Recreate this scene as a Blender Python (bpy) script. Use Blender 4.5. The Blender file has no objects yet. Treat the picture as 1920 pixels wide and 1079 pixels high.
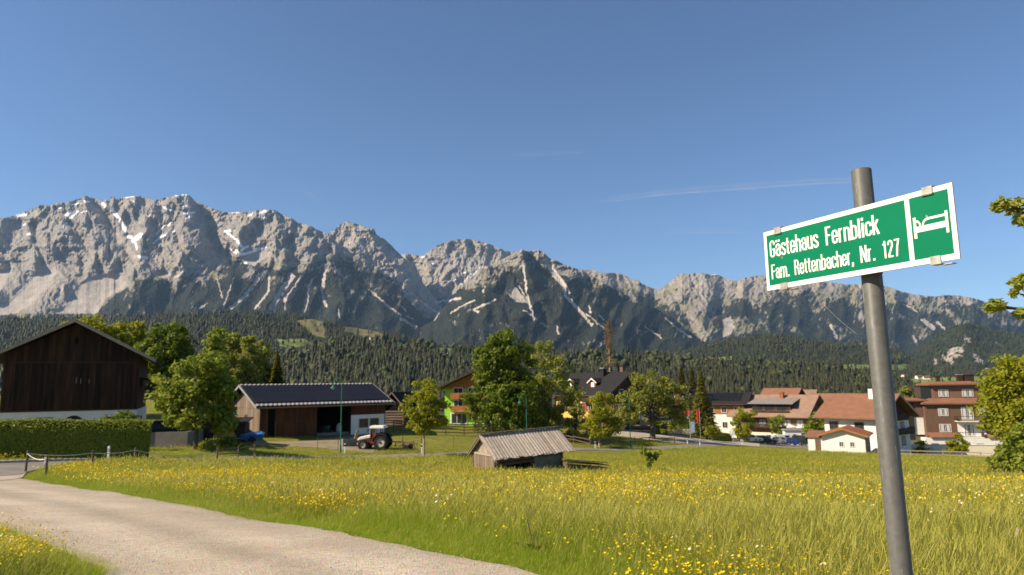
import bpy, bmesh, math, random
import numpy as np
from mathutils import Vector, Matrix

rng = np.random.default_rng(7)
random.seed(7)
scene = bpy.context.scene
col = scene.collection
R_ = math.radians

# ---------------------------------------------------------------- camera, sky, sun, exposure
FPX = 1280.0                      # focal length in pixels of a 1920 px wide frame (24 mm)
PITCH = math.atan(182.5 / FPX)
ROLL = R_(0.8)
F_ = np.array([0, math.cos(PITCH), math.sin(PITCH)])
R0 = np.array([1.0, 0, 0]); U0 = np.array([0, -math.sin(PITCH), math.cos(PITCH)])
RT = R0 * math.cos(ROLL) - U0 * math.sin(ROLL)
UP = U0 * math.cos(ROLL) + R0 * math.sin(ROLL)
cam_d = bpy.data.cameras.new('camera')
cam = bpy.data.objects.new('camera', cam_d)
col.objects.link(cam)
cam.matrix_world = Matrix(((RT[0], UP[0], -F_[0], 0), (RT[1], UP[1], -F_[1], 0), (RT[2], UP[2], -F_[2], 0), (0, 0, 0, 1)))
cam_d.sensor_width = 36; cam_d.lens = 24
cam_d.clip_start = 0.05; cam_d.clip_end = 120000
cam_d.dof.use_dof = True; cam_d.dof.focus_distance = 2.65; cam_d.dof.aperture_fstop = 6.3
scene.camera = cam

SUN_B, SUN_E = 254.0, 38.0        # bearing clockwise from +Y, elevation
world = bpy.data.worlds.new('World'); scene.world = world; world.use_nodes = True
wn = world.node_tree
sky = wn.nodes.new('ShaderNodeTexSky'); sky.sky_type = 'NISHITA'; sky.sun_disc = False
sky.sun_elevation = R_(SUN_E); sky.sun_rotation = R_(SUN_B)
sky.altitude = 1100; sky.air_density = 1.0; sky.dust_density = 0.0; sky.ozone_density = 5.5
bg = wn.nodes['Background']; bg.inputs['Strength'].default_value = 0.08
wn.links.new(sky.outputs[0], bg.inputs[0])
sd = bpy.data.lights.new('sun', 'SUN'); sd.energy = 5.0; sd.angle = R_(0.53); sd.color = (1.0, 0.86, 0.64)
sun = bpy.data.objects.new('sun', sd); col.objects.link(sun)
SUNV = Vector((math.sin(R_(SUN_B)) * math.cos(R_(SUN_E)), math.cos(R_(SUN_B)) * math.cos(R_(SUN_E)), math.sin(R_(SUN_E))))
sun.rotation_euler = SUNV.to_track_quat('Z', 'Y').to_euler(); sun.location = (0, 0, 50)
scene.view_settings.view_transform = 'Standard'; scene.view_settings.look = 'None'
scene.view_settings.exposure = 0.72; scene.view_settings.gamma = 1.0; scene.view_settings.use_curve_mapping = False
scene.render.engine = 'CYCLES'
scene.cycles.max_bounces = 6; scene.cycles.transparent_max_bounces = 12; scene.cycles.volume_bounces = 1
scene.cycles.use_denoising = True

# ---------------------------------------------------------------- helpers
def rays(px, py):
    px = np.asarray(px, float); py = np.asarray(py, float)
    d = F_ + ((px - 960) / FPX)[..., None] * RT - ((py - 539.5) / FPX)[..., None] * UP
    return d / d[..., 1:2]
def at(px, py, Y):
    d = rays(px, py)
    return d * np.asarray(Y, float)[..., None]
def P(px, py, Y): return Vector(at(px, py, Y))

def _hash(ix, iy, seed):
    h = (ix.astype(np.int64) * 374761393 + iy.astype(np.int64) * 668265263 + seed * 974711) & 0xFFFFFFFF
    h = ((h ^ (h >> 13)) * 1274126177) & 0xFFFFFFFF
    return h ^ (h >> 16)
def perlin(x, y, seed=0):
    x = np.asarray(x, float); y = np.asarray(y, float)
    x0 = np.floor(x); y0 = np.floor(y); fx = x - x0; fy = y - y0
    u = fx * fx * fx * (fx * (fx * 6 - 15) + 10); v = fy * fy * fy * (fy * (fy * 6 - 15) + 10)
    def gr(ix, iy, dx, dy):
        a = _hash(ix, iy, seed) * (2 * math.pi / 4294967296.0)
        return np.cos(a) * dx + np.sin(a) * dy
    n00 = gr(x0, y0, fx, fy); n10 = gr(x0 + 1, y0, fx - 1, fy)
    n01 = gr(x0, y0 + 1, fx, fy - 1); n11 = gr(x0 + 1, y0 + 1, fx - 1, fy - 1)
    return 1.4 * ((n00 * (1 - u) + n10 * u) * (1 - v) + (n01 * (1 - u) + n11 * u) * v)
def fbm(x, y, seed=0, oct=4, gain=0.5):
    s = 0; a = 1.0; t = 0
    for o in range(oct):
        s = s + a * perlin(x * 2 ** o, y * 2 ** o, seed + o * 17); t += a; a *= gain
    return s / t
def ridged(x, y, seed=0, oct=4, gain=0.5):
    s = 0; a = 1.0; t = 0
    for o in range(oct):
        s = s + a * (1 - 2 * np.abs(perlin(x * 2 ** o, y * 2 ** o, seed + o * 13))); t += a; a *= gain
    return s / t
def sstep(a, b, x):
    t = np.clip((x - a) / (b - a), 0, 1); return t * t * (3 - 2 * t)
def inpoly(px, py, poly):
    px = np.asarray(px, float); py = np.asarray(py, float)
    ins = np.zeros(px.shape, bool); n = len(poly)
    for i in range(n):
        x1, y1 = poly[i]; x2, y2 = poly[(i + 1) % n]
        if y1 == y2: continue
        c = ((y1 > py) != (y2 > py)) & (px < (x2 - x1) * (py - y1) / (y2 - y1) + x1)
        ins ^= c
    return ins
def dist_line(px, py, pts):
    d = np.full(np.shape(px), 1e9)
    for (x1, y1), (x2, y2) in zip(pts[:-1], pts[1:]):
        vx, vy = x2 - x1, y2 - y1; L = vx * vx + vy * vy + 1e-9
        t = np.clip(((px - x1) * vx + (py - y1) * vy) / L, 0, 1)
        d = np.minimum(d, np.hypot(px - x1 - t * vx, py - y1 - t * vy))
    return d

# materials
def _nodes(name):
    m = bpy.data.materials.new(name); m.use_nodes = True
    nt = m.node_tree; b = nt.nodes['Principled BSDF']
    return m, nt, b
def nd(nt, t, **kw):
    n = nt.nodes.new(t)
    for k, v in kw.items():
        if k.startswith('i_'): n.inputs[k[2:].replace('_', ' ')].default_value = v
        else: setattr(n, k, v)
    return n
def mat(name, c, rough=0.7, var=0.15, scale=6.0, bump=0.0, bscale=None, orand=0.0, c2=None, stretch=None, metal=0.0, spec=0.3, det=4.0):
    """plain surface: colour, a second colour by noise, variation from object to object, fine relief"""
    m, nt, b = _nodes(name); L = nt.links
    tc = nd(nt, 'ShaderNodeTexCoord'); mp = nd(nt, 'ShaderNodeMapping')
    L.new(tc.outputs['Object'], mp.inputs[0])
    if stretch: mp.inputs['Scale'].default_value = stretch
    nz = nd(nt, 'ShaderNodeTexNoise', i_Scale=scale, i_Detail=det, i_Roughness=0.6); L.new(mp.outputs[0], nz.inputs['Vector'])
    rmp = nd(nt, 'ShaderNodeMapRange'); L.new(nz.outputs[0], rmp.inputs[0])
    rmp.inputs[1].default_value = 0.3; rmp.inputs[2].default_value = 0.7
    mx = nd(nt, 'ShaderNodeMix', data_type='RGBA')
    c2 = c2 or tuple(max(0, x * (1 - 2 * var)) for x in c)
    ca = tuple(min(1, x * (1 + var)) for x in c) if c2 is None else c
    mx.inputs[6].default_value = (*ca, 1); mx.inputs[7].default_value = (*c2, 1)
    L.new(rmp.outputs[0], mx.inputs[0])
    out = mx.outputs[2]
    if orand:
        oi = nd(nt, 'ShaderNodeObjectInfo'); r2 = nd(nt, 'ShaderNodeMapRange')
        r2.inputs[3].default_value = 1 - orand; r2.inputs[4].default_value = 1 + orand
        L.new(oi.outputs['Random'], r2.inputs[0])
        hs = nd(nt, 'ShaderNodeHueSaturation'); L.new(out, hs.inputs['Color']); L.new(r2.outputs[0], hs.inputs['Value'])
        out = hs.outputs[0]
    L.new(out, b.inputs['Base Color'])
    b.inputs['Roughness'].default_value = rough; b.inputs['Metallic'].default_value = metal
    b.inputs['Specular IOR Level'].default_value = spec
    if bump:
        n2 = nd(nt, 'ShaderNodeTexNoise', i_Scale=bscale or scale * 4, i_Detail=3.0); L.new(mp.outputs[0], n2.inputs['Vector'])
        bp = nd(nt, 'ShaderNodeBump', i_Strength=bump, i_Distance=0.02); L.new(n2.outputs[0], bp.inputs['Height'])
        L.new(bp.outputs[0], b.inputs['Normal'])
    return m
def leafmat(name, c, c2, trans=0.35, rough=0.6):
    """leaves: two colours mixed by a per-leaf value, light passing through"""
    m, nt, b = _nodes(name); L = nt.links
    a = nd(nt, 'ShaderNodeAttribute', attribute_name='tint')
    mx = nd(nt, 'ShaderNodeMix', data_type='RGBA'); mx.inputs[6].default_value = (*c, 1); mx.inputs[7].default_value = (*c2, 1)
    L.new(a.outputs['Fac'], mx.inputs[0])
    L.new(mx.outputs[2], b.inputs['Base Color']); b.inputs['Roughness'].default_value = rough
    b.inputs['Specular IOR Level'].default_value = 0.25
    tr = nd(nt, 'ShaderNodeBsdfTranslucent'); L.new(mx.outputs[2], tr.inputs[0])
    ms = nd(nt, 'ShaderNodeMixShader'); ms.inputs[0].default_value = trans
    L.new(b.outputs[0], ms.inputs[1]); L.new(tr.outputs[0], ms.inputs[2])
    L.new(ms.outputs[0], nt.nodes['Material Output'].inputs[0])
    return m
def vcolmat(name, rough=0.9, nscale=0.05, namp=0.2, bump=0.5, bdist=8.0, spec=0.1, bscale=None):
    """terrain: base colour from the mesh's own colour layer, broken by noise"""
    m, nt, b = _nodes(name); L = nt.links
    a = nd(nt, 'ShaderNodeAttribute', attribute_name='albedo')
    tc = nd(nt, 'ShaderNodeTexCoord')
    nz = nd(nt, 'ShaderNodeTexNoise', i_Scale=nscale, i_Detail=6.0, i_Roughness=0.65); L.new(tc.outputs['Object'], nz.inputs['Vector'])
    r = nd(nt, 'ShaderNodeMapRange'); L.new(nz.outputs[0], r.inputs[0]); r.inputs[1].default_value = 0.3; r.inputs[2].default_value = 0.7
    r.inputs[3].default_value = 1 - namp; r.inputs[4].default_value = 1 + namp
    hs = nd(nt, 'ShaderNodeHueSaturation'); L.new(a.outputs['Color'], hs.inputs['Color']); L.new(r.outputs[0], hs.inputs['Value'])
    L.new(hs.outputs[0], b.inputs['Base Color']); b.inputs['Roughness'].default_value = rough; b.inputs['Specular IOR Level'].default_value = spec
    if bump:
        n2 = nz
        if bscale:
            n2 = nd(nt, 'ShaderNodeTexNoise', i_Scale=bscale, i_Detail=5.0, i_Roughness=0.7); L.new(tc.outputs['Object'], n2.inputs['Vector'])
        bp = nd(nt, 'ShaderNodeBump', i_Strength=bump, i_Distance=bdist); L.new(n2.outputs[0], bp.inputs['Height']); L.new(bp.outputs[0], b.inputs['Normal'])
    return m
def tintmat(name, base_tip=True, trans=0.3, c2=(0.2, 0.18, 0.06), amt=0.8):
    """blades, flowers and forest trees: colour layer of the mesh, shifted by each instance's own tint"""
    m, nt, b = _nodes(name); L = nt.links
    a = nd(nt, 'ShaderNodeAttribute', attribute_name='albedo')
    t = nd(nt, 'ShaderNodeAttribute', attribute_name='tint', attribute_type='INSTANCER')
    mu = nd(nt, 'ShaderNodeMath', operation='MULTIPLY'); L.new(t.outputs['Fac'], mu.inputs[0]); mu.inputs[1].default_value = amt
    mx = nd(nt, 'ShaderNodeMix', data_type='RGBA'); L.new(mu.outputs[0], mx.inputs[0]); L.new(a.outputs['Color'], mx.inputs[6]); mx.inputs[7].default_value = (*c2, 1)
    L.new(mx.outputs[2], b.inputs['Base Color']); b.inputs['Roughness'].default_value = 0.6; b.inputs['Specular IOR Level'].default_value = 0.2
    if trans:
        tr = nd(nt, 'ShaderNodeBsdfTranslucent'); L.new(mx.outputs[2], tr.inputs[0])
        ms = nd(nt, 'ShaderNodeMixShader'); ms.inputs[0].default_value = trans
        L.new(b.outputs[0], ms.inputs[1]); L.new(tr.outputs[0], ms.inputs[2]); L.new(ms.outputs[0], nt.nodes['Material Output'].inputs[0])
    return m

# mesh building
class MB:
    def __init__(self): self.v = []; self.f = []
    def add(self, vs, fs, M=None):
        o = len(self.v)
        self.v += [tuple(M @ Vector(p)) if M else tuple(p) for p in vs]
        self.f += [tuple(i + o for i in f) for f in fs]
        return self
    def box(self, c, s, M=None, rz=0):
        x, y, z = s[0] / 2, s[1] / 2, s[2] / 2
        vs = [(-x, -y, -z), (x, -y, -z), (x, y, -z), (-x, y, -z), (-x, -y, z), (x, -y, z), (x, y, z), (-x, y, z)]
        if rz: vs = [(p[0] * math.cos(rz) - p[1] * math.sin(rz), p[0] * math.sin(rz) + p[1] * math.cos(rz), p[2]) for p in vs]
        vs = [(p[0] + c[0], p[1] + c[1], p[2] + c[2]) for p in vs]
        return self.add(vs, [(0, 3, 2, 1), (4, 5, 6, 7), (0, 1, 5, 4), (1, 2, 6, 5), (2, 3, 7, 6), (3, 0, 4, 7)], M)
    def bx(self, x0, x1, y0, y1, z0, z1, M=None):
        return self.box(((x0 + x1) / 2, (y0 + y1) / 2, (z0 + z1) / 2), (x1 - x0, y1 - y0, z1 - z0), M)
    def prism(self, poly, y0, y1, M=None, axis='y'):
        n = len(poly)
        if axis == 'y': vs = [(p[0], y0, p[1]) for p in poly] + [(p[0], y1, p[1]) for p in poly]
        elif axis == 'x': vs = [(y0, p[0], p[1]) for p in poly] + [(y1, p[0], p[1]) for p in poly]
        else: vs = [(p[0], p[1], y0) for p in poly] + [(p[0], p[1], y1) for p in poly]
        fs = [tuple(range(n)), tuple(range(2 * n - 1, n - 1, -1))] + [(i, i + n, (i + 1) % n + n, (i + 1) % n) for i in range(n)]
        return self.add(vs, fs, M)
    def tube(self, pts, rs, n=8, caps=True, M=None):
        pts = [Vector(p) for p in pts]; vs = []; fs = []
        if not hasattr(rs, '__len__'): rs = [rs] * len(pts)
        for i, p in enumerate(pts):
            d = (pts[min(i + 1, len(pts) - 1)] - pts[max(i - 1, 0)]).normalized()
            a = d.orthogonal().normalized() if i == 0 else (a - d * a.dot(d)).normalized()
            b_ = d.cross(a)
            for k in range(n):
                t = 2 * math.pi * k / n
                vs.append(tuple(p + (a * math.cos(t) + b_ * math.sin(t)) * rs[i]))
        for i in range(len(pts) - 1):
            for k in range(n):
                fs.append((i * n + k, i * n + (k + 1) % n, (i + 1) * n + (k + 1) % n, (i + 1) * n + k))
        if caps:
            fs.append(tuple(range(n - 1, -1, -1))); fs.append(tuple(range((len(pts) - 1) * n, len(pts) * n)))
        return self.add(vs, fs, M)
    def mesh(self, name):
        me = bpy.data.meshes.new(name); me.from_pydata(self.v, [], self.f); me.update()
        bm = bmesh.new(); bm.from_mesh(me); bmesh.ops.recalc_face_normals(bm, faces=bm.faces); bm.to_mesh(me); bm.free()
        return me
def obj(name, mb, m=None, parent=None, kind=None, smooth=False, loc=None, rot=None, label=None):
    me = mb.mesh(name) if isinstance(mb, MB) else mb
    if m is not None and not me.materials: me.materials.append(m)
    o = bpy.data.objects.new(name, me); col.objects.link(o)
    if parent is not None: o.parent = parent
    if loc is not None: o.location = loc
    if rot is not None: o.rotation_euler = rot
    if kind: o['kind'] = kind
    if label: o['label'] = label
    if smooth: me.polygons.foreach_set('use_smooth', np.ones(len(me.polygons), bool))
    return o
def tag(o, label, cat, group=None):
    o['label'] = label; o['category'] = cat
    if group: o['group'] = group
    return o
def thing(name, label, cat, loc=(0, 0, 0), rz=0, group=None):
    o = bpy.data.objects.new(name, None); col.objects.link(o); o.empty_display_size = 0.3
    o.location = loc; o.rotation_euler = (0, 0, rz)
    return tag(o, label, cat, group)
def npmesh(name, v, f, m=None, albedo=None, tint=None, smooth=False):
    v = np.asarray(v, np.float32); f = np.asarray(f, np.int32)
    me = bpy.data.meshes.new(name); k = f.shape[1]
    me.vertices.add(len(v)); me.vertices.foreach_set('co', v.ravel())
    me.loops.add(f.size); me.loops.foreach_set('vertex_index', f.ravel())
    me.polygons.add(len(f)); me.polygons.foreach_set('loop_start', np.arange(len(f), dtype=np.int32) * k)
    me.update(calc_edges=True)
    if smooth: me.polygons.foreach_set('use_smooth', np.ones(len(f), bool))
    if albedo is not None:
        a = me.attributes.new('albedo', 'FLOAT_COLOR', 'POINT')
        a.data.foreach_set('color', np.c_[albedo, np.ones(len(v))].astype(np.float32).ravel())
    if tint is not None:
        a = me.attributes.new('tint', 'FLOAT', 'POINT'); a.data.foreach_set('value', np.asarray(tint, np.float32))
    if m is not None: me.materials.append(m)
    return me
def gridfaces(nu, nv):
    i = np.arange(nv - 1)[:, None] * nu + np.arange(nu - 1)[None, :]
    i = i.ravel(); return np.stack([i, i + 1, i + nu + 1, i + nu], 1)
def scatter(name, pts, scl, rotz, tint, templates, pick=None, kind='stuff', label=None):
    """one object that instances small template meshes on points (geometry nodes)"""
    n = len(pts); me = bpy.data.meshes.new(name)
    me.vertices.add(n); me.vertices.foreach_set('co', np.asarray(pts, np.float32).ravel())
    def at_(nm, ty, fld, d):
        a = me.attributes.new(nm, ty, 'POINT'); a.data.foreach_set(fld, np.asarray(d, np.float32 if ty != 'INT' else np.int32).ravel())
    if np.ndim(scl) == 1: scl = np.stack([scl] * 3, 1)
    at_('scl', 'FLOAT_VECTOR', 'vector', scl)
    if np.ndim(rotz) == 1: rotz = np.stack([np.zeros(n), np.zeros(n), rotz], 1)
    at_('rot', 'FLOAT_VECTOR', 'vector', rotz); at_('tint', 'FLOAT', 'value', tint)
    at_('pick', 'INT', 'value', np.zeros(n) if pick is None else pick)
    o = bpy.data.objects.new(name, me); col.objects.link(o); o['kind'] = kind
    if label: o['label'] = label
    ng = bpy.data.node_groups.new(name, 'GeometryNodeTree')
    ng.interface.new_socket('Geometry', in_out='INPUT', socket_type='NodeSocketGeometry')
    ng.interface.new_socket('Geometry', in_out='OUTPUT', socket_type='NodeSocketGeometry')
    N = ng.nodes; L = ng.links
    gi = N.new('NodeGroupInput'); go = N.new('NodeGroupOutput')
    jn = N.new('GeometryNodeJoinGeometry')
    for t in reversed(templates):
        oi = N.new('GeometryNodeObjectInfo'); oi.inputs['Object'].default_value = t; oi.inputs['As Instance'].default_value = True
        L.new(oi.outputs['Geometry'], jn.inputs[0])
    ip = N.new('GeometryNodeInstanceOnPoints'); L.new(gi.outputs[0], ip.inputs['Points']); L.new(jn.outputs[0], ip.inputs['Instance'])
    ip.inputs['Pick Instance'].default_value = True
    def na(nm, ty):
        q = N.new('GeometryNodeInputNamedAttribute'); q.data_type = ty; q.inputs['Name'].default_value = nm; return q.outputs[0]
    L.new(na('pick', 'INT'), ip.inputs['Instance Index'])
    er = N.new('FunctionNodeEulerToRotation'); L.new(na('rot', 'FLOAT_VECTOR'), er.inputs[0]); L.new(er.outputs[0], ip.inputs['Rotation'])
    L.new(na('scl', 'FLOAT_VECTOR'), ip.inputs['Scale'])
    L.new(ip.outputs[0], go.inputs[0])
    md = o.modifiers.new('scatter', 'NODES'); md.node_group = ng
    return o
def template(name, me): return bpy.data.objects.new(name, me)

# ---------------------------------------------------------------- air
hz = MB(); hz.bx(-13000, 16000, -600, 16500, -700, 2500)
m_hz = bpy.data.materials.new('valley_haze'); m_hz.use_nodes = True
m_hz.node_tree.nodes.remove(m_hz.node_tree.nodes['Principled BSDF'])
pv = m_hz.node_tree.nodes.new('ShaderNodeVolumePrincipled'); pv.inputs['Color'].default_value = (.42, .66, 1.0, 1); pv.inputs['Density'].default_value = 2.0e-5
pv.inputs['Anisotropy'].default_value = 0.2
m_hz.node_tree.links.new(pv.outputs[0], m_hz.node_tree.nodes['Material Output'].inputs['Volume'])
obj('haze', hz, m_hz, kind='stuff')

# ---------------------------------------------------------------- terrain height (z = 0 is the eye)
CTRL = []
def c_(px, py, Y): CTRL.append(tuple(at(px, py, Y)))
for a in [(960,1079,6.1),(1500,1079,6.2),(1900,1079,6.3),(500,1079,6.3),(200,1079,6.5),
          (0,985,11),(250,930,20),(30,897,33),(560,990,11.5),(140,864,45),(411,867,51),(640,853,67),
          (300,845,58),(370,838,58),(486,822,74),(600,819,78),(719,811,84),(790,853,69),(860,830,80),
          (860,800,110),(300,772,100),(930,893,47),(1060,892,48),(1218,893,53),(1000,815,100),(1120,838,95),
          (1180,821,115),(1300,836,110),(1300,820,135),(1450,831,155),(1230,803,140),(1600,849,125),
          (1750,858,110),(1800,856,138),(1880,892,52),(960,945,16.5),(1600,930,22),(1500,870,70),(1700,880,60),(840,797,125)]:
    c_(*a)
CTRL += [(0,0,-1.5),(0,3,-1.6),(0,-30,1.0),(-50,-5,-0.4),(60,-5,-1.6),(-85,60,-4.4),(-100,110,-2.2),(110,60,-10.5),
         (140,130,-14.5),(0,210,-15.5),(-80,200,-4.5),(120,220,-19),(60,190,-15.5)]
CTRL = np.array(CTRL)
def _tps_fit(xy, z):
    n = len(xy); d = np.hypot(xy[:, None, 0] - xy[None, :, 0], xy[:, None, 1] - xy[None, :, 1]) / 50
    K = np.where(d > 0, d * d * np.log(d + 1e-12), 0) + np.eye(n) * 0.004
    Pm = np.c_[np.ones(n), xy / 50]
    A = np.block([[K, Pm], [Pm.T, np.zeros((3, 3))]])
    return np.linalg.solve(A, np.r_[z, 0, 0, 0])
TW = _tps_fit(CTRL[:, :2], CTRL[:, 2])
def g(x, y):
    x = np.asarray(x, float); y = np.asarray(y, float); sh = np.broadcast(x, y).shape
    x, y = np.broadcast_to(x, sh).ravel(), np.broadcast_to(y, sh).ravel()
    xc = np.clip(x, -130, 170); yc = np.clip(y, -40, 240)
    out = np.empty(len(x))
    for s in range(0, len(x), 50000):
        X = xc[s:s + 50000]; Y = yc[s:s + 50000]
        d = np.hypot(X[:, None] - CTRL[None, :, 0], Y[:, None] - CTRL[None, :, 1]) / 50
        out[s:s + 50000] = np.where(d > 0, d * d * np.log(d + 1e-12), 0) @ TW[:-3] + TW[-3] + TW[-2] * X / 50 + TW[-1] * Y / 50
    f = sstep(190, 420, y); out = out * (1 - f) + (-34) * f
    out += 0.05 * perlin(x / 4, y / 4, 5) * sstep(3, 10, np.hypot(x, y)) + 0.10 * perlin(x / 11, y / 11, 6) * sstep(10, 30, y)
    return out.reshape(sh) if sh else float(out[0])
def gz(x, y): return float(g(np.array([x]), np.array([y]))[0])
def ground_at(px, py, y0=2.0, y1=260.0):
    """where the line of sight meets the terrain (first crossing)"""
    d = rays(px, py); Y = np.geomspace(y0, y1, 500)
    h = d[..., 2][..., None] * Y - g(d[..., 0][..., None] * Y, np.broadcast_to(Y, d.shape[:-1] + (500,)))
    k = np.argmax(h < 0, -1); k = np.where((h < 0).any(-1), np.maximum(k, 1), 499)
    t0 = np.take_along_axis(h, (k - 1)[..., None], -1)[..., 0]; t1 = np.take_along_axis(h, k[..., None], -1)[..., 0]
    w = np.clip(t0 / (t0 - t1 + 1e-9), 0, 1); Yh = Y[k - 1] * (1 - w) + Y[k] * w
    return d[..., :2] * Yh[..., None]
def foot(px, Y, py=770):
    d = rays(px, py); x = float(d[0] * Y); return Vector((x, Y, gz(x, Y)))

# ground sheet
def _spaced(lo, hi, n, k):
    t = np.linspace(-1, 1, n); s = np.sinh(k * t) / math.sinh(k)
    return np.where(s < 0, -s * lo, s * hi)
gx = _spaced(-1500, 1500, 340, 6.2)
gy = np.r_[np.linspace(-60, 0, 16)[:-1], np.linspace(0, 140, 200), np.geomspace(143, 3000, 60)]
GX, GY = np.meshgrid(gx, gy); GZ = g(GX, GY)
pn = fbm(GX / 9, GY / 9, 31, 4); pn2 = fbm(GX / 30, GY / 30, 33, 3)
ga = np.array([0.190, 0.168, 0.036]) * (1 + 0.35 * pn)[..., None]
ga = ga * (1 - 0.4 * np.clip(pn2 + .3, 0, 1)[..., None]) + np.array([0.22, 0.18, 0.05]) * (0.4 * np.clip(pn2 + .3, 0, 1))[..., None]
m_ground = vcolmat('meadow_soil', nscale=1.2, namp=0.35, bump=0.4, bdist=0.05)
o = obj('ground', npmesh('ground', np.stack([GX, GY, GZ], -1).reshape(-1, 3), gridfaces(len(gx), len(gy)), m_ground, ga.reshape(-1, 3), smooth=True), kind='structure')

# roads: strips laid on the terrain between two edge lines
def resample(p, n):
    p = np.asarray(p, float); s = np.r_[0, np.cumsum(np.hypot(*np.diff(p, axis=0).T))]
    t = np.linspace(0, s[-1], n); return np.stack([np.interp(t, s, p[:, 0]), np.interp(t, s, p[:, 1])], 1)
def smooth_line(p, n, k=3):
    p = resample(p, n)
    for _ in range(k): p[1:-1] = (p[:-2] + 2 * p[1:-1] + p[2:]) / 4
    return p
ROADS = []
def strip(name, a, b, m, lift, nu=160, nv=14, smooth_k=6, wob=0.0, thick=0.12):
    A = smooth_line(a, nu, smooth_k); B = smooth_line(b, nu, smooth_k)
    ROADS.append(np.r_[A, B[::-1]])
    t = np.linspace(0, 1, nv)[:, None, None]
    G = A[None] * (1 - t) + B[None] * t
    if wob:
        for e, Q in ((0, A), (-1, B)):
            s = np.arange(nu) * .35; d = (B - A) / (np.linalg.norm(B - A, axis=1)[:, None] + 1e-9)
            G[e] = Q + d * (wob * fbm(s, s * 0 + e * 7, 91, 3))[:, None]
    x, y = G[..., 0], G[..., 1]; z = g(x, y) + lift
    v = np.stack([x, y, z], -1).reshape(-1, 3)
    lo0 = np.c_[G[0], z[0] - thick]; lo1 = np.c_[G[-1], z[-1] - thick]
    f = gridfaces(nu, nv); n0 = len(v); v = np.r_[v, lo0, lo1, v[:nu], v[-nu:]]
    i = np.arange(nu - 1); a0 = n0 + 2*nu; b0 = n0 + 3*nu
    f = np.r_[f, np.stack([a0 + i, n0 + i, n0 + i + 1, a0 + i + 1], 1), np.stack([b0 + i + 1, n0 + nu + i + 1, n0 + nu + i, b0 + i], 1)]
    tt = np.repeat(np.linspace(0, 1, nv), nu); wear = np.exp(-((tt - .30)/.10)**2) + np.exp(-((tt - .68)/.10)**2) - .8*np.exp(-((tt - .49)/.08)**2) - .5*sstep(.12, 0, tt) - .5*sstep(.88, 1, tt)
    return obj(name, npmesh(name, v, f, m, tint=np.r_[wear, np.zeros(4*nu)], smooth=True), kind='structure')
def gp(lst): return [tuple(ground_at(np.array([float(p[0])]), np.array([float(p[1])]))[0]) for p in lst]

def gravelmat():
    m, nt, b = _nodes('pale_gravel'); L = nt.links
    tc = nd(nt, 'ShaderNodeTexCoord')
    def nz(s, d=4.0, r=.6):
        n = nd(nt, 'ShaderNodeTexNoise', i_Scale=s, i_Detail=d, i_Roughness=r); L.new(tc.outputs['Object'], n.inputs['Vector']); return n.outputs[0]
    v = nd(nt, 'ShaderNodeTexVoronoi', i_Scale=55.0); L.new(tc.outputs['Object'], v.inputs['Vector'])
    def mix(f, a, c, lo=.35, hi=.65):
        r = nd(nt, 'ShaderNodeMapRange'); L.new(f, r.inputs[0]); r.inputs[1].default_value = lo; r.inputs[2].default_value = hi
        x = nd(nt, 'ShaderNodeMix', data_type='RGBA'); L.new(r.outputs[0], x.inputs[0])
        for k, q in ((6, a), (7, c)):
            if isinstance(q, tuple): x.inputs[k].default_value = (*q, 1)
            else: L.new(q, x.inputs[k])
        return x.outputs[2]
    base = mix(nz(.55, 5), (.50, .405, .305), (.62, .52, .405))
    fine = mix(nz(14, 5, .7), (.40, .325, .245), base, .3, .55)
    st = nd(nt, 'ShaderNodeMix', data_type='RGBA', blend_type='MULTIPLY'); st.inputs[0].default_value = .35
    L.new(fine, st.inputs[6]); L.new(v.outputs['Color'], st.inputs[7])
    wa = nd(nt, 'ShaderNodeAttribute', attribute_name='tint'); n6 = nz(1.6, 4)
    w1 = nd(nt, 'ShaderNodeMath', operation='MULTIPLY'); L.new(wa.outputs['Fac'], w1.inputs[0]); L.new(n6, w1.inputs[1])
    w2 = nd(nt, 'ShaderNodeMapRange'); L.new(w1.outputs[0], w2.inputs[0]); w2.inputs[1].default_value = -.5; w2.inputs[2].default_value = .6; w2.inputs[3].default_value = .80; w2.inputs[4].default_value = 1.14
    hs = nd(nt, 'ShaderNodeHueSaturation'); L.new(st.outputs[2], hs.inputs['Color']); L.new(w2.outputs[0], hs.inputs['Value'])
    L.new(hs.outputs[0], b.inputs['Base Color']); b.inputs['Roughness'].default_value = .95; b.inputs['Specular IOR Level'].default_value = .15
    bp = nd(nt, 'ShaderNodeBump', i_Strength=.7, i_Distance=.012); L.new(v.outputs['Distance'], bp.inputs['Height']); L.new(bp.outputs[0], b.inputs['Normal'])
    return m
m_gravel = gravelmat()
m_asphalt = mat('worn_asphalt', (.265, .225, .19), .9, c2=(.17, .155, .145), scale=.8, bump=.4, bscale=60, spec=.2)
m_track = mat('pale_track', (.46, .40, .33), .95, c2=(.33, .28, .22), scale=.5, bump=.3, bscale=20, spec=.1)
m_dirt = mat('dry_dirt', (.33, .26, .18), .95, c2=(.20, .17, .09), scale=.6, bump=.4, bscale=10, spec=.1)
laneR = [(2.6, -6), (1.2, 1.0), (0.75, 4.2)] + gp([(1010,1079),(880,1056),(780,1036),(700,1018),(560,990),(400,961),(250,933),(130,913),(70,904),(38,899)])
laneL = [(-4.5, -6), (-4.3, 1.5), (-4.1, 4.8)] + gp([(225,1085),(190,1066),(140,1046),(60,1012),(0,990),(-120,948),(-260,922),(-420,908),(-560,902)])
lane = strip('gravel_lane', laneL, laneR, m_gravel, 0.035, 220, 24, 5, wob=.16)
asN = gp([(-700,925),(-420,909),(-200,901),(0,895),(35,893),(60,884),(100,877),(200,869.5),(411,866),(520,864),(640,861),(780,857.5),(900,854)]) 
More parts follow.
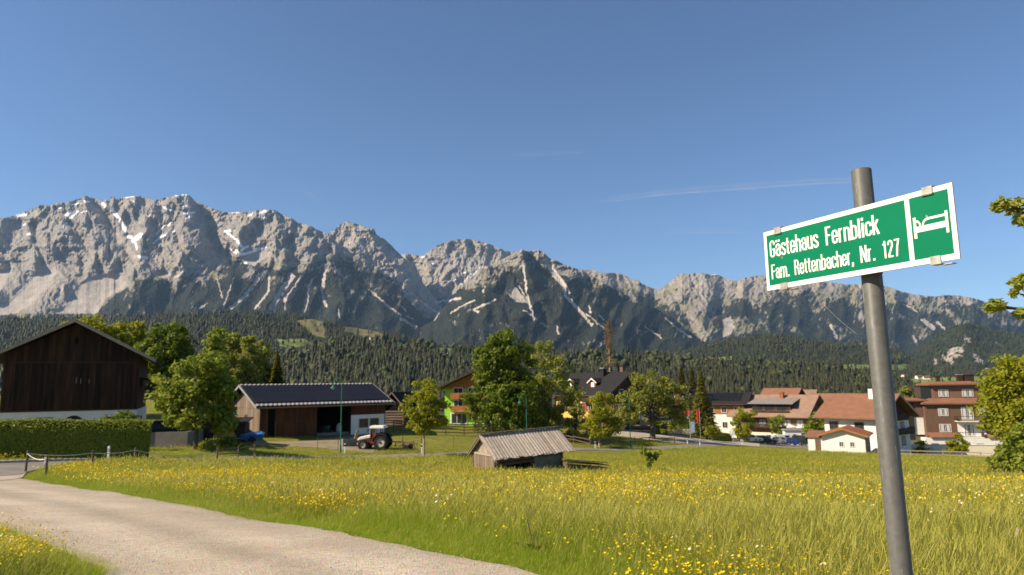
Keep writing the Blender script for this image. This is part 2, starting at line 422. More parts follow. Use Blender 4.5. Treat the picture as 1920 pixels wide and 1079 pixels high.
asF = gp([(-700,893),(-420,884),(-200,877),(0,871),(140,866),(280,862),(411,859),(520,856.5),(640,855),(780,851.5),(900,848)])
mouth = strip('gravel_lane', gp([(-700,912),(-300,909),(-100,907),(0,904),(30,900),(42,897)]), gp([(-700,890),(-300,887),(-100,886),(0,885),(36,886),(52,884)]), m_gravel, 0.048, 80, 10, 2)
asphalt = strip('asphalt_road', asN, asF, m_asphalt, 0.06, 160, 8, 4)
endN, endF = asN[-1], asF[-1]
road2 = strip('asphalt_road', [endN, *[tuple(foot(px, Y)[:2]) for px, Y in ((1000, 74), (1100, 84), (1250, 99), (1400, 122), (1560, 136))]],
              [endF, *[tuple(foot(px, Y)[:2]) for px, Y in ((1000, 79), (1100, 89), (1250, 106), (1400, 129), (1560, 146))]], m_asphalt, 0.06, 120, 6, 4)
track = strip('gravel_path', [tuple(foot(px, Y)[:2]) for px, Y in ((1120, 118), (1180, 116), (1260, 113), (1340, 116), (1420, 123))],
              [tuple(foot(px, Y)[:2]) for px, Y in ((1120, 126), (1180, 128), (1260, 132), (1340, 134), (1420, 136))], m_track, 0.075, 60, 8, 3)
park = strip('car_park', [tuple(foot(px, Y)[:2]) for px, Y in ((1350, 134), (1450, 137), (1560, 141))],
             [tuple(foot(px, Y)[:2]) for px, Y in ((1350, 172), (1450, 176), (1560, 178))], m_asphalt, 0.09, 40, 12, 2)
yard = strip('dirt_yard', gp([(470,836),(540,838),(600,840),(660,846),(700,850)]), gp([(480,829),(540,829),(600,824),(660,818),(720,815)]), m_dirt, 0.03, 60, 12, 4, wob=.5)
kb = MB()
kl = smooth_line([(p[0], p[1] + .25) for p in asF[:6]], 60, 3)
for (x0, y0), (x1, y1) in zip(kl[:-1], kl[1:]):
    a = math.atan2(y1 - y0, x1 - x0); L_ = math.hypot(x1 - x0, y1 - y0)
    kb.box(((x0 + x1) / 2, (y0 + y1) / 2, gz((x0 + x1) / 2, (y0 + y1) / 2) + .08), (L_ - .01, .35, .22), rz=a)
obj('kerb', kb, mat('kerb_stone', (.40, .36, .30), .9, scale=3), kind='structure')
def road_dist(x, y):
    """signed clearance to the nearest road edge (negative on the road)"""
    d = np.full(np.shape(x), 1e9)
    for poly in ROADS:
        q = np.r_[poly, poly[:1]][::3]
        dd = dist_line(x, y, [tuple(p) for p in q])
        d = np.minimum(d, np.where(inpoly(x, y, poly), -dd, dd))
    return d

# ---------------------------------------------------------------- mountains
def c1(l): return [(x / 3.84, 340 + y / 3.84) for x, y in l]
def c2(l): return [(480 + x / 3.84, 380 + y / 3.84) for x, y in l]
def c3(l): return [(940 + x / 3.84, 420 + y / 3.84) for x, y in l]
def c4(l): return [(1420 + x / 3.84, 460 + y / 3.84) for x, y in l]
SCREE = [c1([(-500,980),(0,965),(120,950),(240,885),(300,800),(385,690),(430,650),(330,590),(240,650),(120,780),(0,885),(-500,900)]),
         c1([(-200,760),(0,800),(60,720),(90,620),(30,620),(-200,680)]),
         c1([(370,955),(700,955),(760,850),(930,750),(820,655),(680,665),(560,720),(470,870),(400,930)]),
         c1([(750,390),(870,370),(930,470),(1010,560),(960,562),(880,480)]),
         c1([(1080,650),(1180,640),(1260,660),(1230,705),(1130,690)]),
         c1([(1740,570),(1800,520),(1910,490),(1960,520),(1830,610)]),
         c2([(-20,400),(40,350),(80,345),(20,430)]),
         c3([(40,500),(90,440),(190,570),(110,565)]),
         c3([(1590,690),(1650,670),(1680,740),(1650,800),(1590,820),(1600,750)]),
         c4([(1160,800),(1250,715),(1255,740),(1215,830)]), c4([(1330,820),(1400,735),(1490,730),(1480,800),(1440,800),(1400,860)]),
         c4([(1260,820),(1300,815),(1290,850),(1262,855)]), c4([(1545,780),(1570,770),(1640,860),(1600,870)]), c4([(1635,910),(1655,870),(1672,895)]),
         c4([(1490,660),(1540,680),(1545,700),(1490,695)]), c4([(1705,690),(1730,690),(1755,720),(1730,715)])]
SCREE_LN = [(c1([(1600,920),(1640,820),(1680,700)]), 2.0), (c1([(1660,915),(1760,830),(1900,650)]), 4.5), (c1([(1840,910),(1930,800)]), 3),
            (c1([(1440,910),(1490,880)]), 3), (c1([(1230,720),(1330,640)]), 2.2), (c1([(1560,700),(1600,840)]), 1.6), (c1([(380,920),(470,720)]), 3),
            (c2([(10,745),(90,640),(95,540)]), 2.6), (c2([(110,760),(180,640),(260,535)]), 8), (c2([(205,770),(210,690),(350,500)]), 3),
            (c2([(350,790),(375,700),(375,600),(430,530)]), 2.4), (c2([(505,745),(475,640),(500,490)]), 4.0), (c2([(590,770),(600,830)]), 2.6),
            (c2([(815,630),(950,745),(1040,810)]), 3.4), (c2([(1040,740),(1080,780)]), 2), (c2([(1050,840),(1110,870),(1150,895)]), 5), (c2([(1085,820),(1130,840)]), 2),
            (c2([(1060,640),(1130,660),(1240,750),(1312,798),(1280,850)]), 2.6), (c2([(1335,735),(1312,798)]), 2.2), (c2([(1400,798),(1480,745),(1570,705)]), 2.4),
            (c2([(1290,720),(1470,690)]), 3.4), (c2([(1630,650),(1650,600)]), 1.8), (c2([(1720,700),(1560,770),(1600,790)]), 3.5), (c2([(1450,600),(1530,540),(1640,460)]), 5),
            (c3([(150,260),(175,420),(180,500),(235,690)]), 3.2), (c3([(130,450),(190,560),(215,600)]), 2.2), (c3([(160,625),(230,660)]), 2.6),
            (c3([(330,260),(390,370),(450,440)]), 8), (c3([(450,440),(460,515),(560,620),(650,730)]), 4.6), (c3([(600,640),(750,760)]), 1.6), (c3([(500,400),(530,380)]), 2),
            (c3([(705,660),(735,685)]), 3), (c3([(1030,740),(1150,820)]), 1.5), (c3([(1100,790),(1150,800)]), 2.2), (c3([(1180,680),(1290,770),(1370,820)]), 2.0),
            (c3([(285,715),(325,740)]), 3), (c3([(400,740),(410,790)]), 3), (c3([(630,590),(640,640)]), 2.6), (c3([(490,500),(470,450)]), 2),
            (c4([(530,580),(570,670)]), 4), (c4([(1050,420),(1150,480)]), 1.6), (c4([(1190,540),(1270,600)]), 6), (c4([(1290,550),(1350,605)]), 3), (c4([(1125,660),(1140,695)]), 3.5)]
SNOW = [(c1([(105,255),(190,240)]), 4.5), (c1([(70,272),(85,268)]), 3), (c1([(510,172),(575,158)]), 2.5), (c1([(610,145),(645,148)]), 3.4), (c1([(480,245),(510,215)]), 4),
        (c1([(500,280),(555,220)]), 4), (c1([(585,225),(620,218)]), 2.2), (c1([(450,330),(475,305)]), 5), (c1([(415,200),(440,190)]), 2.4), (c1([(200,383),(212,380)]), 3), (c1([(160,318),(180,310)]), 2.4),
        (c1([(740,165),(790,205),(830,235),(860,275),(905,360)]), 5.5), (c1([(805,190),(825,230)]), 4), (c1([(920,395),(945,405)]), 5), (c1([(960,430),(1015,385)]), 7), (c1([(980,450),(985,490)]), 2.6),
        (c1([(1005,545),(1060,555)]), 5), (c1([(1020,580),(1035,570)]), 2.6), (c1([(1170,185),(1230,210)]), 3.4), (c1([(1320,190),(1360,185)]), 4.6), (c1([(1325,235),(1400,225)]), 3.5), (c1([(1340,270),(1380,250)]), 2.6),
        (c1([(1265,105),(1345,97)]), 2.6), (c1([(1100,450),(1160,400),(1250,362)]), 3.2), (c1([(1130,380),(1190,310)]), 2.4), (c1([(1210,320),(1235,300)]), 3), (c1([(1060,250),(1080,245)]), 3), (c1([(945,140),(990,160)]), 2),
        (c1([(1700,500),(1740,530),(1780,520),(1900,480)]), 4.2), (c1([(1640,480),(1700,520)]), 2.2), (c1([(1740,495),(1785,470)]), 4), (c1([(1620,360),(1700,420),(1740,470)]), 4), (c1([(1630,360),(1680,355)]), 3),
        (c1([(1545,285),(1560,282)]), 2.6), (c1([(1640,228),(1720,226)]), 1.8), (c1([(1790,250),(1815,235)]), 2.8), (c1([(1855,262),(1915,265)]), 4), (c1([(1760,585),(1775,590)]), 2.6), (c1([(1130,165),(1140,150)]), 2), (c1([(905,120),(960,112)]), 1.6),
        (c2([(-10,340),(70,325)]), 4), (c2([(20,80),(70,60)]), 3), (c2([(90,85),(140,65)]), 3.6), (c2([(40,120),(60,110)]), 2.2), (c2([(160,110),(175,100)]), 2), (c2([(755,290),(765,365)]), 1.5), (c2([(770,255),(790,250)]), 1.8),
        (c2([(1190,392),(1215,395)]), 2), (c2([(1262,430),(1275,440)]), 2.6), (c2([(1420,565),(1440,550)]), 1.6), (c3([(1500,368),(1560,366)]), 1.4), (c2([(735,200),(750,205)]), 2), (c2([(670,295),(680,290)]), 1.6), (c2([(1490,515),(1505,505)]), 2)]
# dark clefts and steps (where the face turns away from the sun): the face is carved back along these lines
CLEFT = [(c1([(260,310),(270,450),(310,600)]), 9, 260), (c1([(500,300),(600,430),(650,500)]), 9, 200), (c1([(670,140),(770,260),(820,360)]), 9, 240), (c1([(590,560),(610,680)]), 8, 200),
         (c1([(1450,160),(1500,320),(1560,480),(1700,600)]), 16, 420), (c1([(900,480),(960,590)]), 7, 200), (c1([(700,560),(720,660)]), 6, 150), (c1([(1390,110),(1430,220)]), 6, 160),
         (c1([(1040,400),(1050,470)]), 5, 120), (c1([(1270,380),(1350,560)]), 6, 120), (c1([(0,500),(60,600),(100,740)]), 8, 200), (c1([(360,400),(400,450)]), 5, 120),
         (c2([(240,300),(300,420)]), 14, 330), (c2([(520,320),(620,440),(760,560)]), 7, 180), (c2([(620,300),(700,380)]), 6, 150), (c2([(870,230),(960,330),(1030,380)]), 10, 380), (c2([(1120,430),(1200,570)]), 9, 300),
         (c2([(640,140),(690,230)]), 5, 120), (c2([(1540,290),(1580,390)]), 6, 90), (c2([(1380,330),(1420,440)]), 4, 70), (c2([(440,560),(520,700)]), 7, 160), (c2([(700,500),(860,660)]), 7, 160),
         (c3([(200,250),(330,420)]), 8, 220), (c3([(90,330),(130,430)]), 7, 160), (c3([(270,300),(420,440)]), 6, 150), (c3([(240,520),(320,720)]), 9, 180), (c3([(0,480),(60,700)]), 9, 180),
         (c3([(620,420),(760,640)]), 8, 160), (c3([(1360,370),(1390,450)]), 4, 90), (c3([(1240,500),(1300,640),(1420,800)]), 6, 140), (c3([(1560,620),(1600,700)]), 6, 120)]
m_mount = vcolmat('mountain_face', nscale=0.012, namp=0.22, bump=0.9, bdist=14.0, bscale=0.03)
TREELINE_X = [-300, 0, 60, 180, 240, 290, 330, 352, 390, 415, 440, 470, 500, 530, 600, 640, 700, 750, 800, 830, 880, 930, 985, 1040, 1100, 1160, 1240, 1290, 1330, 1400, 1440, 1560, 1650, 1750, 1850, 2000, 2300]
TREELINE_Y = [590, 588, 585, 580, 532, 515, 527, 514, 522, 502, 492, 498, 505, 496, 492, 488, 508, 532, 545, 545, 530, 505, 484, 512, 520, 536, 556, 560, 566, 556, 546, 548, 548, 566, 575, 600, 640]
def interp(xs, ys, u): return np.interp(u, xs, ys)
def range_sheet(crest, D0, D1, pyb, nu, nv, seed, amp, us=None, kind='rock', tree_off=0.0, jag=1.2, back=True, prof=1.0, clefts=(), speck=0.0, wl=80.0, lit=0.0):
    """heightfield of one mountain: crest line, foot and relief; returns mesh arrays and a lookup of depth"""
    cx = [c[0] for c in crest]; cy = [c[1] for c in crest]
    us = us or (cx[0], cx[-1])
    u = np.linspace(us[0], us[1], nu); t = np.linspace(0, 1, nv)
    cr = interp(cx, cy, u) + jag * fbm(u / 9, u * 0 + seed, seed, 4, .6) + jag * .9 * np.abs(perlin(u / 4.0, u * 0 + 3, seed + 5))
    U, T = np.meshgrid(u, t)
    PYB = np.full_like(u, pyb) if np.isscalar(pyb) else interp([c[0] for c in pyb], [c[1] for c in pyb], u)
    PYB = np.maximum(PYB, cr + 4)
    PY = PYB[None] + (cr - PYB)[None] * T ** prof
    D = D0 + (D1 - D0) * T
    w1 = 14 * fbm(U / 70, PY / 60, seed + 2, 3); 
    n = 0; nh = 0; a = 1.0; l = wl
    for o_ in range(6):
        q = a * l / wl * ridged((U + w1 * min(1, l / 30) + (.30 if o_ % 2 else -.22) * PY * (o_ > 0)) / l, PY / (l * (1.7 if o_ < 2 else 1.15)) + o_ * 3.1, seed + o_ * 7, 1)
        if o_ < 2: n = n + q
        else: nh = nh + q
        l *= 0.5; a *= .96
    def blur(m, ru, rv):
        for ax, r in ((1, ru), (0, rv)):
            if r < 1: continue
            p = np.pad(m, [(r + 1, r) if i == ax else (0, 0) for i in (0, 1)], mode='edge'); c = np.cumsum(p, axis=ax); w = 2 * r + 1
            m = (np.take(c, np.arange(w, c.shape[ax]), ax) - np.take(c, np.arange(0, c.shape[ax] - w), ax)) / w
        return m
    scr = np.zeros_like(U)
    if kind == 'rock':
        wx = U + 2.2 * perlin(U / 6, PY / 6, 61); wy = PY + 2.2 * perlin(U / 6, PY / 6, 62)
        sln = np.zeros_like(U)
        for poly in SCREE: scr = np.maximum(scr, inpoly(wx, wy, poly).astype(float))
        for ln, w in SCREE_LN:
            dd = dist_line(wx, wy, ln); q = sstep(w * .62 + .5, w * .62 - .7, dd); scr = np.maximum(scr, q); sln = np.maximum(sln, q)
        tl = interp(TREELINE_X, TREELINE_Y, U) + tree_off
        fn = fbm(U / 14, PY / 10, seed + 40, 4, .6) * 22 + fbm(U / 40, PY / 30, seed + 44, 3) * 26
        edge = PY - tl + fn
        forest = sstep(-3, 5, edge)
        grassy = sstep(-26, 2, edge + 8 * perlin(U / 5, PY / 4, seed + 50)) * .75
        sp = .62*fbm((U + .45*PY) / 5.5, (PY - .3*U) / 15, seed + 60, 4, .68) + .5*fbm(U / 38, PY / 30, seed + 61, 2)
        bare = sum(q*np.exp(-((U - a)/w)**2 - ((PY - b)/h)**2) for a, b, w, h, q in ((1300, 575, 55, 40, .30), (1350, 615, 60, 25, .22), (1500, 540, 80, 22, .16), (1640, 565, 60, 24, .12), (1760, 590, 90, 32, .08), (905, 520, 40, 30, .2), (640, 520, 90, 28, .10), (890, 575, 25, 18, .22)))
        rk = sstep(.15, .27, sp + bare + speck + sstep(40, 0, edge) * .22 - .12) * (edge > -10)
        forest = np.clip(forest - rk, 0, 1) * (1 - scr)
    else:
        forest = np.ones_like(U); grassy = forest * 0; edge = PY * 0
    if kind == 'rock':
        bs = blur(blur(scr, 9, 5), 9, 5); bf = blur(blur(forest, 12, 6), 12, 6); bs = np.maximum(bs, np.clip(1.5*blur(blur(scr, 26, 14), 26, 14), 0, 1)*.92)
        relief = amp * (.85 * n * (1 - .93 * bs) + 1.15 * nh * (1 - .95 * bs) * (1 - .78 * bf))
    else:
        relief = amp * (n + nh * .6)
    relief = relief * sstep(0, .08, T)
    for ln, w, dp in clefts:
        # asymmetric: gentle on the left, steep on the right
        d = dist_line(U + 1.5 * perlin(U / 5, PY / 5, 71), PY, ln)
        relief = relief - .8 * dp * np.exp(-(d / w) ** 2) * (1 - bs if kind == 'rock' else 1)
    if kind == 'rock':   # tree crowns roughen the wooded slopes
        relief = relief + forest * (14 * rng.random(U.shape) + 16 * perlin(U / 2.6, PY / 2.2, seed + 95))
    D = D - relief - (D1 - D0) * .0
    pos = at(U, PY, D)
    alb = None
    if kind == 'rock':
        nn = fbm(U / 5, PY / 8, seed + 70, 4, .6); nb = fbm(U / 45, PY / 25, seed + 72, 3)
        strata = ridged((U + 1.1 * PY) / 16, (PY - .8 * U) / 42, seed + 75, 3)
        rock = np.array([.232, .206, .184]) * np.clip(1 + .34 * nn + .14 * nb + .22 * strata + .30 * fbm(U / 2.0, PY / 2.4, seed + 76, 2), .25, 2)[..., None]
        warm = np.clip(nb * 1.3 + lit, 0, 1)[..., None]  # the offset raises this mountain's share of paler tan rock
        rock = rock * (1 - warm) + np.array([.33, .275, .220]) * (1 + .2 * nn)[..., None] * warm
        gcol = np.array([.135, .130, .066]) * (1 + .3 * nn)[..., None]
        gr = grassy[..., None] * (1 - scr[..., None]) * sstep(-.25, .25, nn + nb)[..., None]
        alb = rock * (1 - gr) + gcol * gr
        fc = np.array([.021, .024, .017]) * (1 + .95 * fbm(U / 2.2, PY / 2.2, seed + 80, 3, .7) + .35 * nb + .45 * rng.normal(0, 1, U.shape).clip(-1.6, 2))[..., None]
        lg = sstep(.22, .4, fbm(U / 25, PY / 20, seed + 84, 3))[..., None] * .55
        fc = fc * (1 - lg) + np.array([.042, .047, .024]) * lg
        alb = alb * (1 - forest[..., None]) + fc * forest[..., None]
        sc = np.array([.335, .292, .256]) * (1 + .10 * nn + .05 * fbm(U / 3, PY / 30, seed + 90, 2))[..., None]
        sc = sc * (1 + .40 * sln * sstep(-.3, .5, nn + .3))[..., None]
        alb = alb * (1 - scr[..., None]) + sc * scr[..., None]
        sn = np.zeros_like(U); wx = U + 1.8 * perlin(U / 4, PY / 4, 63); wy = PY + 1.6 * perlin(U / 4, PY / 4, 64)
        for ln, w in SNOW: sn = np.maximum(sn, sstep(w * .55 + .5, w * .55 - .5, dist_line(wx, wy, ln)))
        alb = alb * (1 - sn[..., None]) + np.array([.86, .86, .87]) * sn[..., None]
    v = pos.reshape(-1, 3); f = gridfaces(nu, nv)
    if back:   # far side falls away behind the crest
        bk = pos[-1].copy(); k = 1.22; bk = bk * k; bk[:, 2] = pos[0][:, 2] - 60
        v = np.r_[v, bk]; i = np.arange(nu - 1); a0 = (nv - 1) * nu
        f = np.r_[f, np.stack([a0 + i, a0 + i + 1, nv * nu + i + 1, nv * nu + i], 1)]
        if alb is not None: alb = np.r_[alb.reshape(-1, 3), alb[-1]]
    elif alb is not None: alb = alb.reshape(-1, 3)
    def depth(px, py):
        px = np.asarray(px, float); iu = np.clip((px - us[0]) / (us[1] - us[0]) * (nu - 1), 0, nu - 1.001)
        i0 = iu.astype(int); fr = iu - i0
        pb = PYB[i0] * (1 - fr) + PYB[i0 + 1] * fr; pc = cr[i0] * (1 - fr) + cr[i0 + 1] * fr
        T_ = np.clip((pb - py) / (pb - pc), 0, 1) ** (1 / prof); it = np.clip(T_ * (nv - 1), 0, nv - 1.001); j0 = it.astype(int); ft = it - j0
        dd = (D[j0, i0] * (1 - fr) + D[j0, i0 + 1] * fr) * (1 - ft) + (D[j0 + 1, i0] * (1 - fr) + D[j0 + 1, i0 + 1] * fr) * ft
        return dd, pc, pb
    return v, f, alb, depth, (U, PY)
def mountain(name, crest, **k):
    v, f, alb, dep, _ = range_sheet(crest, **k)
    return obj(name, npmesh(name, v, f, m_mount, np.clip(alb, 0.01, .9), smooth=True), kind='structure')

M1 = [(-420,470),(-300,440),(-180,425),(-60,415)] + c1([(0,265),(70,258),(150,228),(220,205),(290,170),(350,175),(440,150),(470,155),(540,135),(590,115),(620,103),(660,120),(690,125),(720,140),(760,132),(790,143),(797,112),(820,110),(832,130),(880,118),(960,105),(1010,108),(1060,122),(1140,132),(1190,118),(1260,103),(1340,92),(1375,110),(1400,140),(1460,165),(1520,190),(1600,220),(1660,225),(1720,222),(1800,218),(1870,205)]) \
     + c2([(0,55),(60,48),(140,55),(190,85),(250,110),(310,140),(340,160),(380,155),(430,190),(490,215),(520,222),(560,262),(600,300),(700,350),(800,420),(950,520),(1040,590),(1090,690),(1150,760),(1220,840),(1290,900),(1400,960),(1450,985)])
M2 = c2([(380,250),(480,225),(520,215),(560,205),(590,170),(630,140),(660,135),(710,150),(760,165),(800,185),(850,190),(870,230),(930,265),(985,320),(1040,375),(1100,430),(1160,520),(1220,600),(1300,700),(1350,800)])
M3 = c2([(900,420),(1000,385),(1040,375),(1100,370),(1160,380),(1200,385),(1250,350),(1300,310),(1370,285),(1440,265),(1520,262),(1600,275),(1690,300),(1750,330),(1800,348),(1850,352),(2000,390),(2200,480)])
M4 = c2([(1180,900),(1280,850),(1330,775),(1400,700),(1500,600),(1650,470),(1750,420),(1850,370)]) + c3([(70,212),(100,202),(140,183),(170,190),(195,200),(230,190),(270,188),(310,210),(350,250),(400,265),(470,300),(540,320),(580,335),(640,370),(700,400),(760,440),(840,480),(950,540),(1100,600),(1250,690),(1350,770),(1440,835),(1560,900)])
M5 = c3([(300,420),(420,360),(540,330),(600,330),(660,330),(730,355),(800,352),(850,355),(890,370),(950,400),(990,405),(1010,430),(1080,460),(1140,470),(1200,430),(1260,375),(1300,353),(1340,365),(1400,355),(1450,355),(1500,362),(1560,365),(1620,395),(1700,410),(1760,385),(1850,372)]) \
     + [(1435,518),(1470,521),(1520,527),(1563,530),(1587,534),(1607,533),(1654,535.5),(1670,539),(1688,546),(1714,552),(1738,555),(1758,556),(1769,553.5),(1797,554),(1824,559),(1842,564),(1889,582),(1920,600),(2020,640),(2200,690),(2400,720)]
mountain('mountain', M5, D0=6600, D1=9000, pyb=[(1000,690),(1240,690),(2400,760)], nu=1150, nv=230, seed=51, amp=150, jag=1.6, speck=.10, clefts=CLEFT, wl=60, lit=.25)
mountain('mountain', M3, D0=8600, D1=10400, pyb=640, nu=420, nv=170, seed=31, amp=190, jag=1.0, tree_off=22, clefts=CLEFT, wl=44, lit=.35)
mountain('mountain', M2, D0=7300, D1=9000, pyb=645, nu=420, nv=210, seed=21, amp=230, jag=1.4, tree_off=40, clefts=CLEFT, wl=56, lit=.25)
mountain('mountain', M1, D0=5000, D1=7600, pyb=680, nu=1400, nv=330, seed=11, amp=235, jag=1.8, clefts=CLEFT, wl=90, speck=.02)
mountain('mountain', M4, D0=4600, D1=6600, pyb=690, nu=800, nv=230, seed=41, amp=210, jag=1.1, clefts=CLEFT, wl=70, speck=.0)

# ---------------------------------------------------------------- forested hills
HB = [(-320,606),(-100,602),(0,599),(60,597),(150,595),(250,593),(330,590),(400,588),(480,585),(530,589),(570,595),(610,604),(640,611),(690,619),(740,629),(780,639),(830,649),(880,657),(1000,672),(1100,690)]
HA = [(-320,672),(-100,668),(0,668),(200,672),(350,684),(440,692),(520,682),(560,666),(600,651),(640,643),(700,644),(750,649),(800,654),(850,659),(900,661),(960,666),(1010,672),(1060,671),(1110,667),(1150,667),(1200,668),(1250,674),(1300,680),(1350,684),(1400,686),(1450,688),(1500,692),(1550,694),(1600,700),(1640,706),(1690,722),(1750,748),(1850,775)]
HC = [(1120,690),(1200,680),(1240,667),(1290,657),(1330,647),(1380,636),(1420,629),(1446,626),(1472,629),(1500,634),(1537,642),(1576,645),(1623,647),(1667,652),(1693,663),(1720,680),(1745,688),(1850,704),(2000,715),(2300,740)]
HD = [(1560,716),(1640,702),(1680,682),(1706,664),(1732,646),(1758,628),(1779,616),(1797,609),(1818,607),(1842,613),(1876,622),(1927,631),(2000,650),(2150,690),(2400,730)]
HE = [(1440,735),(1540,722),(1600,714),(1680,712),(1740,709),(1830,707),(1950,712),(2100,716),(2400,725)]
MEADOW = [[(552,602),(596,597),(608,612),(610,634),(588,628),(568,612)], [(642,612),(692,614),(722,630),(704,638),(672,630),(648,621)], [(516,636),(580,636),(572,648),(548,652),(528,650)], [(738,643),(778,645),(776,649),(740,649)],
          [(1572,684),(1640,683),(1703,683),(1706,692),(1640,697),(1590,693)], [(1690,713),(1700,708),(1950,704),(1960,724),(1760,726),(1712,720)], [(1336,670),(1372,670),(1374,676),(1340,675)], [(820,652),(850,656),(846,664),(824,660)]]
m_hill = vcolmat('forest_floor', nscale=0.02, namp=0.3, bump=0.6, bdist=4.0, bscale=.06)
def hill(crest, D0, D1, pyb, nu, nv, seed, amp, wl=120):
    v, f, _, dep, (U, PY) = range_sheet(crest, D0, D1, pyb, nu, nv, seed, amp, kind='hill', jag=.6, wl=wl)
    nn = fbm(U / 12, PY / 8, seed, 4)
    a = np.array([.030, .038, .016]) * (1 + .4 * nn)[..., None]
    md = np.zeros_like(U)
    for p in MEADOW: md = np.maximum(md, inpoly(U + 9 * fbm(U / 14, PY / 8, 3, 3), PY + 4 * fbm(U / 12, PY / 7, 4, 3), p).astype(float))
    rkm = np.zeros_like(U)
    for p in SCREE[-6:]: rkm = np.maximum(rkm, (inpoly(U + 9 * fbm(U / 7, PY / 7, 13, 4, .65), PY + 11 * fbm(U / 6, PY / 8, 14, 4, .65), p) & (fbm(U / 6, PY / 6, 15, 3) > -.12)).astype(float))
    a = a * (1 - rkm[..., None]) + np.array([.36, .31, .265]) * (1 + .3 * nn)[..., None] * rkm[..., None]
    br = (U < 730)[..., None] * (PY < 636)[..., None]
    mc = np.where(br, np.array([.15, .135, .060]), np.array([.16, .19, .052])) * (1 + .25 * nn)[..., None]
    a = a * (1 - md[..., None]) + mc * md[..., None]
    a = np.r_[a.reshape(-1, 3), a[-1]]
    obj('hill', npmesh('hill', v, f, m_hill, np.clip(a, .01, .9), smooth=True), kind='structure')
    return dep
dHD = hill(HD, 3500, 4700, 735, 260, 90, 75, 70)
dHC = hill(HC, 2500, 3600, [(1100,720),(1300,715),(1650,712),(1700,716),(2300,760)], 420, 90, 74, 80)
dHE = hill(HE, 1300, 1750, 790, 220, 60, 76, 14)
dHB = hill(HB, 1750, 2700, 720, 520, 110, 72, 70)
dHA = hill(HA, 700, 1500, 790, 640, 110, 71, 45)

def conifer_mesh(name, seed, n=7, tiers=4):
    r = random.Random(seed); v = []; f = []; c = []
    for k in range(tiers):
        z0 = .08 + .86 * k / tiers; z1 = min(1.0, z0 + .48 - .05 * k); rr = .21 * (1 - k / (tiers + .35))
        o_ = len(v)
        for i in range(n):
            a = 2 * math.pi * (i + r.random() * .5) / n; q = rr * r.uniform(.75, 1.2)
            v.append((q * math.cos(a), q * math.sin(a), z0 + r.uniform(-.05, .03))); c.append((.019, .024, .010))
        v.append((r.uniform(-.01, .01), r.uniform(-.01, .01), z1)); c.append((.030, .035, .013))
        f += [(o_ + i, o_ + (i + 1) % n, o_ + n) for i in range(n)]
    return npmesh(name, v, f, m_forest, np.array(c), smooth=True)
def round_tree_mesh(name, seed):
    r = np.random.default_rng(seed); v = []; f = []
    bm = bmesh.new()
    for k in range(4):
        M = Matrix.Translation((r.uniform(-.14, .14), r.uniform(-.14, .14), .42 + .14 * k)) @ Matrix.Diagonal((*r.uniform(.2, .27, 2), r.uniform(.2, .28), 1))
        bmesh.ops.create_icosphere(bm, subdivisions=2, radius=1, matrix=M)
    for q in bm.verts:
        q.co += Vector(r.normal(0, .022, 3))
    bm.verts.index_update()
    v = [tuple(q.co) for q in bm.verts]; f = [tuple(q.index for q in p.verts) for p in bm.faces]; bm.free()
    cc = np.array([.055, .066, .018]) * (1 + r.normal(0, .2, (len(v), 1)))
    return npmesh(name, v, f, m_forest, np.clip(cc, .01, 1), smooth=True)
m_forest = tintmat('forest_needles', trans=0.0, c2=(.056, .050, .022), amt=.75)
TCON = [template('conifer', conifer_mesh('conifer', k)) for k in range(3)] + [template('broadleaf', round_tree_mesh('broadleaf', k)) for k in range(2)]
def forest(crest, dep, n, hgt, seed, broad=0.08, yfrac=1.0, clear=True, u=None, maxpy=None, label=None):
    r = np.random.default_rng(seed); u = u or (crest[0][0], crest[-1][0])
    px = r.uniform(u[0], u[1], n); pc = np.interp(px, [c[0] for c in crest], [c[1] for c in crest])
    pb = np.full(n, maxpy if maxpy else 790.0); py = pc + r.random(n) ** .9 * np.maximum(pb - pc, 2)
    keep = r.random(n) < .62 + .9*fbm(px/16, py/7, seed + 21, 3)
    wx = px + 9 * fbm(px / 14, py / 8, 3, 3); wy = py + 4 * fbm(px / 12, py / 7, 4, 3)
    if clear:
        for p in MEADOW: keep &= ~(inpoly(wx, wy, p) | inpoly(wx, wy - 5, p) | inpoly(wx, wy - 10, p)) | (r.random(n) < .06)
    for p in SCREE[-6:]: keep &= ~((inpoly(px + 9 * fbm(px / 7, py / 7, 13, 4, .65), py + 11 * fbm(px / 6, py / 8, 14, 4, .65), p) & (fbm(px / 6, py / 6, 15, 3) > -.12)) | (inpoly(px, py - 5, p) & (r.random(n) < .55)))
    px, py = px[keep], py[keep]; n = len(px)
    D, pc, pb = dep(px, py); ok = (py >= pc - .2) & (py <= pb); px, py, D = px[ok], py[ok], D[ok]; n = len(px)
    pos = at(px, py, D); pos[:, 2] -= 1.0
    patch = fbm(px / 45, py / 22, seed + 3, 4); tint = np.clip(.28 + 1.2 * patch + r.normal(0, .26, n), 0, 1)
    zone = sum(np.exp(-((px - a)/w)**2 - ((py - b)/h)**2) for a, b, w, h in ((550, 668, 60, 26), (1110, 684, 60, 14), (820, 660, 50, 9), (60, 665, 70, 18), (1440, 700, 60, 8), (1290, 690, 40, 10)))
    br = (r.random(n) < broad + .55 * sstep(.15, .40, fbm(px / 50, py / 20, seed + 9, 3)) + .6*zone)
    pick = np.where(br, 3 + r.integers(0, 2, n), r.integers(0, 3, n))
    h = hgt * np.clip(r.normal(.85, .22, n), .35, 1.4) * (1 + .25*patch) * np.where(br, .72, 1); w = h * r.uniform(.85, 1.25, n)
    return scatter('forest', pos, np.stack([w, w, h], 1), r.uniform(0, 6.28, n), tint, TCON, pick, label=label)
forest(HD, dHD, 9000, 25, 5, .05, u=(1600, 2200), maxpy=722)
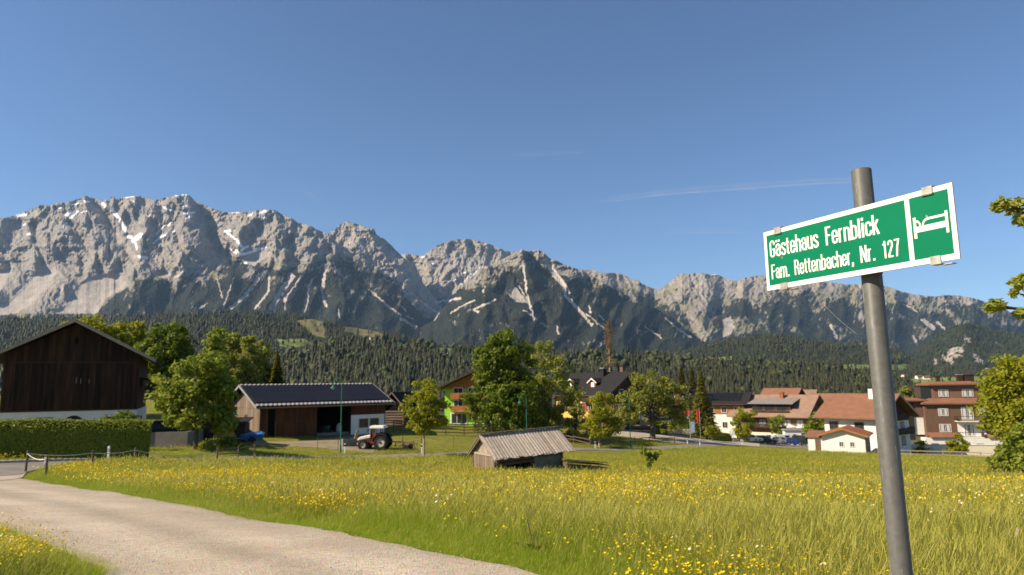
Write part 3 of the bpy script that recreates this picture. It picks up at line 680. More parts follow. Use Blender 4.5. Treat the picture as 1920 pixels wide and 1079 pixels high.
forest(HC, dHC, 16000, 25, 4, .10, u=(1150, 2150), maxpy=722)
forest(HB, dHB, 30000, 20, 2, .05, u=(-250, 1050), maxpy=705)
forest(HA, dHA, 30000, 25, 1, .06, u=(-250, 1830), maxpy=788)
forest(HE, dHE, 1400, 17, 6, .45, u=(1560, 2150), maxpy=770)

# far farmhouses in the clearings
m_white = mat('white_render', (.80, .78, .72), .85, var=.05, scale=2)
m_fwood = mat('far_brown_wood', (.12, .065, .035), .8, scale=1)
m_froof = mat('far_red_roof', (.22, .085, .055), .8, scale=1, c2=(.15, .07, .05))
m_groof = mat('far_grey_roof', (.15, .14, .13), .8, scale=1)
m_glass = mat('window_glass', (.03, .035, .04), .08, var=.1, spec=.6)
def far_house(px, py, dep, L, W, h, roof, label, rz=0.3):
    D, _, _ = dep(np.array([px]), np.array([py])); p = Vector(at(px, py, float(D[0])))
    t = thing('farmhouse', label, 'house', p, rz, 'farmhouses far off on the slopes')
    mb = MB(); mb.prism([(-W/2, -4), (W/2, -4), (W/2, h), (0, h + W*.3), (-W/2, h)], -L/2, L/2, axis='x'); obj('wall', mb, m_white, t)
    r = MB(); s = W/2 + 1.2
    for k in (-1, 1):
        r.add([(-L/2-1, 0, h+W*.3+.35), (L/2+1, 0, h+W*.3+.35), (L/2+1, k*s, h-.5+.35), (-L/2-1, k*s, h-.5+.35), (-L/2-1, 0, h+W*.3), (L/2+1, 0, h+W*.3), (L/2+1, k*s, h-.5), (-L/2-1, k*s, h-.5)],
              [(0,1,2,3),(4,5,6,7),(0,1,5,4),(1,2,6,5),(2,3,7,6),(3,0,4,7)])
    obj('roof', r, roof, t)
    b = MB(); b.bx(-L/2 - .05, L/2 + .05, -W/2 - .1, -W/2 - .02, h*.5, h - .2); obj('wood_cladding', b, m_fwood, t)
    for k in range(3):
        w = MB(); w.bx(-L/2 + L*(k+.5)/3 - .6, -L/2 + L*(k+.5)/3 + .6, -W/2 - .16, -W/2 - .03, h*.12, h*.38); obj('window', w, m_glass, t)
for i, (px, py, d, L, W, h, rf, lb, rz) in enumerate([
    (629, 635, dHB, 13, 9, 5, m_groof, 'tiny pale farmhouse alone in the wooded hillside, leftmost of them', .4),
    (684, 637, dHB, 12, 9, 6, m_groof, 'tiny white farmhouse at the left end of the hillside hamlet under the brown clearing', .1),
    (697, 637, dHB, 14, 10, 6, m_fwood, 'tiny brown roofed farmhouse second in the hillside hamlet under the clearing', .5),
    (708, 638, dHB, 12, 9, 6, m_groof, 'tiny white farmhouse at the right end of the hillside hamlet under the clearing', -.2),
    (743, 642, dHB, 15, 10, 7, m_fwood, 'tiny white farmhouse above the thin green strip on the wooded hillside', .2),
    (833, 653, dHB, 12, 8, 8, m_groof, 'tiny white tall farmhouse on the hillside left of the big tree top', .2),
    (836, 664, dHA, 11, 8, 4, m_groof, 'tiny white low farmhouse just below the tall one left of the big tree', -.3),
    (1697, 709, dHE, 15, 10, 6, m_froof, 'small white farmhouse with red roof in the far green meadow nearest the sign post', .3),
    (1723, 710, dHE, 14, 10, 5, m_froof, 'small farmhouse with red roof, middle one on the far green meadow', .1),
    (1737, 711, dHE, 14, 10, 5, m_froof, 'small farmhouse with red roof, right one on the far meadow by the brown hotel', -.2)]):
    far_house(px, py, d, L, W, h, rf, lb, rz)

# ---------------------------------------------------------------- materials of the village
m_dark_plank = mat('dark_weathered_board', (.058, .024, .010), .85, c2=(.012, .006, .004), scale=1.3, stretch=(3, 3, .35), bump=.3, bscale=20, orand=.55)
m_rust_plank = mat('red_brown_board', (.125, .044, .014), .8, c2=(.055, .021, .008), scale=1.2, stretch=(3, 3, .3), bump=.3, bscale=20, orand=.3)
m_grey_plank = mat('grey_weathered_board', (.235, .185, .145), .85, c2=(.13, .085, .055), scale=1.2, stretch=(3, 3, .3), bump=.3, bscale=20, orand=.25)
m_silver = mat('silvered_roof_board', (.47, .40, .335), .85, c2=(.33, .27, .215), scale=1.6, stretch=(4, .5, 4), bump=.4, bscale=24, orand=.22)
m_log = mat('old_log', (.16, .12, .09), .9, c2=(.07, .05, .04), scale=2, stretch=(.4, 3, 3), bump=.5, bscale=12, orand=.3)
m_fence = mat('fence_wood', (.17, .12, .085), .85, c2=(.10, .07, .05), scale=4, orand=.25)
m_lfence = mat('pale_fence_wood', (.42, .34, .26), .85, c2=(.30, .23, .17), scale=3, orand=.15)
m_roofdark = mat('dark_roof', (.030, .028, .028), .8, c2=(.020, .019, .020), scale=1.5, spec=.12)
m_roofbrown = mat('brown_roof_tiles', (.245, .118, .068), .85, c2=(.19, .085, .05), scale=.8, bump=.4, bscale=5)
m_roofred = mat('orange_brown_roof', (.30, .115, .05), .7, c2=(.22, .085, .04), scale=.8, bump=.3, bscale=5)
m_rooftan = mat('faded_tan_roof', (.31, .195, .13), .8, c2=(.22, .14, .10), scale=.6, bump=.3, bscale=5)
m_solar = mat('solar_panel_glass', (.016, .015, .019), .45, c2=(.011, .010, .014), scale=.5, spec=.15)
m_metal = mat('zinc_sheet', (.45, .45, .45), .45, c2=(.36, .36, .37), scale=2, metal=.5)
m_render = mat('white_wall', (.78, .76, .71), .85, c2=(.70, .67, .61), scale=.7)
m_cream = mat('cream_wall', (.80, .72, .54), .85, c2=(.72, .63, .46), scale=.7)
m_yellow = mat('yellow_wall', (.72, .50, .13), .85, c2=(.64, .43, .11), scale=.7)
m_lime = mat('lime_green_wall', (.30, .62, .035), .8, c2=(.25, .52, .03), scale=.7)
m_brownwood = mat('brown_cladding', (.190, .108, .070), .8, c2=(.135, .075, .05), scale=1.2, stretch=(3, 3, .3), orand=.15)
m_darkwood = mat('dark_brown_wood', (.055, .030, .018), .75, c2=(.035, .02, .013), scale=1.2, stretch=(3, 3, .3), orand=.15)
m_orangewood = mat('orange_larch_wood', (.42, .17, .045), .7, c2=(.32, .12, .03), scale=2, orand=.1)
m_redwood = mat('red_painted_wood', (.28, .055, .04), .7, scale=2)
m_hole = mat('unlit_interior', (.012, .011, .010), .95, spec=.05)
m_curtain = mat('white_curtain', (.62, .60, .55), .9, c2=(.5, .48, .44), scale=8)
m_concrete = mat('concrete', (.22, .21, .19), .9, c2=(.15, .14, .13), scale=1.5)
m_blackish = mat('black_silage_sheet', (.015, .015, .016), .5, scale=2, spec=.3)
m_green_paint = mat('green_lamp_paint', (.02, .17, .10), .4, c2=(.015, .12, .07), scale=5, spec=.5)
m_whitepaint = mat('white_paint', (.82, .81, .78), .5, var=.05, scale=5)
m_rubber = mat('tyre_rubber', (.022, .022, .022), .85, scale=8)

m_tile = mat('pale_grey_tile', (.30, .29, .28), .8, c2=(.22, .215, .21), scale=3)
m_gutter = mat('copper_brown_gutter', (.16, .10, .07), .5, scale=3, metal=.2)
def face_M(f, L, W):
    if f == 'F': u, inn, o = Vector((1, 0, 0)), Vector((0, 1, 0)), Vector((0, 0, 0))
    elif f == 'B': u, inn, o = Vector((-1, 0, 0)), Vector((0, -1, 0)), Vector((0, W, 0))
    elif f == 'R': u, inn, o = Vector((0, 1, 0)), Vector((-1, 0, 0)), Vector((L / 2, W / 2, 0))
    else: u, inn, o = Vector((0, -1, 0)), Vector((1, 0, 0)), Vector((-L / 2, W / 2, 0))
    return Matrix(((u.x, inn.x, 0, o.x), (u.y, inn.y, 0, o.y), (0, 0, 1, o.z), (0, 0, 0, 1)))
def window(t, M, u, z, w, h, mf, curtain=False, mull=1, fr=.09):
    f = MB()
    f.bx(u - w/2 - fr, u - w/2, -.09, .03, z - fr, z + h + fr, M); f.bx(u + w/2, u + w/2 + fr, -.09, .03, z - fr, z + h + fr, M)
    f.bx(u - w/2, u + w/2, -.09, .03, z - fr, z, M); f.bx(u - w/2, u + w/2, -.09, .03, z + h, z + h + fr, M)
    for k in range(mull): f.bx(u - w/2 + w*(k+1)/(mull+1) - .03, u - w/2 + w*(k+1)/(mull+1) + .03, -.06, .0, z, z + h, M)
    w_ = obj('window', f, mf, t)
    p = MB(); p.bx(u - w/2, u + w/2, -.035, -.012, z, z + h, M); obj('pane', p, m_glass, w_)
    if curtain:
        c = MB()
        c.bx(u - w*.42, u - w*.12, -.048, -.038, z + .05, z + h - .03, M); c.bx(u + w*.12, u + w*.42, -.048, -.038, z + .05, z + h - .03, M); obj('curtain', c, m_curtain, w_)
    return w_
def balcony(t, M, u, z, w, d, m, rail=.95, slab=None, bars=True):
    s = MB(); s.bx(u - w/2, u + w/2, -d, -.01, z - .16, z, M); b = obj('balcony', s, slab or m, t)
    r = MB()
    r.bx(u - w/2, u + w/2, -d - .06, -d, z + rail - .1, z + rail, M); r.bx(u - w/2, u + w/2, -d - .05, -d - .01, z + .08, z + .16, M)
    n = int(w / .16)
    if bars:
        for k in range(n): r.bx(u - w/2 + w*(k+.08)/n, u - w/2 + w*(k+.92)/n, -d - .045, -d - .015, z + .16, z + rail - .1, M)
    for q in (-1, 1):
        r.bx(u + q*(w/2 - .03) - .03, u + q*(w/2 - .03) + .03, -d, -.02, z + rail - .1, z + rail, M)
        r.bx(u + q*(w/2 - .03) - .02, u + q*(w/2 - .03) + .02, -d, -.02, z + .1, z + rail - .12, M)
    obj('railing', r, m, b)
    return b
def planks(t, M, u0, u1, z0, top, m, w=.24, out=.03, name='plank', gap=.012, seed=1):
    """upright boards, each an object of its own; top is a height or a function of u"""
    r = random.Random(seed); n = max(1, round((u1 - u0) / w)); w = (u1 - u0) / n
    for k in range(n):
        a = u0 + k * w + gap / 2; b = a + w - gap; o_ = out + r.uniform(-.008, .012)
        za = top(a) if callable(top) else top; zb = top(b) if callable(top) else top
        lo = z0 + r.uniform(-.03, .02)
        if max(za, zb) - lo < .1: continue
        if callable(top) and min(za, zb) < lo: continue
        mb = MB(); mb.prism([(a, lo), (b, lo), (b, zb), (a, za)], -o_, -.002, M); obj(name, mb, m, t)
def slab_roof(t, L, W, he, rise, oe, og, m, th=.2, ridge='x', name='roof', m_fascia=None, ogl=None):
    """two roof slabs; ridge along x (eaves front and back) or along y (gable to the front)"""
    half = (W if ridge == 'x' else L) / 2; sl = rise / half; zt = he + rise + .12; ze = he - oe * sl + .12
    ln0, ln1 = (-L/2 - (ogl if ogl is not None else og), L/2 + og) if ridge == 'x' else (-og, W + og)
    mb = MB()
    for k in (-1, 1):
        sec = [(0, zt + th), (k*(half + oe), ze + th), (k*(half + oe), ze), (0, zt)]
        if ridge == 'x': mb.prism([(W/2 + p[0], p[1]) for p in sec], ln0, ln1, axis='x')
        else: mb.prism(sec, ln0, ln1, axis='y')
    r = obj(name, mb, m, t)
    if ridge == 'x' and L > 8 and rise > 1.9:
        gt_ = MB(); gy = -oe - .06; gt_.tube([(ln0 + .1, gy, ze + .02), (ln1 - .1, gy, ze + .02)], .075, 7)
        gt_.tube([(L/2 - .1, gy, ze), (L/2 - .1, -.08, ze - .5), (L/2 - .1, -.08, -.5)], .045, 6); obj('gutter', gt_, m_gutter, t)
    if m_fascia:
        for e in (ln0 - .05, ln1 + .012):
            f = MB()
            for k in (-1, 1):
                sec = [(0, zt + th + .03), (k*(half + oe), ze + th + .03), (k*(half + oe), ze - .08), (0, zt - .08)]
                if ridge == 'x': f.prism([(W/2 + p[0], p[1]) for p in sec], e, e + .038, axis='x')
                else: f.prism(sec, e, e + .038, axis='y')
            obj('bargeboard', f, m_fascia, t)
    return r
def walls(t, L, W, he, rise, m, ridge='x', base=-1.6, name='wall'):
    mb = MB()
    if ridge == 'x': mb.prism([(0, base), (W, base), (W, he), (W/2, he + rise), (0, he)], -L/2, L/2, axis='x')
    else: mb.prism([(-L/2, base), (L/2, base), (L/2, he), (0, he + rise), (-L/2, he)], 0, W, axis='y')
    return obj(name, mb, m, t)
def chimney(t, x, y, z0, z1, s=.7, m=None, cap=None):
    mb = MB(); mb.bx(x - s/2, x + s/2, y - s/2, y + s/2, z0, z1); c = obj('chimney', mb, m or m_render, t)
    k = MB(); k.bx(x - s/2 - .1, x + s/2 + .1, y - s/2 - .1, y + s/2 + .1, z1, z1 + .12); obj('chimney_cap', k, cap or m_roofdark, c)
def place(px, Y, dz=0):
    p = foot(px, Y); return (p.x, p.y, p.z + dz)

# ---------------------------------------------------------------- left barn
p = foot(132, 60); base_z = float(at(132, 812, 60)[2])
t = thing('barn', 'big dark board barn with white plinth behind the clipped hedge', 'barn', (p.x, p.y, base_z), R_(25))
L, W, HE, RI = 10.1, 15.0, 6.7, 2.75
mb = MB(); mb.prism([(-L/2 + .1, 1.5), (L/2 - .1, 1.5), (L/2 - .1, HE), (0, HE + RI), (-L/2 + .1, HE)], .1, W, axis='y'); obj('wall', mb, m_darkwood, t)
mb = MB(); mb.bx(-L/2 - .02, L/2 + .02, -.04, W, -1.5, 1.85); obj('plinth', mb, m_render, t)
mb = MB(); mb.bx(-L/2 - .03, L/2 + .03, -.10, .02, 1.851, 1.99); obj('sill_beam', mb, m_darkwood, t)
M = face_M('F', L, W)
topf = lambda u: HE + RI * (1 - abs(u) / (L/2)) - .02
planks(t, M, -L/2, L/2, 2.0, 6.05, m_dark_plank, .225, .06, seed=3)
planks(t, M, -L/2, L/2, 5.97, topf, m_dark_plank, .225, .10, seed=4)
mb = MB(); mb.bx(-L/2 + .4, L/2 - .4, -.14, -.105, 5.99, 6.10); obj('drip_board', mb, m_darkwood, t)
slab_roof(t, L, W, HE, RI, 1.35, 1.15, m_roofdark, .2, 'y', m_fascia=m_lfence)
mb = MB()
for k in range(10):
    a = 2*math.pi*k/10; mb.v.append((.1 + .17*math.cos(a), -.155, 7.95 + .30*math.sin(a)))
for k in range(10): mb.v.append((mb.v[k][0], -.09, mb.v[k][2]))
mb.f += [tuple(range(10)), tuple(range(19, 9, -1))] + [(k, (k+1) % 10, 10 + (k+1) % 10, 10 + k) for k in range(10)]
obj('owl_hole', mb, m_hole, t)
for x, h in ((.28, .55), (.62, .45), (1.25, .40)):
    mb = MB(); mb.bx(x - .03, x + .03, -.095, -.085, 4.2, 4.2 + h); obj('slit_window', mb, m_concrete, t)
mb = MB(); mb.bx(-2.9, -1.2, -.09, -.03, .75, 1.35); f = obj('window', mb, m_darkwood, t)
mb = MB(); mb.bx(-2.75, -1.35, -.12, -.092, .83, 1.27); obj('pane', mb, m_glass, f)
mb = MB(); arc = [(.3 + .75*math.cos(math.pi*k/8), .75 + .72*math.sin(math.pi*k/8)) for k in range(9)]; mb.prism(arc, -.08, -.035); f = obj('window', mb, m_darkwood, t)
mb = MB(); arc = [(.3 + .6*math.cos(math.pi*k/8), .80 + .56*math.sin(math.pi*k/8)) for k in range(9)]; mb.prism(arc, -.11, -.082); obj('pane', mb, m_glass, f)
# lean-to on the right flank
mb = MB(); mb.prism([(L/2 + .02, 4.75), (L/2 + 3.0, 4.25), (L/2 + 3.0, 4.08), (L/2 + .02, 4.55)], 2.2, 9.5, axis='y'); obj('lean_to_roof', mb, m_roofdark, t)
for y in (2.6, 6, 9.2):
    mb = MB(); mb.bx(L/2 + 2.6, L/2 + 2.8, y, y + .2, -1, 4.1); obj('post', mb, m_darkwood, t)
mb = MB(); mb.bx(L/2 + .05, L/2 + 2.6, 9.0, 9.15, 2.6, 4.0); obj('back_panel', mb, mat('blue_grey_board', (.10, .16, .22), .7), t)

# ---------------------------------------------------------------- machine barn
cx, cy = float(rays(486, 821)[0] * 74), 74.0
ang = R_(40); ux, uy = math.cos(ang), math.sin(ang)
L, W, HE, RI = 15.1, 9.4, 3.35, 1.95
bz = float(at(486, 821, 74)[2])
t = thing('machine_barn', 'long low timber machine barn with dark solar roof and open bay', 'barn', (cx + ux*L/2, cy + uy*L/2, bz), ang)
M = face_M('F', L, W); S0 = -L/2
mb = MB()   # shell with the open bay left out
mb.bx(-L/2 + .05, S0 + .9, .05, .25, -1, HE); mb.bx(S0 + 1.6, S0 + 6.4, .05, .25, -1, HE); mb.bx(S0 + 10.6, L/2 - .05, .05, .25, -1, HE)
mb.bx(S0 + .9, S0 + 1.6, .05, .25, 2.9, HE); mb.bx(S0 + 6.4, S0 + 10.6, .05, .25, 2.95, HE)
mb.bx(-L/2 + .05, L/2 - .05, W - .2, W, -1, HE)
for x in (-L/2 + .05, L/2 - .25, S0 + 10.6): mb.prism([(.25, -1), (W - .2, -1), (W - .2, HE), (W/2, HE + RI - .1), (.25, HE)], x, x + .2, axis='x')
obj('wall', mb, m_darkwood, t)
mb = MB(); mb.bx(-L/2 + .3, L/2 - .3, .3, W - .3, -.3, .05); obj('floor', mb, m_concrete, t)
planks(t, M, S0 + .0, S0 + .85, 0, HE - .05, m_rust_plank, .21, .03, seed=5)
planks(t, M, S0 + 1.7, S0 + 6.35, 1.52, HE - .05, m_rust_plank, .235, .03, seed=6)
planks(t, M, S0 + 1.6, S0 + 6.4, -.1, 1.5, m_rust_plank, .24, .08, seed=7)
mb = MB(); mb.bx(S0 + 1.55, S0 + 6.45, -.11, -.085, 1.42, 1.56); obj('door_rail', mb, m_rust_plank, t)
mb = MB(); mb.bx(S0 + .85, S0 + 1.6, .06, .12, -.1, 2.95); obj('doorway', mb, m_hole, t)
planks(t, M, S0 + 10.6, L/2, 1.98, HE - .05, m_rust_plank, .235, .03, seed=8)
mb = MB(); mb.bx(S0 + 10.6, L/2, -.05, .045, -1, 1.95); obj('lower_wall', mb, m_render, t)
window(t, M @ Matrix.Translation((0, -.05, 0)), S0 + 12.2, .55, .95, .85, m_brownwood); window(t, M @ Matrix.Translation((0, -.05, 0)), S0 + 13.6, .55, .95, .85, m_brownwood)
ML = face_M('L', L, W)
gt = lambda u: HE + RI * (1 - abs(u) / (W/2)) - .05
planks(t, ML, -W/2, W/2, -.3, 3.1, m_grey_plank, .25, .03, seed=9)
planks(t, ML, -W/2, W/2, 3.05, gt, m_grey_plank, .25, .06, seed=10)
window(t, ML @ Matrix.Translation((0, -.035, 0)), .5, 1.35, .55, .9, m_brownwood)
slab_roof(t, L, W, HE, RI, .95, .75, m_roofdark, .18, 'x', m_fascia=m_metal)
half = W/2; sl = RI / half; zt = HE + RI + .30
nx = 10
for r_ in range(3):          # solar panels lie just above the front slope
    for k in range(nx):
        s0 = .45 + r_ * 1.45; s1 = s0 + 1.43; x0 = -L/2 - .5 + (L + 1.0) * k / nx + .012; x1 = -L/2 - .5 + (L + 1.0) * (k + 1) / nx - .012
        mb = MB(); q = [(W/2 - s, zt - s * sl) for s in (s0, s1)]
        mb.prism([(q[0][0], q[0][1] + .04), (q[1][0], q[1][1] + .04), (q[1][0], q[1][1] + .09), (q[0][0], q[0][1] + .09)], x0, x1, axis='x'); obj('solar_panel', mb, m_solar, t)
for nm, s, d in (('eave_tile', 5.12, .44), ('ridge_tile', .02, .26)):
    n_ = 34
    for k in range(n_):
        x0 = -L/2 - .72 + (L + 1.44) * k / n_; w_ = (L + 1.44) / n_; mb = MB()
        pts = [(x0 + w_ * j / 4, .03 + .085 * math.sin(math.pi * j / 4)) for j in range(5)]
        vs = []
        for s_ in (s, s + d):
            for x_, h_ in pts: vs.append((x_, W/2 - s_, zt - s_ * sl + h_))
        vs += [(v_[0], v_[1], v_[2] - .03) for v_ in vs]
        fs = [(j, j + 1, j + 6, j + 5) for j in range(4)] + [(10 + j, 15 + j, 16 + j, 11 + j) for j in range(4)] + [(5 + j, 6 + j, 16 + j, 15 + j) for j in range(4)] + [(j, 10 + j, 11 + j, j + 1) for j in range(4)]
        mb.add(vs, fs); obj(nm, mb, m_tile, t)
# things inside the open bay
q = t.matrix_basis if False else Matrix.Translation(t.location) @ Matrix.Rotation(ang, 4, 'Z')
def inbay(x, y, z=0.05): return tuple(q @ Vector((x, y, z)))
w = thing('wheelbarrow', 'green wheelbarrow in the dark open bay of the machine barn', 'wheelbarrow', inbay(S0 + 8.2, 1.2), ang + .4)
mb = MB(); mb.add([(-.3,-.35,.75),(.3,-.35,.75),(.3,.35,.75),(-.3,.35,.75),(-.2,-.2,.4),(.2,-.2,.4),(.2,.2,.4),(-.2,.2,.4)], [(4,7,6,5),(0,1,5,4),(1,2,6,5),(2,3,7,6),(3,0,4,7)]); obj('tray', mb, m_green_paint, w)
mb = MB(); mb.tube([(0,-.55,.18),(0,-.50,.18)], .18, 10); obj('wheel', mb, m_rubber, w)
mb = MB(); mb.tube([(-.18,-.5,.2),(-.22,.3,.4),(-.25,.9,.65)], .02, 6); mb.tube([(.18,-.5,.2),(.22,.3,.4),(.25,.9,.65)], .02, 6); mb.tube([(-.2,.25,.4),(-.2,.3,0)], .02, 6); mb.tube([(.2,.25,.4),(.2,.3,0)], .02, 6); obj('frame', mb, m_metal, w)
w = thing('sack', 'pale feed sack standing in the open bay of the machine barn', 'sack', inbay(S0 + 9.8, 1.4), ang)
mb = MB(); mb.tube([(0,0,0),(0,0,.2),(0,0,.7),(0,0,.9),(0,0,1.0)], [.32,.36,.33,.18,.1], 9); obj('bag', mb, m_curtain, w)

# ---------------------------------------------------------------- log shed right of the machine barn
t = thing('log_shed', 'little grey log shed with open gable beside the white barn wall', 'shed', place(738, 93, .1), R_(-22))
L, W, HE, RI = 3.4, 4.5, 2.5, 1.7
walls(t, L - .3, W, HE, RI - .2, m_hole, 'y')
for k in range(6):
    mb = MB(); mb.tube([(-L/2 - .2, -.02, .15 + .33*k), (L/2 + .2, -.02, .15 + .33*k)], .165, 8); obj('log', mb, m_log, t)
    for s in (-1, 1):
        mb = MB(); mb.tube([(s*(L/2 - .05), -.25, .31 + .33*k), (s*(L/2 - .05), W, .31 + .33*k)], .155, 8); obj('log', mb, m_log, t)
slab_roof(t, L, W, HE, RI, .7, .5, m_roofdark, .14, 'y', m_fascia=m_grey_plank)

# ---------------------------------------------------------------- hay hut in the meadow
A = Vector(at(932, 893, 46.2)); B_ = Vector(at(1052, 892, 48.6))
ang = math.atan2(B_.y - A.y, B_.x - A.x); L = (B_ - A).xy.length; W = 3.2
zb = (gz(A.x, A.y) + gz(B_.x, B_.y)) / 2 + .10
t = thing('hay_hut', 'old leaning log hay hut with silvery board roof standing in the meadow', 'hut', ((A.x + B_.x)/2, (A.y + B_.y)/2, zb - .05), ang)
t.rotation_euler = (0, R_(-2.2), ang)
HE, RI = 1.62, 1.08
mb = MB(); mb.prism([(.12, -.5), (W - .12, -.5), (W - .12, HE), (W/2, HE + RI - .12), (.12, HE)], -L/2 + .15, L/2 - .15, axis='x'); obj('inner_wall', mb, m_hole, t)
for k in range(7):
    z = .05 + .222 * k
    for y in (0, W):
        if y == 0 and k < 4:
            mb = MB(); mb.tube([(-L/2 - .18, y, z), (-L/2 + .12, y, z)], .115, 8); obj('log_end', mb, m_log, t)
            mb = MB(); mb.tube([(L*.02, y + .03, z), (L/2 + .15, y + .03, z)], .10, 8); obj('log', mb, m_log, t)
        else:
            mb = MB(); mb.tube([(-L/2 - .2, y, z - .04), (L/2 + .2, y, z - .04)], [.105, .10], 8); obj('log', mb, m_log, t)
    for x in (-L/2, L/2):
        e_ = .2 if k < 5 else -.15
        mb = MB(); mb.tube([(x, -e_, z + .11), (x, W + e_, z + .11)], .11, 8); obj('log', mb, m_log, t)
mb = MB(); mb.bx(L*.06, L/2 - .05, -.16, -.10, -.2, 1.12); obj('leaning_panel', mb, mat('mossy_grey_board', (.20, .20, .17), .9, c2=(.10, .11, .09), scale=3), t)
ML = face_M('L', L, W); gt = lambda u: HE + RI * (1 - abs(u) / (W/2)) - .03
planks(t, ML @ Matrix.Translation((0, -.12, 0)), -W/2 + .05, W/2 - .05, -.3, 1.5, m_grey_plank, .27, .04, seed=12)
planks(t, ML @ Matrix.Translation((0, -.05, 0)), -W/2, W/2, 1.5, gt, m_lfence, .27, .04, seed=13)
mb = MB(); mb.bx(-W/2 - .1, W/2 + .1, -.2, -.16, 1.42, 1.55, ML); obj('tie_beam', mb, m_lfence, t)
sl = RI / (W/2); half = W/2; oe = .55; rr = random.Random(5)
for side in (-1, 1):
    n = 27; x0 = -L/2 - .42; x1 = L/2 + .95
    for lay in range(2):
        for k in range(n):
            a = x0 + (x1 - x0) * (k + .5*lay) / n; b = a + (x1 - x0) / n - .012 + (.02 if lay else 0)
            if b > x1 + .02: continue
            h = .06 + .04*lay + rr.uniform(-.008, .012); e = oe + rr.uniform(-.05, .06)
            if lay: b = a + .12
            mb = MB(); yr, ye = W/2 + side*.02, W/2 + side*(half + e)
            zr, ze = HE + RI + h, HE - e*sl + h; tw = rr.uniform(-.012, .012)
            mb.add([(a, yr, zr), (b, yr, zr), (b, ye, ze + tw), (a, ye, ze), (a, yr, zr - .035), (b, yr, zr - .035), (b, ye, ze + tw - .035), (a, ye, ze - .035)], [(0,1,2,3),(4,7,6,5),(0,4,5,1),(1,5,6,2),(2,6,7,3),(3,7,4,0)])
            obj('roof_board' if not lay else 'cover_strip', mb, m_silver, t)
mb = MB(); mb.bx(-L/2 - .45, L/2 + .98, W/2 - .22, W/2 + .02, HE + RI + .14, HE + RI + .18); obj('ridge_board', mb, m_log, t)
for s in (-1, 1):
    mb = MB(); mb.prism([(W/2, HE + RI - .02), (W/2 + s*(half + oe), HE - oe*sl - .02), (W/2 + s*(half + oe), HE - oe*sl - .14), (W/2, HE + RI - .16)], -L/2 - .38, -L/2 - .33, axis='x'); obj('verge_board', mb, m_grey_plank, t)
# collapsed boards beside the hut
p = foot(1095, 48.5)
t = thing('board_pile', 'collapsed stack of dark old boards beside the hay hut', 'board pile', (p.x, p.y, p.z), ang)
rr = random.Random(8)
for k in range(9):
    mb = MB(); z = .22 + .10*k; x0 = -1.75 + rr.uniform(-.1, .15); x1 = 1.75 + rr.uniform(-.5, .1)
    tl = -.06*k/8*1.5
    y = rr.uniform(-.25, .25)
    mb.add([(x0, y-.3, z+.22), (x1, y-.3, z-.12+tl), (x1, y+.3, z-.12+tl), (x0, y+.3, z+.22), (x0, y-.3, z+.17), (x1, y-.3, z-.17+tl), (x1, y+.3, z-.17+tl), (x0, y+.3, z+.17)], [(0,1,2,3),(4,7,6,5),(0,4,5,1),(1,5,6,2),(2,6,7,3),(3,7,4,0)])
    obj('board', mb, m_log, t)
mb = MB(); mb.tube([(-1.45, -.45, -.2), (-1.42, -.45, .62)], .05, 7); obj('stake', mb, m_lfence, t)
mb = MB(); mb.tube([(.1, -.4, -.2), (.1, -.4, .75)], .07, 7); obj('stake', mb, m_log, t)

# ---------------------------------------------------------------- village houses
# green guest house
t = thing('guest_house', 'lime green guest house with orange wooden balconies half behind the big tree', 'house', place(893, 125), R_(-14))
L, W, HE, RI = 12.0, 12.0, 7.0, 2.6
walls(t, L, W, HE, RI, m_lime, 'y')
M = face_M('F', L, W)
mb = MB(); mb.prism([(-L/2 + .1, HE - .3), (L/2 - .1, HE - .3), (L/2 - .1, HE - .1), (0, HE + RI - .1), (-L/2 + .1, HE - .1)], -.05, -.005, axis='y'); obj('gable_cladding', mb, m_orangewood, t)
for z in (2.7, 5.0):
    balcony(t, M, .3, z, 9.6, 1.2, m_orangewood)
    for u in (-3.4, -.6, 2.4): window(t, M, u, z + .1, 1.6, 1.75, m_whitepaint)
window(t, M, -3.2, .5, 2.8, 1.7, m_whitepaint, mull=2); window(t, M, 1.2, .5, 2.8, 1.7, m_whitepaint, mull=2)
for z in (.8, 3.0, 5.3): window(t, face_M('L', L, W), -2, z, 1.1, 1.3, m_whitepaint); 
mb = MB()
for u in (-4.4, 0, 4.6): mb.bx(u - .1, u + .1, -1.2, -1.0, -.5, 2.55, M)
obj('terrace_post', mb, m_whitepaint, t)
slab_roof(t, L, W, HE, RI, 1.2, 1.6, m_roofdark, .22, 'y', m_fascia=m_darkwood)

# yellow inn
ang = R_(-50); c = foot(1137, 125); L, W, HE, RI = 13.0, 11.0, 7.0, 3.5
t = thing('inn', 'yellow inn with black roof and small red dormers behind young trees', 'house', (c.x - math.cos(ang)*L/2, c.y - math.sin(ang)*L/2, c.z - .2), ang)
walls(t, L, W, HE, RI, m_yellow, 'x')
M = face_M('F', L, W); MR = face_M('R', L, W)
mb = MB(); mb.prism([(-W/2 + .02, 5.0), (W/2 - .02, 5.0), (W/2 - .02, HE), (0, HE + RI - .05), (-W/2 + .02, HE)], -.06, -.005, MR); obj('gable_cladding', mb, m_darkwood, t)
for u in (-5, -2.6, 0, 2.6, 5):
    for z in (.9, 3.7):
        window(t, M, u, z, 1.0, 1.4, m_whitepaint)
        for s in (-1, 1):
            mb = MB(); mb.bx(u + s*.95 - .28, u + s*.95 + .28, -.07, -.01, z - .05, z + 1.45, M); obj('shutter', mb, m_redwood, t)
balcony(t, M, 3.6, 5.4, 4.6, .9, m_darkwood); balcony(t, M, 4.4, 3.1, 3.0, .9, m_redwood)
for u in (-3, 0, 3): window(t, MR, u, 3.4, 1.1, 1.4, m_whitepaint); window(t, MR, u, .8, 1.1, 1.4, m_whitepaint)
balcony(t, MR, 0, 5.6, 8, 1.1, m_darkwood)
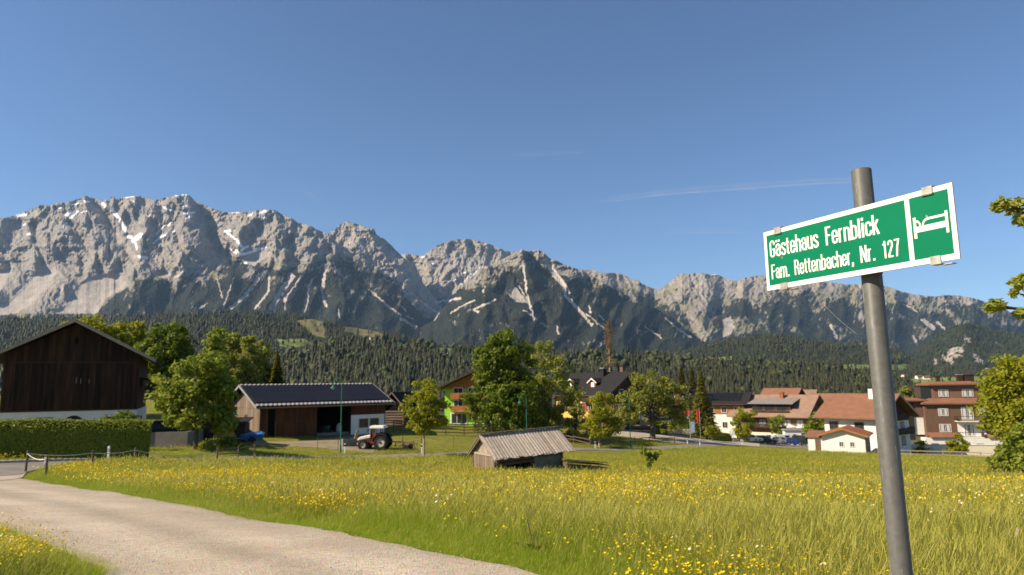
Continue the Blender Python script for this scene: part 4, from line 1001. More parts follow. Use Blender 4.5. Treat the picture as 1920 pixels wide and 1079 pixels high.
window(t, MR, -1.4, 6.0, 1.0, 1.5, m_whitepaint); window(t, MR, 1.4, 6.0, 1.0, 1.5, m_whitepaint)
slab_roof(t, L, W, HE, RI, 1.1, 1.5, m_roofdark, .22, 'x', m_fascia=m_fence)
sl = RI / (W/2)
for x in (-3.6, 2.2):
    y0 = 1.2; zb = HE + y0*sl
    mb = MB(); mb.prism([(-.75, zb), (.75, zb), (.75, zb + 1.2), (0, zb + 1.75), (-.75, zb + 1.2)], y0, y0 + 2.6, Matrix.Translation((x, 0, 0))); d = obj('dormer', mb, m_redwood, t)
    mb = MB()
    for s in (-1, 1): mb.prism([(0, zb + 1.95), (s*1.15, zb + 1.12), (s*1.15, zb + .97), (0, zb + 1.78)], y0 - .3, y0 + 2.9, Matrix.Translation((x, 0, 0)))
    obj('dormer_roof', mb, m_roofdark, d)
    mb = MB()
    for s in (-1, 1): mb.prism([(0, zb + 1.98), (s*1.2, zb + 1.13), (s*1.2, zb + .92), (0, zb + 1.74)], y0 - .36, y0 - .31, Matrix.Translation((x, 0, 0)))
    obj('dormer_trim', mb, m_whitepaint, d)
    mb = MB(); mb.bx(x - .38, x + .38, y0 - .05, y0 - .005, zb + .3, zb + 1.15); obj('dormer_window', mb, m_whitepaint, d)
chimney(t, 2.0, 4.4, HE + 2, HE + RI + 1.0, .8, m_roofdark, m_metal); chimney(t, 5.6, 5.8, HE + 2, HE + RI + 1.3, .7, m_brownwood)

# inn terrace building under the oak
t = thing('cafe_terrace', 'low white cafe front with awning and dark arch window behind the oak', 'building', place(1190, 131), R_(-8))
L, W, HE = 12, 5, 3.0
walls(t, L, W, HE, .3, m_render, 'x'); M = face_M('F', L, W)
mb = MB(); mb.prism([(-.2, HE + .1), (-2.6, HE - .5), (-2.6, HE - .62), (-.2, HE - .04)], -L/2, L/2 - 2, axis='x'); obj('awning', mb, m_whitepaint, t)
mb = MB(); mb.prism([(-2.5, .6), (0.9, .6), (0.9, 1.7), (.3, 2.3), (-1.8, 2.3), (-2.5, 1.7)], -.06, -.01); obj('arch_window', mb, m_glass, t)
window(t, M, 3.4, .8, 1.4, 1.3, m_brownwood); window(t, M, -4.2, .8, 1.4, 1.3, m_brownwood)
slab_roof(t, L, W, HE, .8, .5, .4, m_roofdark, .2, 'x')
mb = MB()
for k in range(9): mb.bx(-L/2 + .2 + k*1.4, -L/2 + .3 + k*1.4, -3.2, -3.1, -.8, .95)
mb.bx(-L/2, L/2, -3.21, -3.09, .85, .98); mb.bx(-L/2, L/2, -3.2, -3.1, .3, .75); obj('terrace_railing', mb, m_darkwood, t)
mb = MB(); mb.bx(-L/2, L/2, -3.1, 0, -1.5, .05); obj('terrace', mb, m_concrete, t)
for i, u in enumerate((-4.6, -2.2, .2, 2.6)):
    pp = Matrix.Translation(t.location) @ Matrix.Rotation(t.rotation_euler.z, 4, 'Z') @ Vector((u, -3.16, .99))
    f = thing('flower_box', ['red flower box at the left end of the cafe terrace railing', 'red flower box second from left on the cafe terrace railing', 'red flower box third from left on the cafe terrace railing', 'red flower box at the right end of the cafe terrace railing'][i], 'flower box', pp, t.rotation_euler.z, 'flower boxes on the cafe railing')
    mb = MB(); mb.bx(-.5, .5, -.12, .12, 0, .2); obj('box', mb, m_whitepaint, f)
    mb = MB()
    for k in range(30):
        a = Vector((rng.uniform(-.5, .5), rng.uniform(-.16, .16), rng.uniform(.2, .45))); mb.box(a, (.11, .11, .09), rz=rng.uniform(0, 3))
    obj('blossoms', mb, m_redwood, f, kind='stuff')

# chalet behind oak and spruces
t = thing('chalet', 'dark brown chalet glimpsed between the oak and the spruces', 'house', place(1262, 150), R_(-35))
L, W, HE, RI = 11, 9, 6.8, 2.6
walls(t, L, W, HE, RI, m_brownwood, 'y'); M = face_M('F', L, W)
mb = MB(); mb.bx(-L/2 - .03, L/2 + .03, -.03, W, -1, 2.4); obj('ground_floor', mb, m_cream, t)
balcony(t, M, 0, 3.0, 10, 1.2, m_darkwood); balcony(t, M, 0, 5.6, 8, 1.2, m_darkwood)
for u in (-3, 0, 3):
    for z in (.6, 3.3, 5.9): window(t, M @ Matrix.Translation((0, -.03, 0)), u, z, 1.1, 1.4, m_whitepaint)
slab_roof(t, L, W, HE, RI, 1.3, 1.5, m_roofdark, .22, 'y', m_fascia=m_darkwood)

# grey roofed house with solar roof
t = thing('house', 'white house with orange wood band and grey solar roof right of the spruces', 'house', (float(at(1356, 737, 178)[0]), 178, float(at(1356, 737, 178)[2]) - 9.6), R_(-30))
L, W, HE, RI = 10, 9, 7.1, 2.2
walls(t, L, W, HE, RI, m_render, 'x'); M = face_M('F', L, W); MR = face_M('R', L, W)
mb = MB(); mb.bx(-L/2 - .02, L/2 + .02, -.06, -.01, 4.2, HE - .1); obj('wood_cladding', mb, m_orangewood, t)
mb = MB(); mb.prism([(-W/2, 3), (W/2, 3), (W/2, HE), (0, HE + RI - .05), (-W/2, HE)], -.06, -.01, MR); obj('gable_cladding', mb, m_brownwood, t)
for u in (-3.2, 0, 3.2): window(t, M, u, .8, 1.2, 1.4, m_whitepaint); window(t, M @ Matrix.Translation((0, -.06, 0)), u, 4.7, 1.2, 1.3, m_whitepaint)
window(t, MR, -1.5, .8, 1.4, 1.4, m_brownwood); balcony(t, MR, 0, 3.0, 7, 1.1, m_darkwood)
slab_roof(t, L, W, HE, RI, 1.1, 1.1, m_roofdark, .22, 'x', m_fascia=m_fence)
sl = RI / (W/2)
for k in range(6):
    for r_ in range(2):
        x0 = -L/2 - .2 + k*1.55; s0 = .5 + r_*1.9; mb = MB(); zt = HE + RI + .34
        mb.prism([(W/2 - s0, zt - s0*sl + .05), (W/2 - s0 - 1.86, zt - (s0 + 1.86)*sl + .05), (W/2 - s0 - 1.86, zt - (s0 + 1.86)*sl + .1), (W/2 - s0, zt - s0*sl + .1)], x0, x0 + 1.52, axis='x'); obj('solar_panel', mb, m_solar, t)

# big tan roofed hotel
ang = R_(-42); c = foot(1440, 170)
t = thing('hotel', 'broad hotel with faded brown roof, roof loggia and cream ground floor behind the parked cars', 'hotel', (c.x, c.y, float(at(1445, 741, 178)[2]) - 12.2), ang)
L, W, HE, RI = 17.0, 14, 7.7, 4.2
walls(t, L, W, HE, RI, m_brownwood, 'x', base=-4); M = face_M('F', L, W); MR = face_M('R', L, W)
mb = MB(); mb.bx(-L/2 - .03, L/2 + .03, -.05, W, -4, 3.4); obj('ground_floor', mb, m_cream, t)
slab_roof(t, L, W, HE, RI, 1.4, 1.6, m_rooftan, .3, 'x', m_fascia=m_fence)
sl = RI / (W/2)
mb = MB(); mb.bx(-4.4, 5.2, 1.0, 5.4, HE + .3, HE + 2.5); d = obj('dormer', mb, m_darkwood, t)
mb = MB(); mb.prism([(.2, HE + 2.45), (6.4, HE + 3.75), (6.4, HE + 3.95), (.2, HE + 2.65)], -5.2, 6.0, axis='x'); obj('dormer_roof', mb, mat('weathered_tin', (.25, .215, .19), .8, c2=(.20, .17, .15), scale=1), d)
for u in (-3, 0, 3): 
    mb = MB(); mb.bx(u - 1.1, u + 1.1, .93, .99, HE + .9, HE + 2.2); obj('dormer_window', mb, m_glass, d)
balcony(t, M, .4, HE + .05, 9.6, .1, m_darkwood); balcony(t, M, -1, 4.6, 8, 1.3, m_darkwood)
chimney(t, 1.5, 5.6, HE + 2, HE + RI + .9, .9, m_roofred, m_roofred)
for u in (-7.5, -4.5, -1.5, 1.5, 4.5, 7.5): window(t, M, u, 4.7, 1.3, 1.6, m_whitepaint, True)
for u in (-7.5, -5, -2.5): window(t, M @ Matrix.Translation((0, -.05, 0)), u, .7, 1.6, 1.7, m_brownwood)
for u in (-4, 0, 4): window(t, MR, u, 4.4, 1.4, 1.7, m_brownwood); window(t, MR, u, .8, 1.4, 1.7, m_brownwood)
balcony(t, MR, 0, 4.2, 12, 1.4, m_darkwood); balcony(t, MR, 0, 7.2, 8, 1.4, m_darkwood)
mb = MB(); mb.bx(2.5, L/2 + 1.5, -4.6, -.1, -4, 2.7); obj('terrace_wing', mb, m_cream, t)
mb = MB(); mb.bx(2.3, L/2 + 1.7, -4.8, -.08, 2.71, 3.0); obj('terrace_slab', mb, m_render, t)
mb = MB()
for k in range(12): mb.bx(2.5 + k*.7, 2.56 + k*.7, -4.75, -4.69, 3.0, 3.95)
mb.bx(2.3, L/2 + 1.7, -4.76, -4.68, 3.9, 3.98); obj('terrace_railing', mb, m_metal, t)
for u in (3.6, 5.8, 8.0):
    mb = MB(); mb.bx(u - .65, u + .65, -4.66, -4.61, .2, 2.2); obj('arched_door', mb, m_glass if u < 7 else m_brownwood, t)
for i, u in enumerate((3.6, 6.2, 8.8)):
    pp = Matrix.Translation(t.location) @ Matrix.Rotation(ang, 4, 'Z') @ Vector((u, -2.6, 3.0))
    f = thing('parasol', ['white parasol at the left of the hotel roof terrace', 'white parasol in the middle of the hotel roof terrace', 'white parasol at the right of the hotel roof terrace'][i], 'parasol', pp, 0, 'parasols on the hotel terrace')
    mb = MB(); mb.tube([(0,0,0),(0,0,2.2)], .04, 6); obj('pole', mb, m_metal, f)
    mb = MB(); n = 8; mb.v = [(0,0,2.55)] + [(1.5*math.cos(2*math.pi*k/n), 1.5*math.sin(2*math.pi*k/n), 2.0) for k in range(n)] + [(0,0,2.5)] + [(1.45*math.cos(2*math.pi*k/n), 1.45*math.sin(2*math.pi*k/n), 1.9) for k in range(n)]
    mb.f = [(0, 1 + k, 1 + (k+1) % n) for k in range(n)] + [(n+1, n+2+(k+1) % n, n+2+k) for k in range(n)] + [(1+k, n+2+k, n+2+(k+1) % n, 1+(k+1) % n) for k in range(n)]; obj('canopy', mb, m_render, f)

for px, Y, L, W, HE, RI, rz, ridge, rpy, lab in ((1458, 210, 9, 8, 8.6, 2.4, -40, 'x', 728, 'brown house with red brown roof rising behind the big hotel ridge, left one'), (1498, 214, 7, 8, 8.4, 1.6, -30, 'x', 731, 'low dark gabled house just right of the red brown roof behind the hotel'), (1542, 196, 9, 11, 8.4, 3.6, -48, 'x', 738, 'dark chalet with red brown roof and shaded gable between hotel and white house')):
    t = thing('house', lab, 'house', (float(at(px, rpy, Y)[0]), Y, float(at(px, rpy, Y + 5)[2]) - HE - RI - .35), R_(rz))
    walls(t, L, W, HE, RI, m_darkwood, ridge, base=-8); M = face_M('F', L, W); MR = face_M('R', L, W)
    slab_roof(t, L, W, HE, RI, 1.2, 1.3, m_roofbrown if 'dark gabled' not in lab else m_rooftan, .25, ridge, m_fascia=m_darkwood)
    for u in (-3, 0, 3): window(t, M, u, HE - 2.2, 1.1, 1.3, m_whitepaint); window(t, M, u, HE - 5, 1.1, 1.3, m_whitepaint)
    window(t, MR, 0, HE - 2, 1.2, 1.4, m_whitepaint); balcony(t, MR, 0, HE - 2.6, 6, 1.1, m_darkwood)

# white house with brown roof, right gable in shade
ang = R_(-52); c = foot(1643, 122); L, W, HE, RI = 9.6, 12.6, 6.0, 3.5
t = thing('house', 'white house with wide brown roof and shaded balcony gable behind the sign post', 'house', (c.x - math.cos(ang)*L/2, c.y - math.sin(ang)*L/2, float(at(1643, 847, 122)[2])), ang)
walls(t, L, W, HE, RI, m_render, 'x'); M = face_M('F', L, W); MR = face_M('R', L, W)
mb = MB(); mb.prism([(-W/2 + .02, 4.9), (W/2 - .02, 4.9), (W/2 - .02, HE), (0, HE + RI - .05), (-W/2 + .02, HE)], -.07, -.01, MR); obj('gable_cladding', mb, m_darkwood, t)
slab_roof(t, L, W, HE, RI, 1.2, 1.5, m_roofbrown, .26, 'x', m_fascia=m_lfence)
for u in (-3, 1.6): window(t, M, u, 3.5, 1.5, 1.3, m_brownwood)
balcony(t, MR, 1.5, 2.7, 8.5, 1.2, m_darkwood); balcony(t, MR, 0, 5.3, 6, 1.2, m_darkwood)
for u in (-3, 0.2, 3.4):
    for z in (.5, 3.1): window(t, MR, u, z, 1.3, 1.5, m_brownwood, True)
chimney(t, 2.0, W/2 - 1.3, HE + 1.5, HE + RI + 1.3, .9, m_render)
# garage
ang = R_(-32); c = foot(1617, 112); L, W, HE, RI = 6.4, 8.0, 2.5, 1.0
t = thing('garage', 'low white garage with orange brown roof and two small square windows', 'garage', (c.x - math.cos(ang)*L/2, c.y - math.sin(ang)*L/2, float(at(1617, 849, 112)[2])), ang)
walls(t, L, W, HE, RI, m_render, 'y', base=-2.0); M = face_M('F', L, W)
slab_roof(t, L, W, HE, RI, .6, .7, m_roofred, .16, 'y', m_fascia=m_orangewood)
window(t, M, -.3, .85, .55, .7, m_whitepaint); window(t, M, 1.3, .85, .55, .7, m_whitepaint)
mb = MB(); mb.bx(.3, W - .3, .02, .05, -.4, 2.3, face_M('R', L, W) @ Matrix.Translation((-W/2, -.07, 0))); obj('garage_door', mb, mat('grey_green_door', (.16, .19, .18), .6), t)
mb = MB(); mb.tube([(L/2 + .12, -.25, HE - .3), (L/2 + .06, -.08, HE - .55), (L/2 + .06, -.08, -.8)], .05, 6); obj('downpipe', mb, m_brownwood, t)
mb = MB(); mb.bx(-L/2 - 2.2, -L/2 - .01, .4, 4.2, -2, 2.1); a = obj('annex', mb, m_render, t)
mb = MB(); mb.prism([(.1, 2.12), (4.5, 2.9), (4.5, 3.05), (.1, 2.27)], -L/2 - 2.6, -L/2 - .05, axis='x'); obj('annex_roof', mb, m_roofbrown, a)
mb = MB(); mb.bx(-L/2 - 1.1, -L/2 - .25, .33, .39, .0, 1.9); obj('annex_door', mb, m_brownwood, a)

# brown and white hotel on the right
ang = R_(-14); c = foot(1790, 140)
t = thing('hotel', 'brown and white four storey hotel with flat penthouse and balconies right of the post', 'hotel', (c.x, c.y, float(at(1790, 850, 140)[2])), ang)
mb = MB(); mb.bx(-5.4, 6.0, 0, 9, 3.1, 9.6); obj('wall', mb, m_brownwood, t)
mb = MB(); mb.bx(-6.2, 9.0, -1.4, 9.2, -2.5, 3.0); obj('base_wall', mb, m_render, t)
mb = MB(); mb.bx(-9.4, -5.45, 1.2, 8, 3.5, 10.2); g_ = obj('stair_wing', mb, m_render, t)
mb = MB(); mb.bx(-9.45, -5.44, 1.14, 8, 7.0, 10.25); obj('upper_cladding', mb, m_brownwood, g_)
mb = MB(); mb.bx(-9.3, -7.3, 1.0, 1.12, 2.4, 10.0); obj('glass_front', mb, m_glass, g_)
mb = MB()
for k in range(6): mb.bx(-9.35, -7.25, .92, .995, 2.4 + 1.4*k, 2.52 + 1.4*k)
for k in range(3): mb.bx(-9.35 + k*1.0, -9.25 + k*1.0, .91, .99, 2.4, 10.0)
obj('glazing_bars', mb, m_darkwood, g_)
def hip(x0, x1, y0, y1, z, m, h=.55, name='roof', e=.9):
    r = MB(); r.add([(x0-e, y0-e, z), (x1+e, y0-e, z), (x1+e, y1+e, z), (x0-e, y1+e, z), (x0-e, y0-e, z-.28), (x1+e, y0-e, z-.28), (x1+e, y1+e, z-.28), (x0-e, y1+e, z-.28), (x0+1.2, y0+1.2, z+h), (x1-1.2, y0+1.2, z+h), (x1-1.2, y1-1.2, z+h), (x0+1.2, y1-1.2, z+h)],
        [(4,7,6,5),(0,1,5,4),(1,2,6,5),(2,3,7,6),(3,0,4,7),(0,8,9,1),(1,9,10,2),(2,10,11,3),(3,11,8,0),(8,11,10,9)])
    return obj(name, r, m, t)
hip(-9.4, -5.5, 1.2, 8, 10.55, m_roofbrown, .4)
hip(-5.0, 5.6, .3, 9, 9.9, m_roofbrown, .9)
mb = MB(); mb.bx(-3.2, 5.4, 1.6, 8.4, 9.9, 13.4); obj('penthouse', mb, m_brownwood, t)
hip(-3.2, 5.4, 1.6, 8.4, 13.7, m_roofbrown, .5, e=.8)
mb = MB(); mb.bx(-5.2, -3.25, 2.2, 6, 10.4, 13.0); obj('roof_terrace_screen', mb, m_glass, t)
chimney(t, -1.2, 4, 13.8, 15.2, .7, m_darkwood); chimney(t, 3.2, 5, 13.8, 15.5, 1.0, m_darkwood, m_metal); chimney(t, 4.8, 5, 13.8, 15.4, 1.6, m_darkwood)
M = face_M('F', 10, 9)
for u, z, w, h, y in ((-1.2, 11.2, 1.6, 1.3, 1.6), (3.2, 11.2, 1.8, 1.3, 1.6), (-2.1, 7.4, 1.6, 1.3, 0), (2.2, 6.7, 1.9, 2.3, 0), (-2.0, 4.2, 1.9, 1.4, 0), (2.2, 3.4, 1.6, 2.2, -.06), (4.9, 7.4, 1.0, 1.3, 0)):
    window(t, M @ Matrix.Translation((0, y, 0)), u, z, w, h, m_whitepaint, True)
mb = MB(); mb.bx(.2, 5.2, -.06, .04, 3.05, 6.3); obj('white_panel', mb, m_render, t)
balcony(t, M, 2.2, 6.35, 4.8, 1.5, m_darkwood, slab=m_render, bars=False); balcony(t, M, 2.2, 3.2, 4.2, 1.35, m_darkwood, slab=m_render, bars=False)
mb = MB(); mb.prism([(.0, 3.9), (-1.8, 3.1), (-1.8, 3.25), (.0, 4.05)], -5.4, .0, axis='x'); obj('porch_roof', mb, m_roofbrown, t)
mb = MB(); mb.prism([(.0, 3.6), (-1.7, 3.02), (-1.7, 3.17), (.0, 3.75)], 4.9, 8.9, axis='x'); obj('porch_roof', mb, m_roofbrown, t)
MB_ = face_M('F', 10, 9) @ Matrix.Translation((0, -1.4, 0))
for u in (-4.6, -1.0, 3.4, 6.6): window(t, MB_, u, .9, 1.1, 1.0, m_brownwood)
c2_ = foot(1800, 130)
t = thing('garden_wall', 'low cream wall in front of the brown and white hotel', 'wall', (c2_.x, c2_.y, float(at(1800, 858, 130)[2])), R_(-10))
mb = MB(); mb.bx(-9, 8, 0, .4, -2.5, 2.2); obj('wall', mb, m_cream, t)
mb = MB(); mb.bx(-9.1, 8.1, -.08, .48, 2.2, 2.32); obj('coping', mb, m_render, t)

# ---------------------------------------------------------------- trees
LM = {
 'dark': leafmat('leaf_dark_green', (.095, .142, .013), (.195, .235, .019), .42),
 'mid': leafmat('leaf_mid_green', (.185, .235, .024), (.300, .335, .042), .5),
 'yellow': leafmat('leaf_yellow_green', (.240, .265, .016), (.365, .350, .024), .5),
 'pale': leafmat('leaf_pale_green', (.235, .262, .044), (.365, .370, .075), .5),
 'olive': leafmat('leaf_olive', (.215, .240, .036), (.325, .320, .060), .5),
 'hedge': leafmat('hedge_leaf', (.095, .122, .007), (.190, .215, .010), .06),
 'needle': leafmat('spruce_needle', (.085, .086, .016), (.150, .128, .026), .25),
 'larch': leafmat('larch_needle', (.160, .165, .022), (.245, .220, .034), .4),
}
m_bark = mat('bark', (.13, .105, .08), .9, c2=(.07, .055, .04), scale=5, stretch=(2, 2, .5), bump=.6, bscale=18)
m_palebark = mat('pale_bark', (.42, .33, .22), .9, c2=(.30, .23, .15), scale=5, stretch=(2, 2, .5))
def leaves(centers, rad, n, size, seed, up=.35, elong=1.5, flat=.75):
    r = np.random.default_rng(seed); k = len(centers)
    idx = r.integers(0, k, n); d = r.normal(0, 1, (n, 3)); d /= np.linalg.norm(d, axis=1)[:, None]
    rr = r.random(n) ** .45
    C = centers[idx]; Rd = rad[idx][:, None] * np.array([1, 1, flat])
    p = C + d * Rd * rr[:, None]
    nrm = d * .8 + r.normal(0, .55, (n, 3)) + np.array([0, 0, up]); nrm /= np.linalg.norm(nrm, axis=1)[:, None]
    a = np.cross(nrm, r.normal(0, 1, (n, 3))); a /= np.linalg.norm(a, axis=1)[:, None]; b = np.cross(nrm, a)
    s = size * r.uniform(.6, 1.3, n)[:, None]
    v = np.stack([p - a*s*.5*elong, p + b*s*.42 + nrm*s*.08, p + a*s*.5*elong, p - b*s*.42 + nrm*s*.08], 1).reshape(-1, 3)
    f = np.arange(4*n).reshape(n, 4)
    cl = r.random(k)
    t = np.clip(.5*cl[idx] + .5*r.random(n), 0, 1)
    return v, f, np.repeat(t, 4)
def crown_centers(ells, n, seed, shell=.55):
    r = np.random.default_rng(seed); out = []; w = np.array([e[3]*e[4] for e in ells]) ** .9; w = w / w.sum()
    ix = r.choice(len(ells), n, p=w)
    for i in ix:
        cx, cy, cz, rx, rz_ = ells[i]
        d = r.normal(0, 1, 3); d /= np.linalg.norm(d); q = shell + (1 - shell) * r.random() ** .6
        out.append((cx + d[0]*rx*q, cy + d[1]*rx*q, cz + d[2]*rz_*q))
    return np.array(out)
def tree(label, base, ells, lm, nleaf=5000, size=.34, ncl=90, clr=.9, trunk=.3, seed=0, group=None, name='tree', cat='tree', zfork=None, shell=.55, bark=None, limbs=9, elong=1.5, lean=0.0, up=.35):
    """ells: crown lobes (dx, dy, height, radius, half height) in metres"""
    t = thing(name, label, cat, base, 0, group)
    cs = crown_centers(ells, ncl, seed, shell); r = random.Random(seed)
    rad = np.array([clr * r.uniform(.65, 1.25) for _ in cs])
    v, f, ti = leaves(cs, rad, nleaf, size, seed, up, elong)
    obj('crown', npmesh('crown', v, f, LM[lm], tint=ti), None, t)
    top = max(e[2] for e in ells); zf = zfork or min(e[2] - e[4]*.8 for e in ells)
    mb = MB(); tx = ells[0][0]*.5
    mb.tube([(-lean, 0, -.6), (-lean*.8, 0, .15), (r.uniform(-.1, .1)*trunk, 0, zf*.6), (tx*.3, 0, zf), (tx, ells[0][1]*.5, top*.72), (ells[0][0], ells[0][1], top)], [trunk*1.35, trunk, trunk*.85, trunk*.75, trunk*.38, trunk*.1], 9)
    for k in range(limbs):
        c = cs[r.randrange(len(cs))]; z0 = zf + (max(c[2] - zf, .2)) * r.uniform(.05, .45); q = min(1, max(0, (z0 - zf) / (top - zf + .01)))
        s = Vector((tx*(.3 + .7*q), ells[0][1]*.5*q, z0)); e = Vector(c); m_ = (s + e)/2 + Vector((0, 0, -.12*(e - s).length))
        mb.tube([s, m_, e], [trunk*.34, trunk*.22, trunk*.06], 6, caps=False)
    obj('trunk', mb, bark or m_bark, t)
    return t
def tz(px, py, Y): 
    p = at(px, py, Y); return (float(p[0]), float(p[1]), gz(p[0], p[1]))
def lobes(base, Y, spec, depth=.8):
    """crown lobes given as picture extents (px, py, half width px, half height px) at distance Y"""
    out = []
    for i, (px, py, hw, hh) in enumerate(spec):
        p = at(px, py, Y); out.append((float(p[0]) - base[0], (((i*37) % 7)/7 - .5)*hw/FPX*Y*depth, float(p[2]) - base[2], hw/FPX*Y, hh/FPX*Y))
    return out
def ptree(label, px, Y, spec, lm, **k):
    b = foot(px, Y); b = (b.x, b.y, b.z)
    return tree(label, b, lobes(b, Y, spec), lm, **k)

ptree('big dense rounded maple tree towering over the meadow behind the hay hut', 945, 100, [(946,652,34,32),(925,675,34,34),(970,672,34,34),(940,700,56,46),(945,740,68,46),(910,755,40,36),(988,758,38,42),(945,785,64,26)], 'dark', nleaf=24000, size=.34, ncl=330, clr=1.15, trunk=.55, seed=1, limbs=14)
ptree('taller pale topped tree close behind the right side of the big maple', 1030, 108, [(1018,670,24,28),(1035,700,34,34),(1030,745,40,40),(1025,790,34,28)], 'pale', nleaf=6500, size=.34, ncl=120, clr=.95, trunk=.3, seed=2)
ptree('slender light green tree between the big maple group and the yellow inn', 1076, 100, [(1076,740,18,26),(1072,780,28,34),(1082,810,26,24)], 'olive', nleaf=2700, size=.3, ncl=60, clr=.7, trunk=.16, seed=3)
ptree('young yellowish tree with pale slanting trunk in front of the inn', 1122, 95, [(1128,758,22,24),(1132,790,32,28),(1118,800,24,18),(1145,800,18,18)], 'yellow', nleaf=4600, size=.27, ncl=80, clr=.75, trunk=.15, seed=4, bark=m_palebark, zfork=1.6)
ptree('wide open oak tree with stout trunk by the pale track', 1222, 116, [(1222,722,40,28),(1190,742,34,32),(1258,745,36,34),(1225,765,56,30),(1180,772,26,22),(1270,775,22,24)], 'olive', nleaf=7000, size=.34, ncl=130, clr=1.0, trunk=.5, seed=5, limbs=16, shell=.3, zfork=2.6)
ptree('young yellow green street tree with slim pale trunk right of the tractor', 795, 68, [(800,735,24,22),(792,765,34,28),(815,775,24,26),(800,795,32,16)], 'yellow', nleaf=5200, size=.24, ncl=90, clr=.62, trunk=.12, seed=6, bark=m_palebark, zfork=2.0)
ptree('leafy maple with short trunk standing left of the machine barn', 370, 57, [(385,690,40,26),(365,720,60,34),(330,745,40,26),(405,745,34,38),(375,775,50,26),(420,790,20,24)], 'mid', nleaf=11000, size=.27, ncl=170, clr=.72, trunk=.2, seed=7, limbs=14, zfork=2.2)
ptree('yellow green broad tree rising just behind the big barn roof', 168, 88, [(170,625,44,28),(140,650,40,30),(200,650,30,34),(165,690,60,40)], 'yellow', nleaf=7000, size=.36, ncl=110, clr=1.05, trunk=.3, seed=8)
ptree('light green tree between the barn gable and the dark tree', 248, 90, [(248,630,26,26),(240,665,34,36),(255,705,34,36)], 'yellow', nleaf=5200, size=.36, ncl=90, clr=1.0, trunk=.3, seed=9)
ptree('dark green round topped tree behind the leafy maple', 312, 86, [(330,635,32,26),(312,670,44,38),(290,640,26,28),(310,715,50,40)], 'dark', nleaf=9500, size=.36, ncl=140, clr=1.05, trunk=.35, seed=10)
for i, (px, Y, sp, lm, lab) in enumerate([
    (408, 92, [(408,645,20,26),(402,685,28,36),(410,725,26,26)], 'mid', 'tall light green ash, leftmost of the slim trees behind the machine barn'),
    (440, 98, [(440,652,16,24),(436,690,22,40),(446,725,22,24)], 'pale', 'slim pale ash, second from left of the trees behind the machine barn'),
    (470, 95, [(466,650,18,24),(470,690,26,40),(480,722,22,22)], 'olive', 'slim olive green ash, third from left of the trees behind the machine barn'),
    (497, 100, [(494,668,16,26),(498,700,20,32),(500,728,20,18)], 'olive', 'thin brownish ash, fourth from left of the trees behind the machine barn')]):
    ptree(lab, px, Y, sp, lm, nleaf=3600, size=.34, ncl=70, clr=.8, trunk=.2, seed=20+i, group='slim trees behind the machine barn', shell=.3)
ptree('low light green tree beside the white cladded parking entrance', 1392, 138, [(1392,778,20,14),(1388,798,26,18),(1400,808,18,14)], 'yellow', nleaf=3000, size=.32, ncl=60, clr=.75, trunk=.14, seed=30, bark=m_palebark)
ptree('small green tree in front of the cream hotel ground floor', 1453, 158, [(1453,788,14,12),(1455,803,13,10)], 'mid', nleaf=1600, size=.34, ncl=36, clr=.8, trunk=.12, seed=31)
ptree('dark bush tree between hotel terrace and white house', 1535, 150, [(1532,790,18,14),(1548,800,18,14),(1522,803,14,10)], 'mid', nleaf=2600, size=.36, ncl=50, clr=.9, trunk=.15, seed=32)
ptree('small round tree on the skyline just left of the white house chimney', 1604, 220, [(1604,748,14,9),(1604,756,15,8)], 'olive', nleaf=1500, size=.5, ncl=30, clr=1.2, trunk=.2, seed=33)
ptree('loose yellow green birch behind the post left of the brown hotel', 1700, 175, [(1695,740,14,20),(1706,755,18,24),(1688,765,16,22)], 'olive', nleaf=3000, size=.45, ncl=60, clr=1.1, trunk=.2, seed=34, shell=.3)
ptree('narrow dark green tree touching the brown hotel stair wing', 1744, 170, [(1744,735,9,18),(1744,760,12,24)], 'mid', nleaf=1800, size=.45, ncl=40, clr=1.0, trunk=.2, seed=35)
ptree('small bright green tree in front of the low cream garden wall', 1793, 122, [(1795,822,7,8),(1793,836,18,9),(1782,842,13,6),(1808,840,10,6)], 'yellow', nleaf=2200, size=.26, ncl=50, clr=.5, trunk=.12, seed=36)
ptree('small yellow bush at the left foot of the brown hotel', 1728, 132, [(1728,838,12,12),(1722,848,14,8)], 'yellow', nleaf=1300, size=.3, ncl=26, clr=.7, trunk=.1, seed=37, name='bush', cat='bush')
ptree('large yellow green tree filling the right edge of the meadow', 1898, 54, [(1910,700,52,40),(1885,735,50,44),(1935,740,60,60),(1870,775,34,34),(1900,790,60,40),(1960,780,60,60)], 'yellow', nleaf=17000, size=.22, ncl=260, clr=.75, trunk=.28, seed=38, limbs=18, shell=.4, zfork=1.5)
ptree('rich green shrub at the foot of the large right hand tree', 1903, 49, [(1915,835,40,34),(1890,865,34,26),(1930,860,46,34)], 'mid', nleaf=7500, size=.2, ncl=120, clr=.5, trunk=.1, seed=39, name='bush', cat='bush')
ptree('small low leafy plant left of the rich green shrub', 1862, 48.5, [(1862,882,13,8),(1872,878,10,8)], 'olive', nleaf=500, size=.16, ncl=20, clr=.25, trunk=.03, seed=40, name='bush', cat='bush')
ptree('lone young sapling standing in the open meadow right of the hut', 1218, 52.5, [(1210,845,11,7),(1222,856,10,9),(1232,848,8,5),(1226,864,12,4),(1206,888,8,6),(1217,876,4,12)], 'mid', nleaf=900, size=.15, ncl=44, clr=.2, trunk=.05, seed=41, name='sapling', cat='tree', shell=.3)
ptree('low weeds in the meadow just right of the lone sapling', 1246, 53, [(1240,886,7,7),(1252,890,12,4)], 'olive', nleaf=260, size=.16, ncl=16, clr=.22, trunk=.02, seed=42, name='bush', cat='bush')
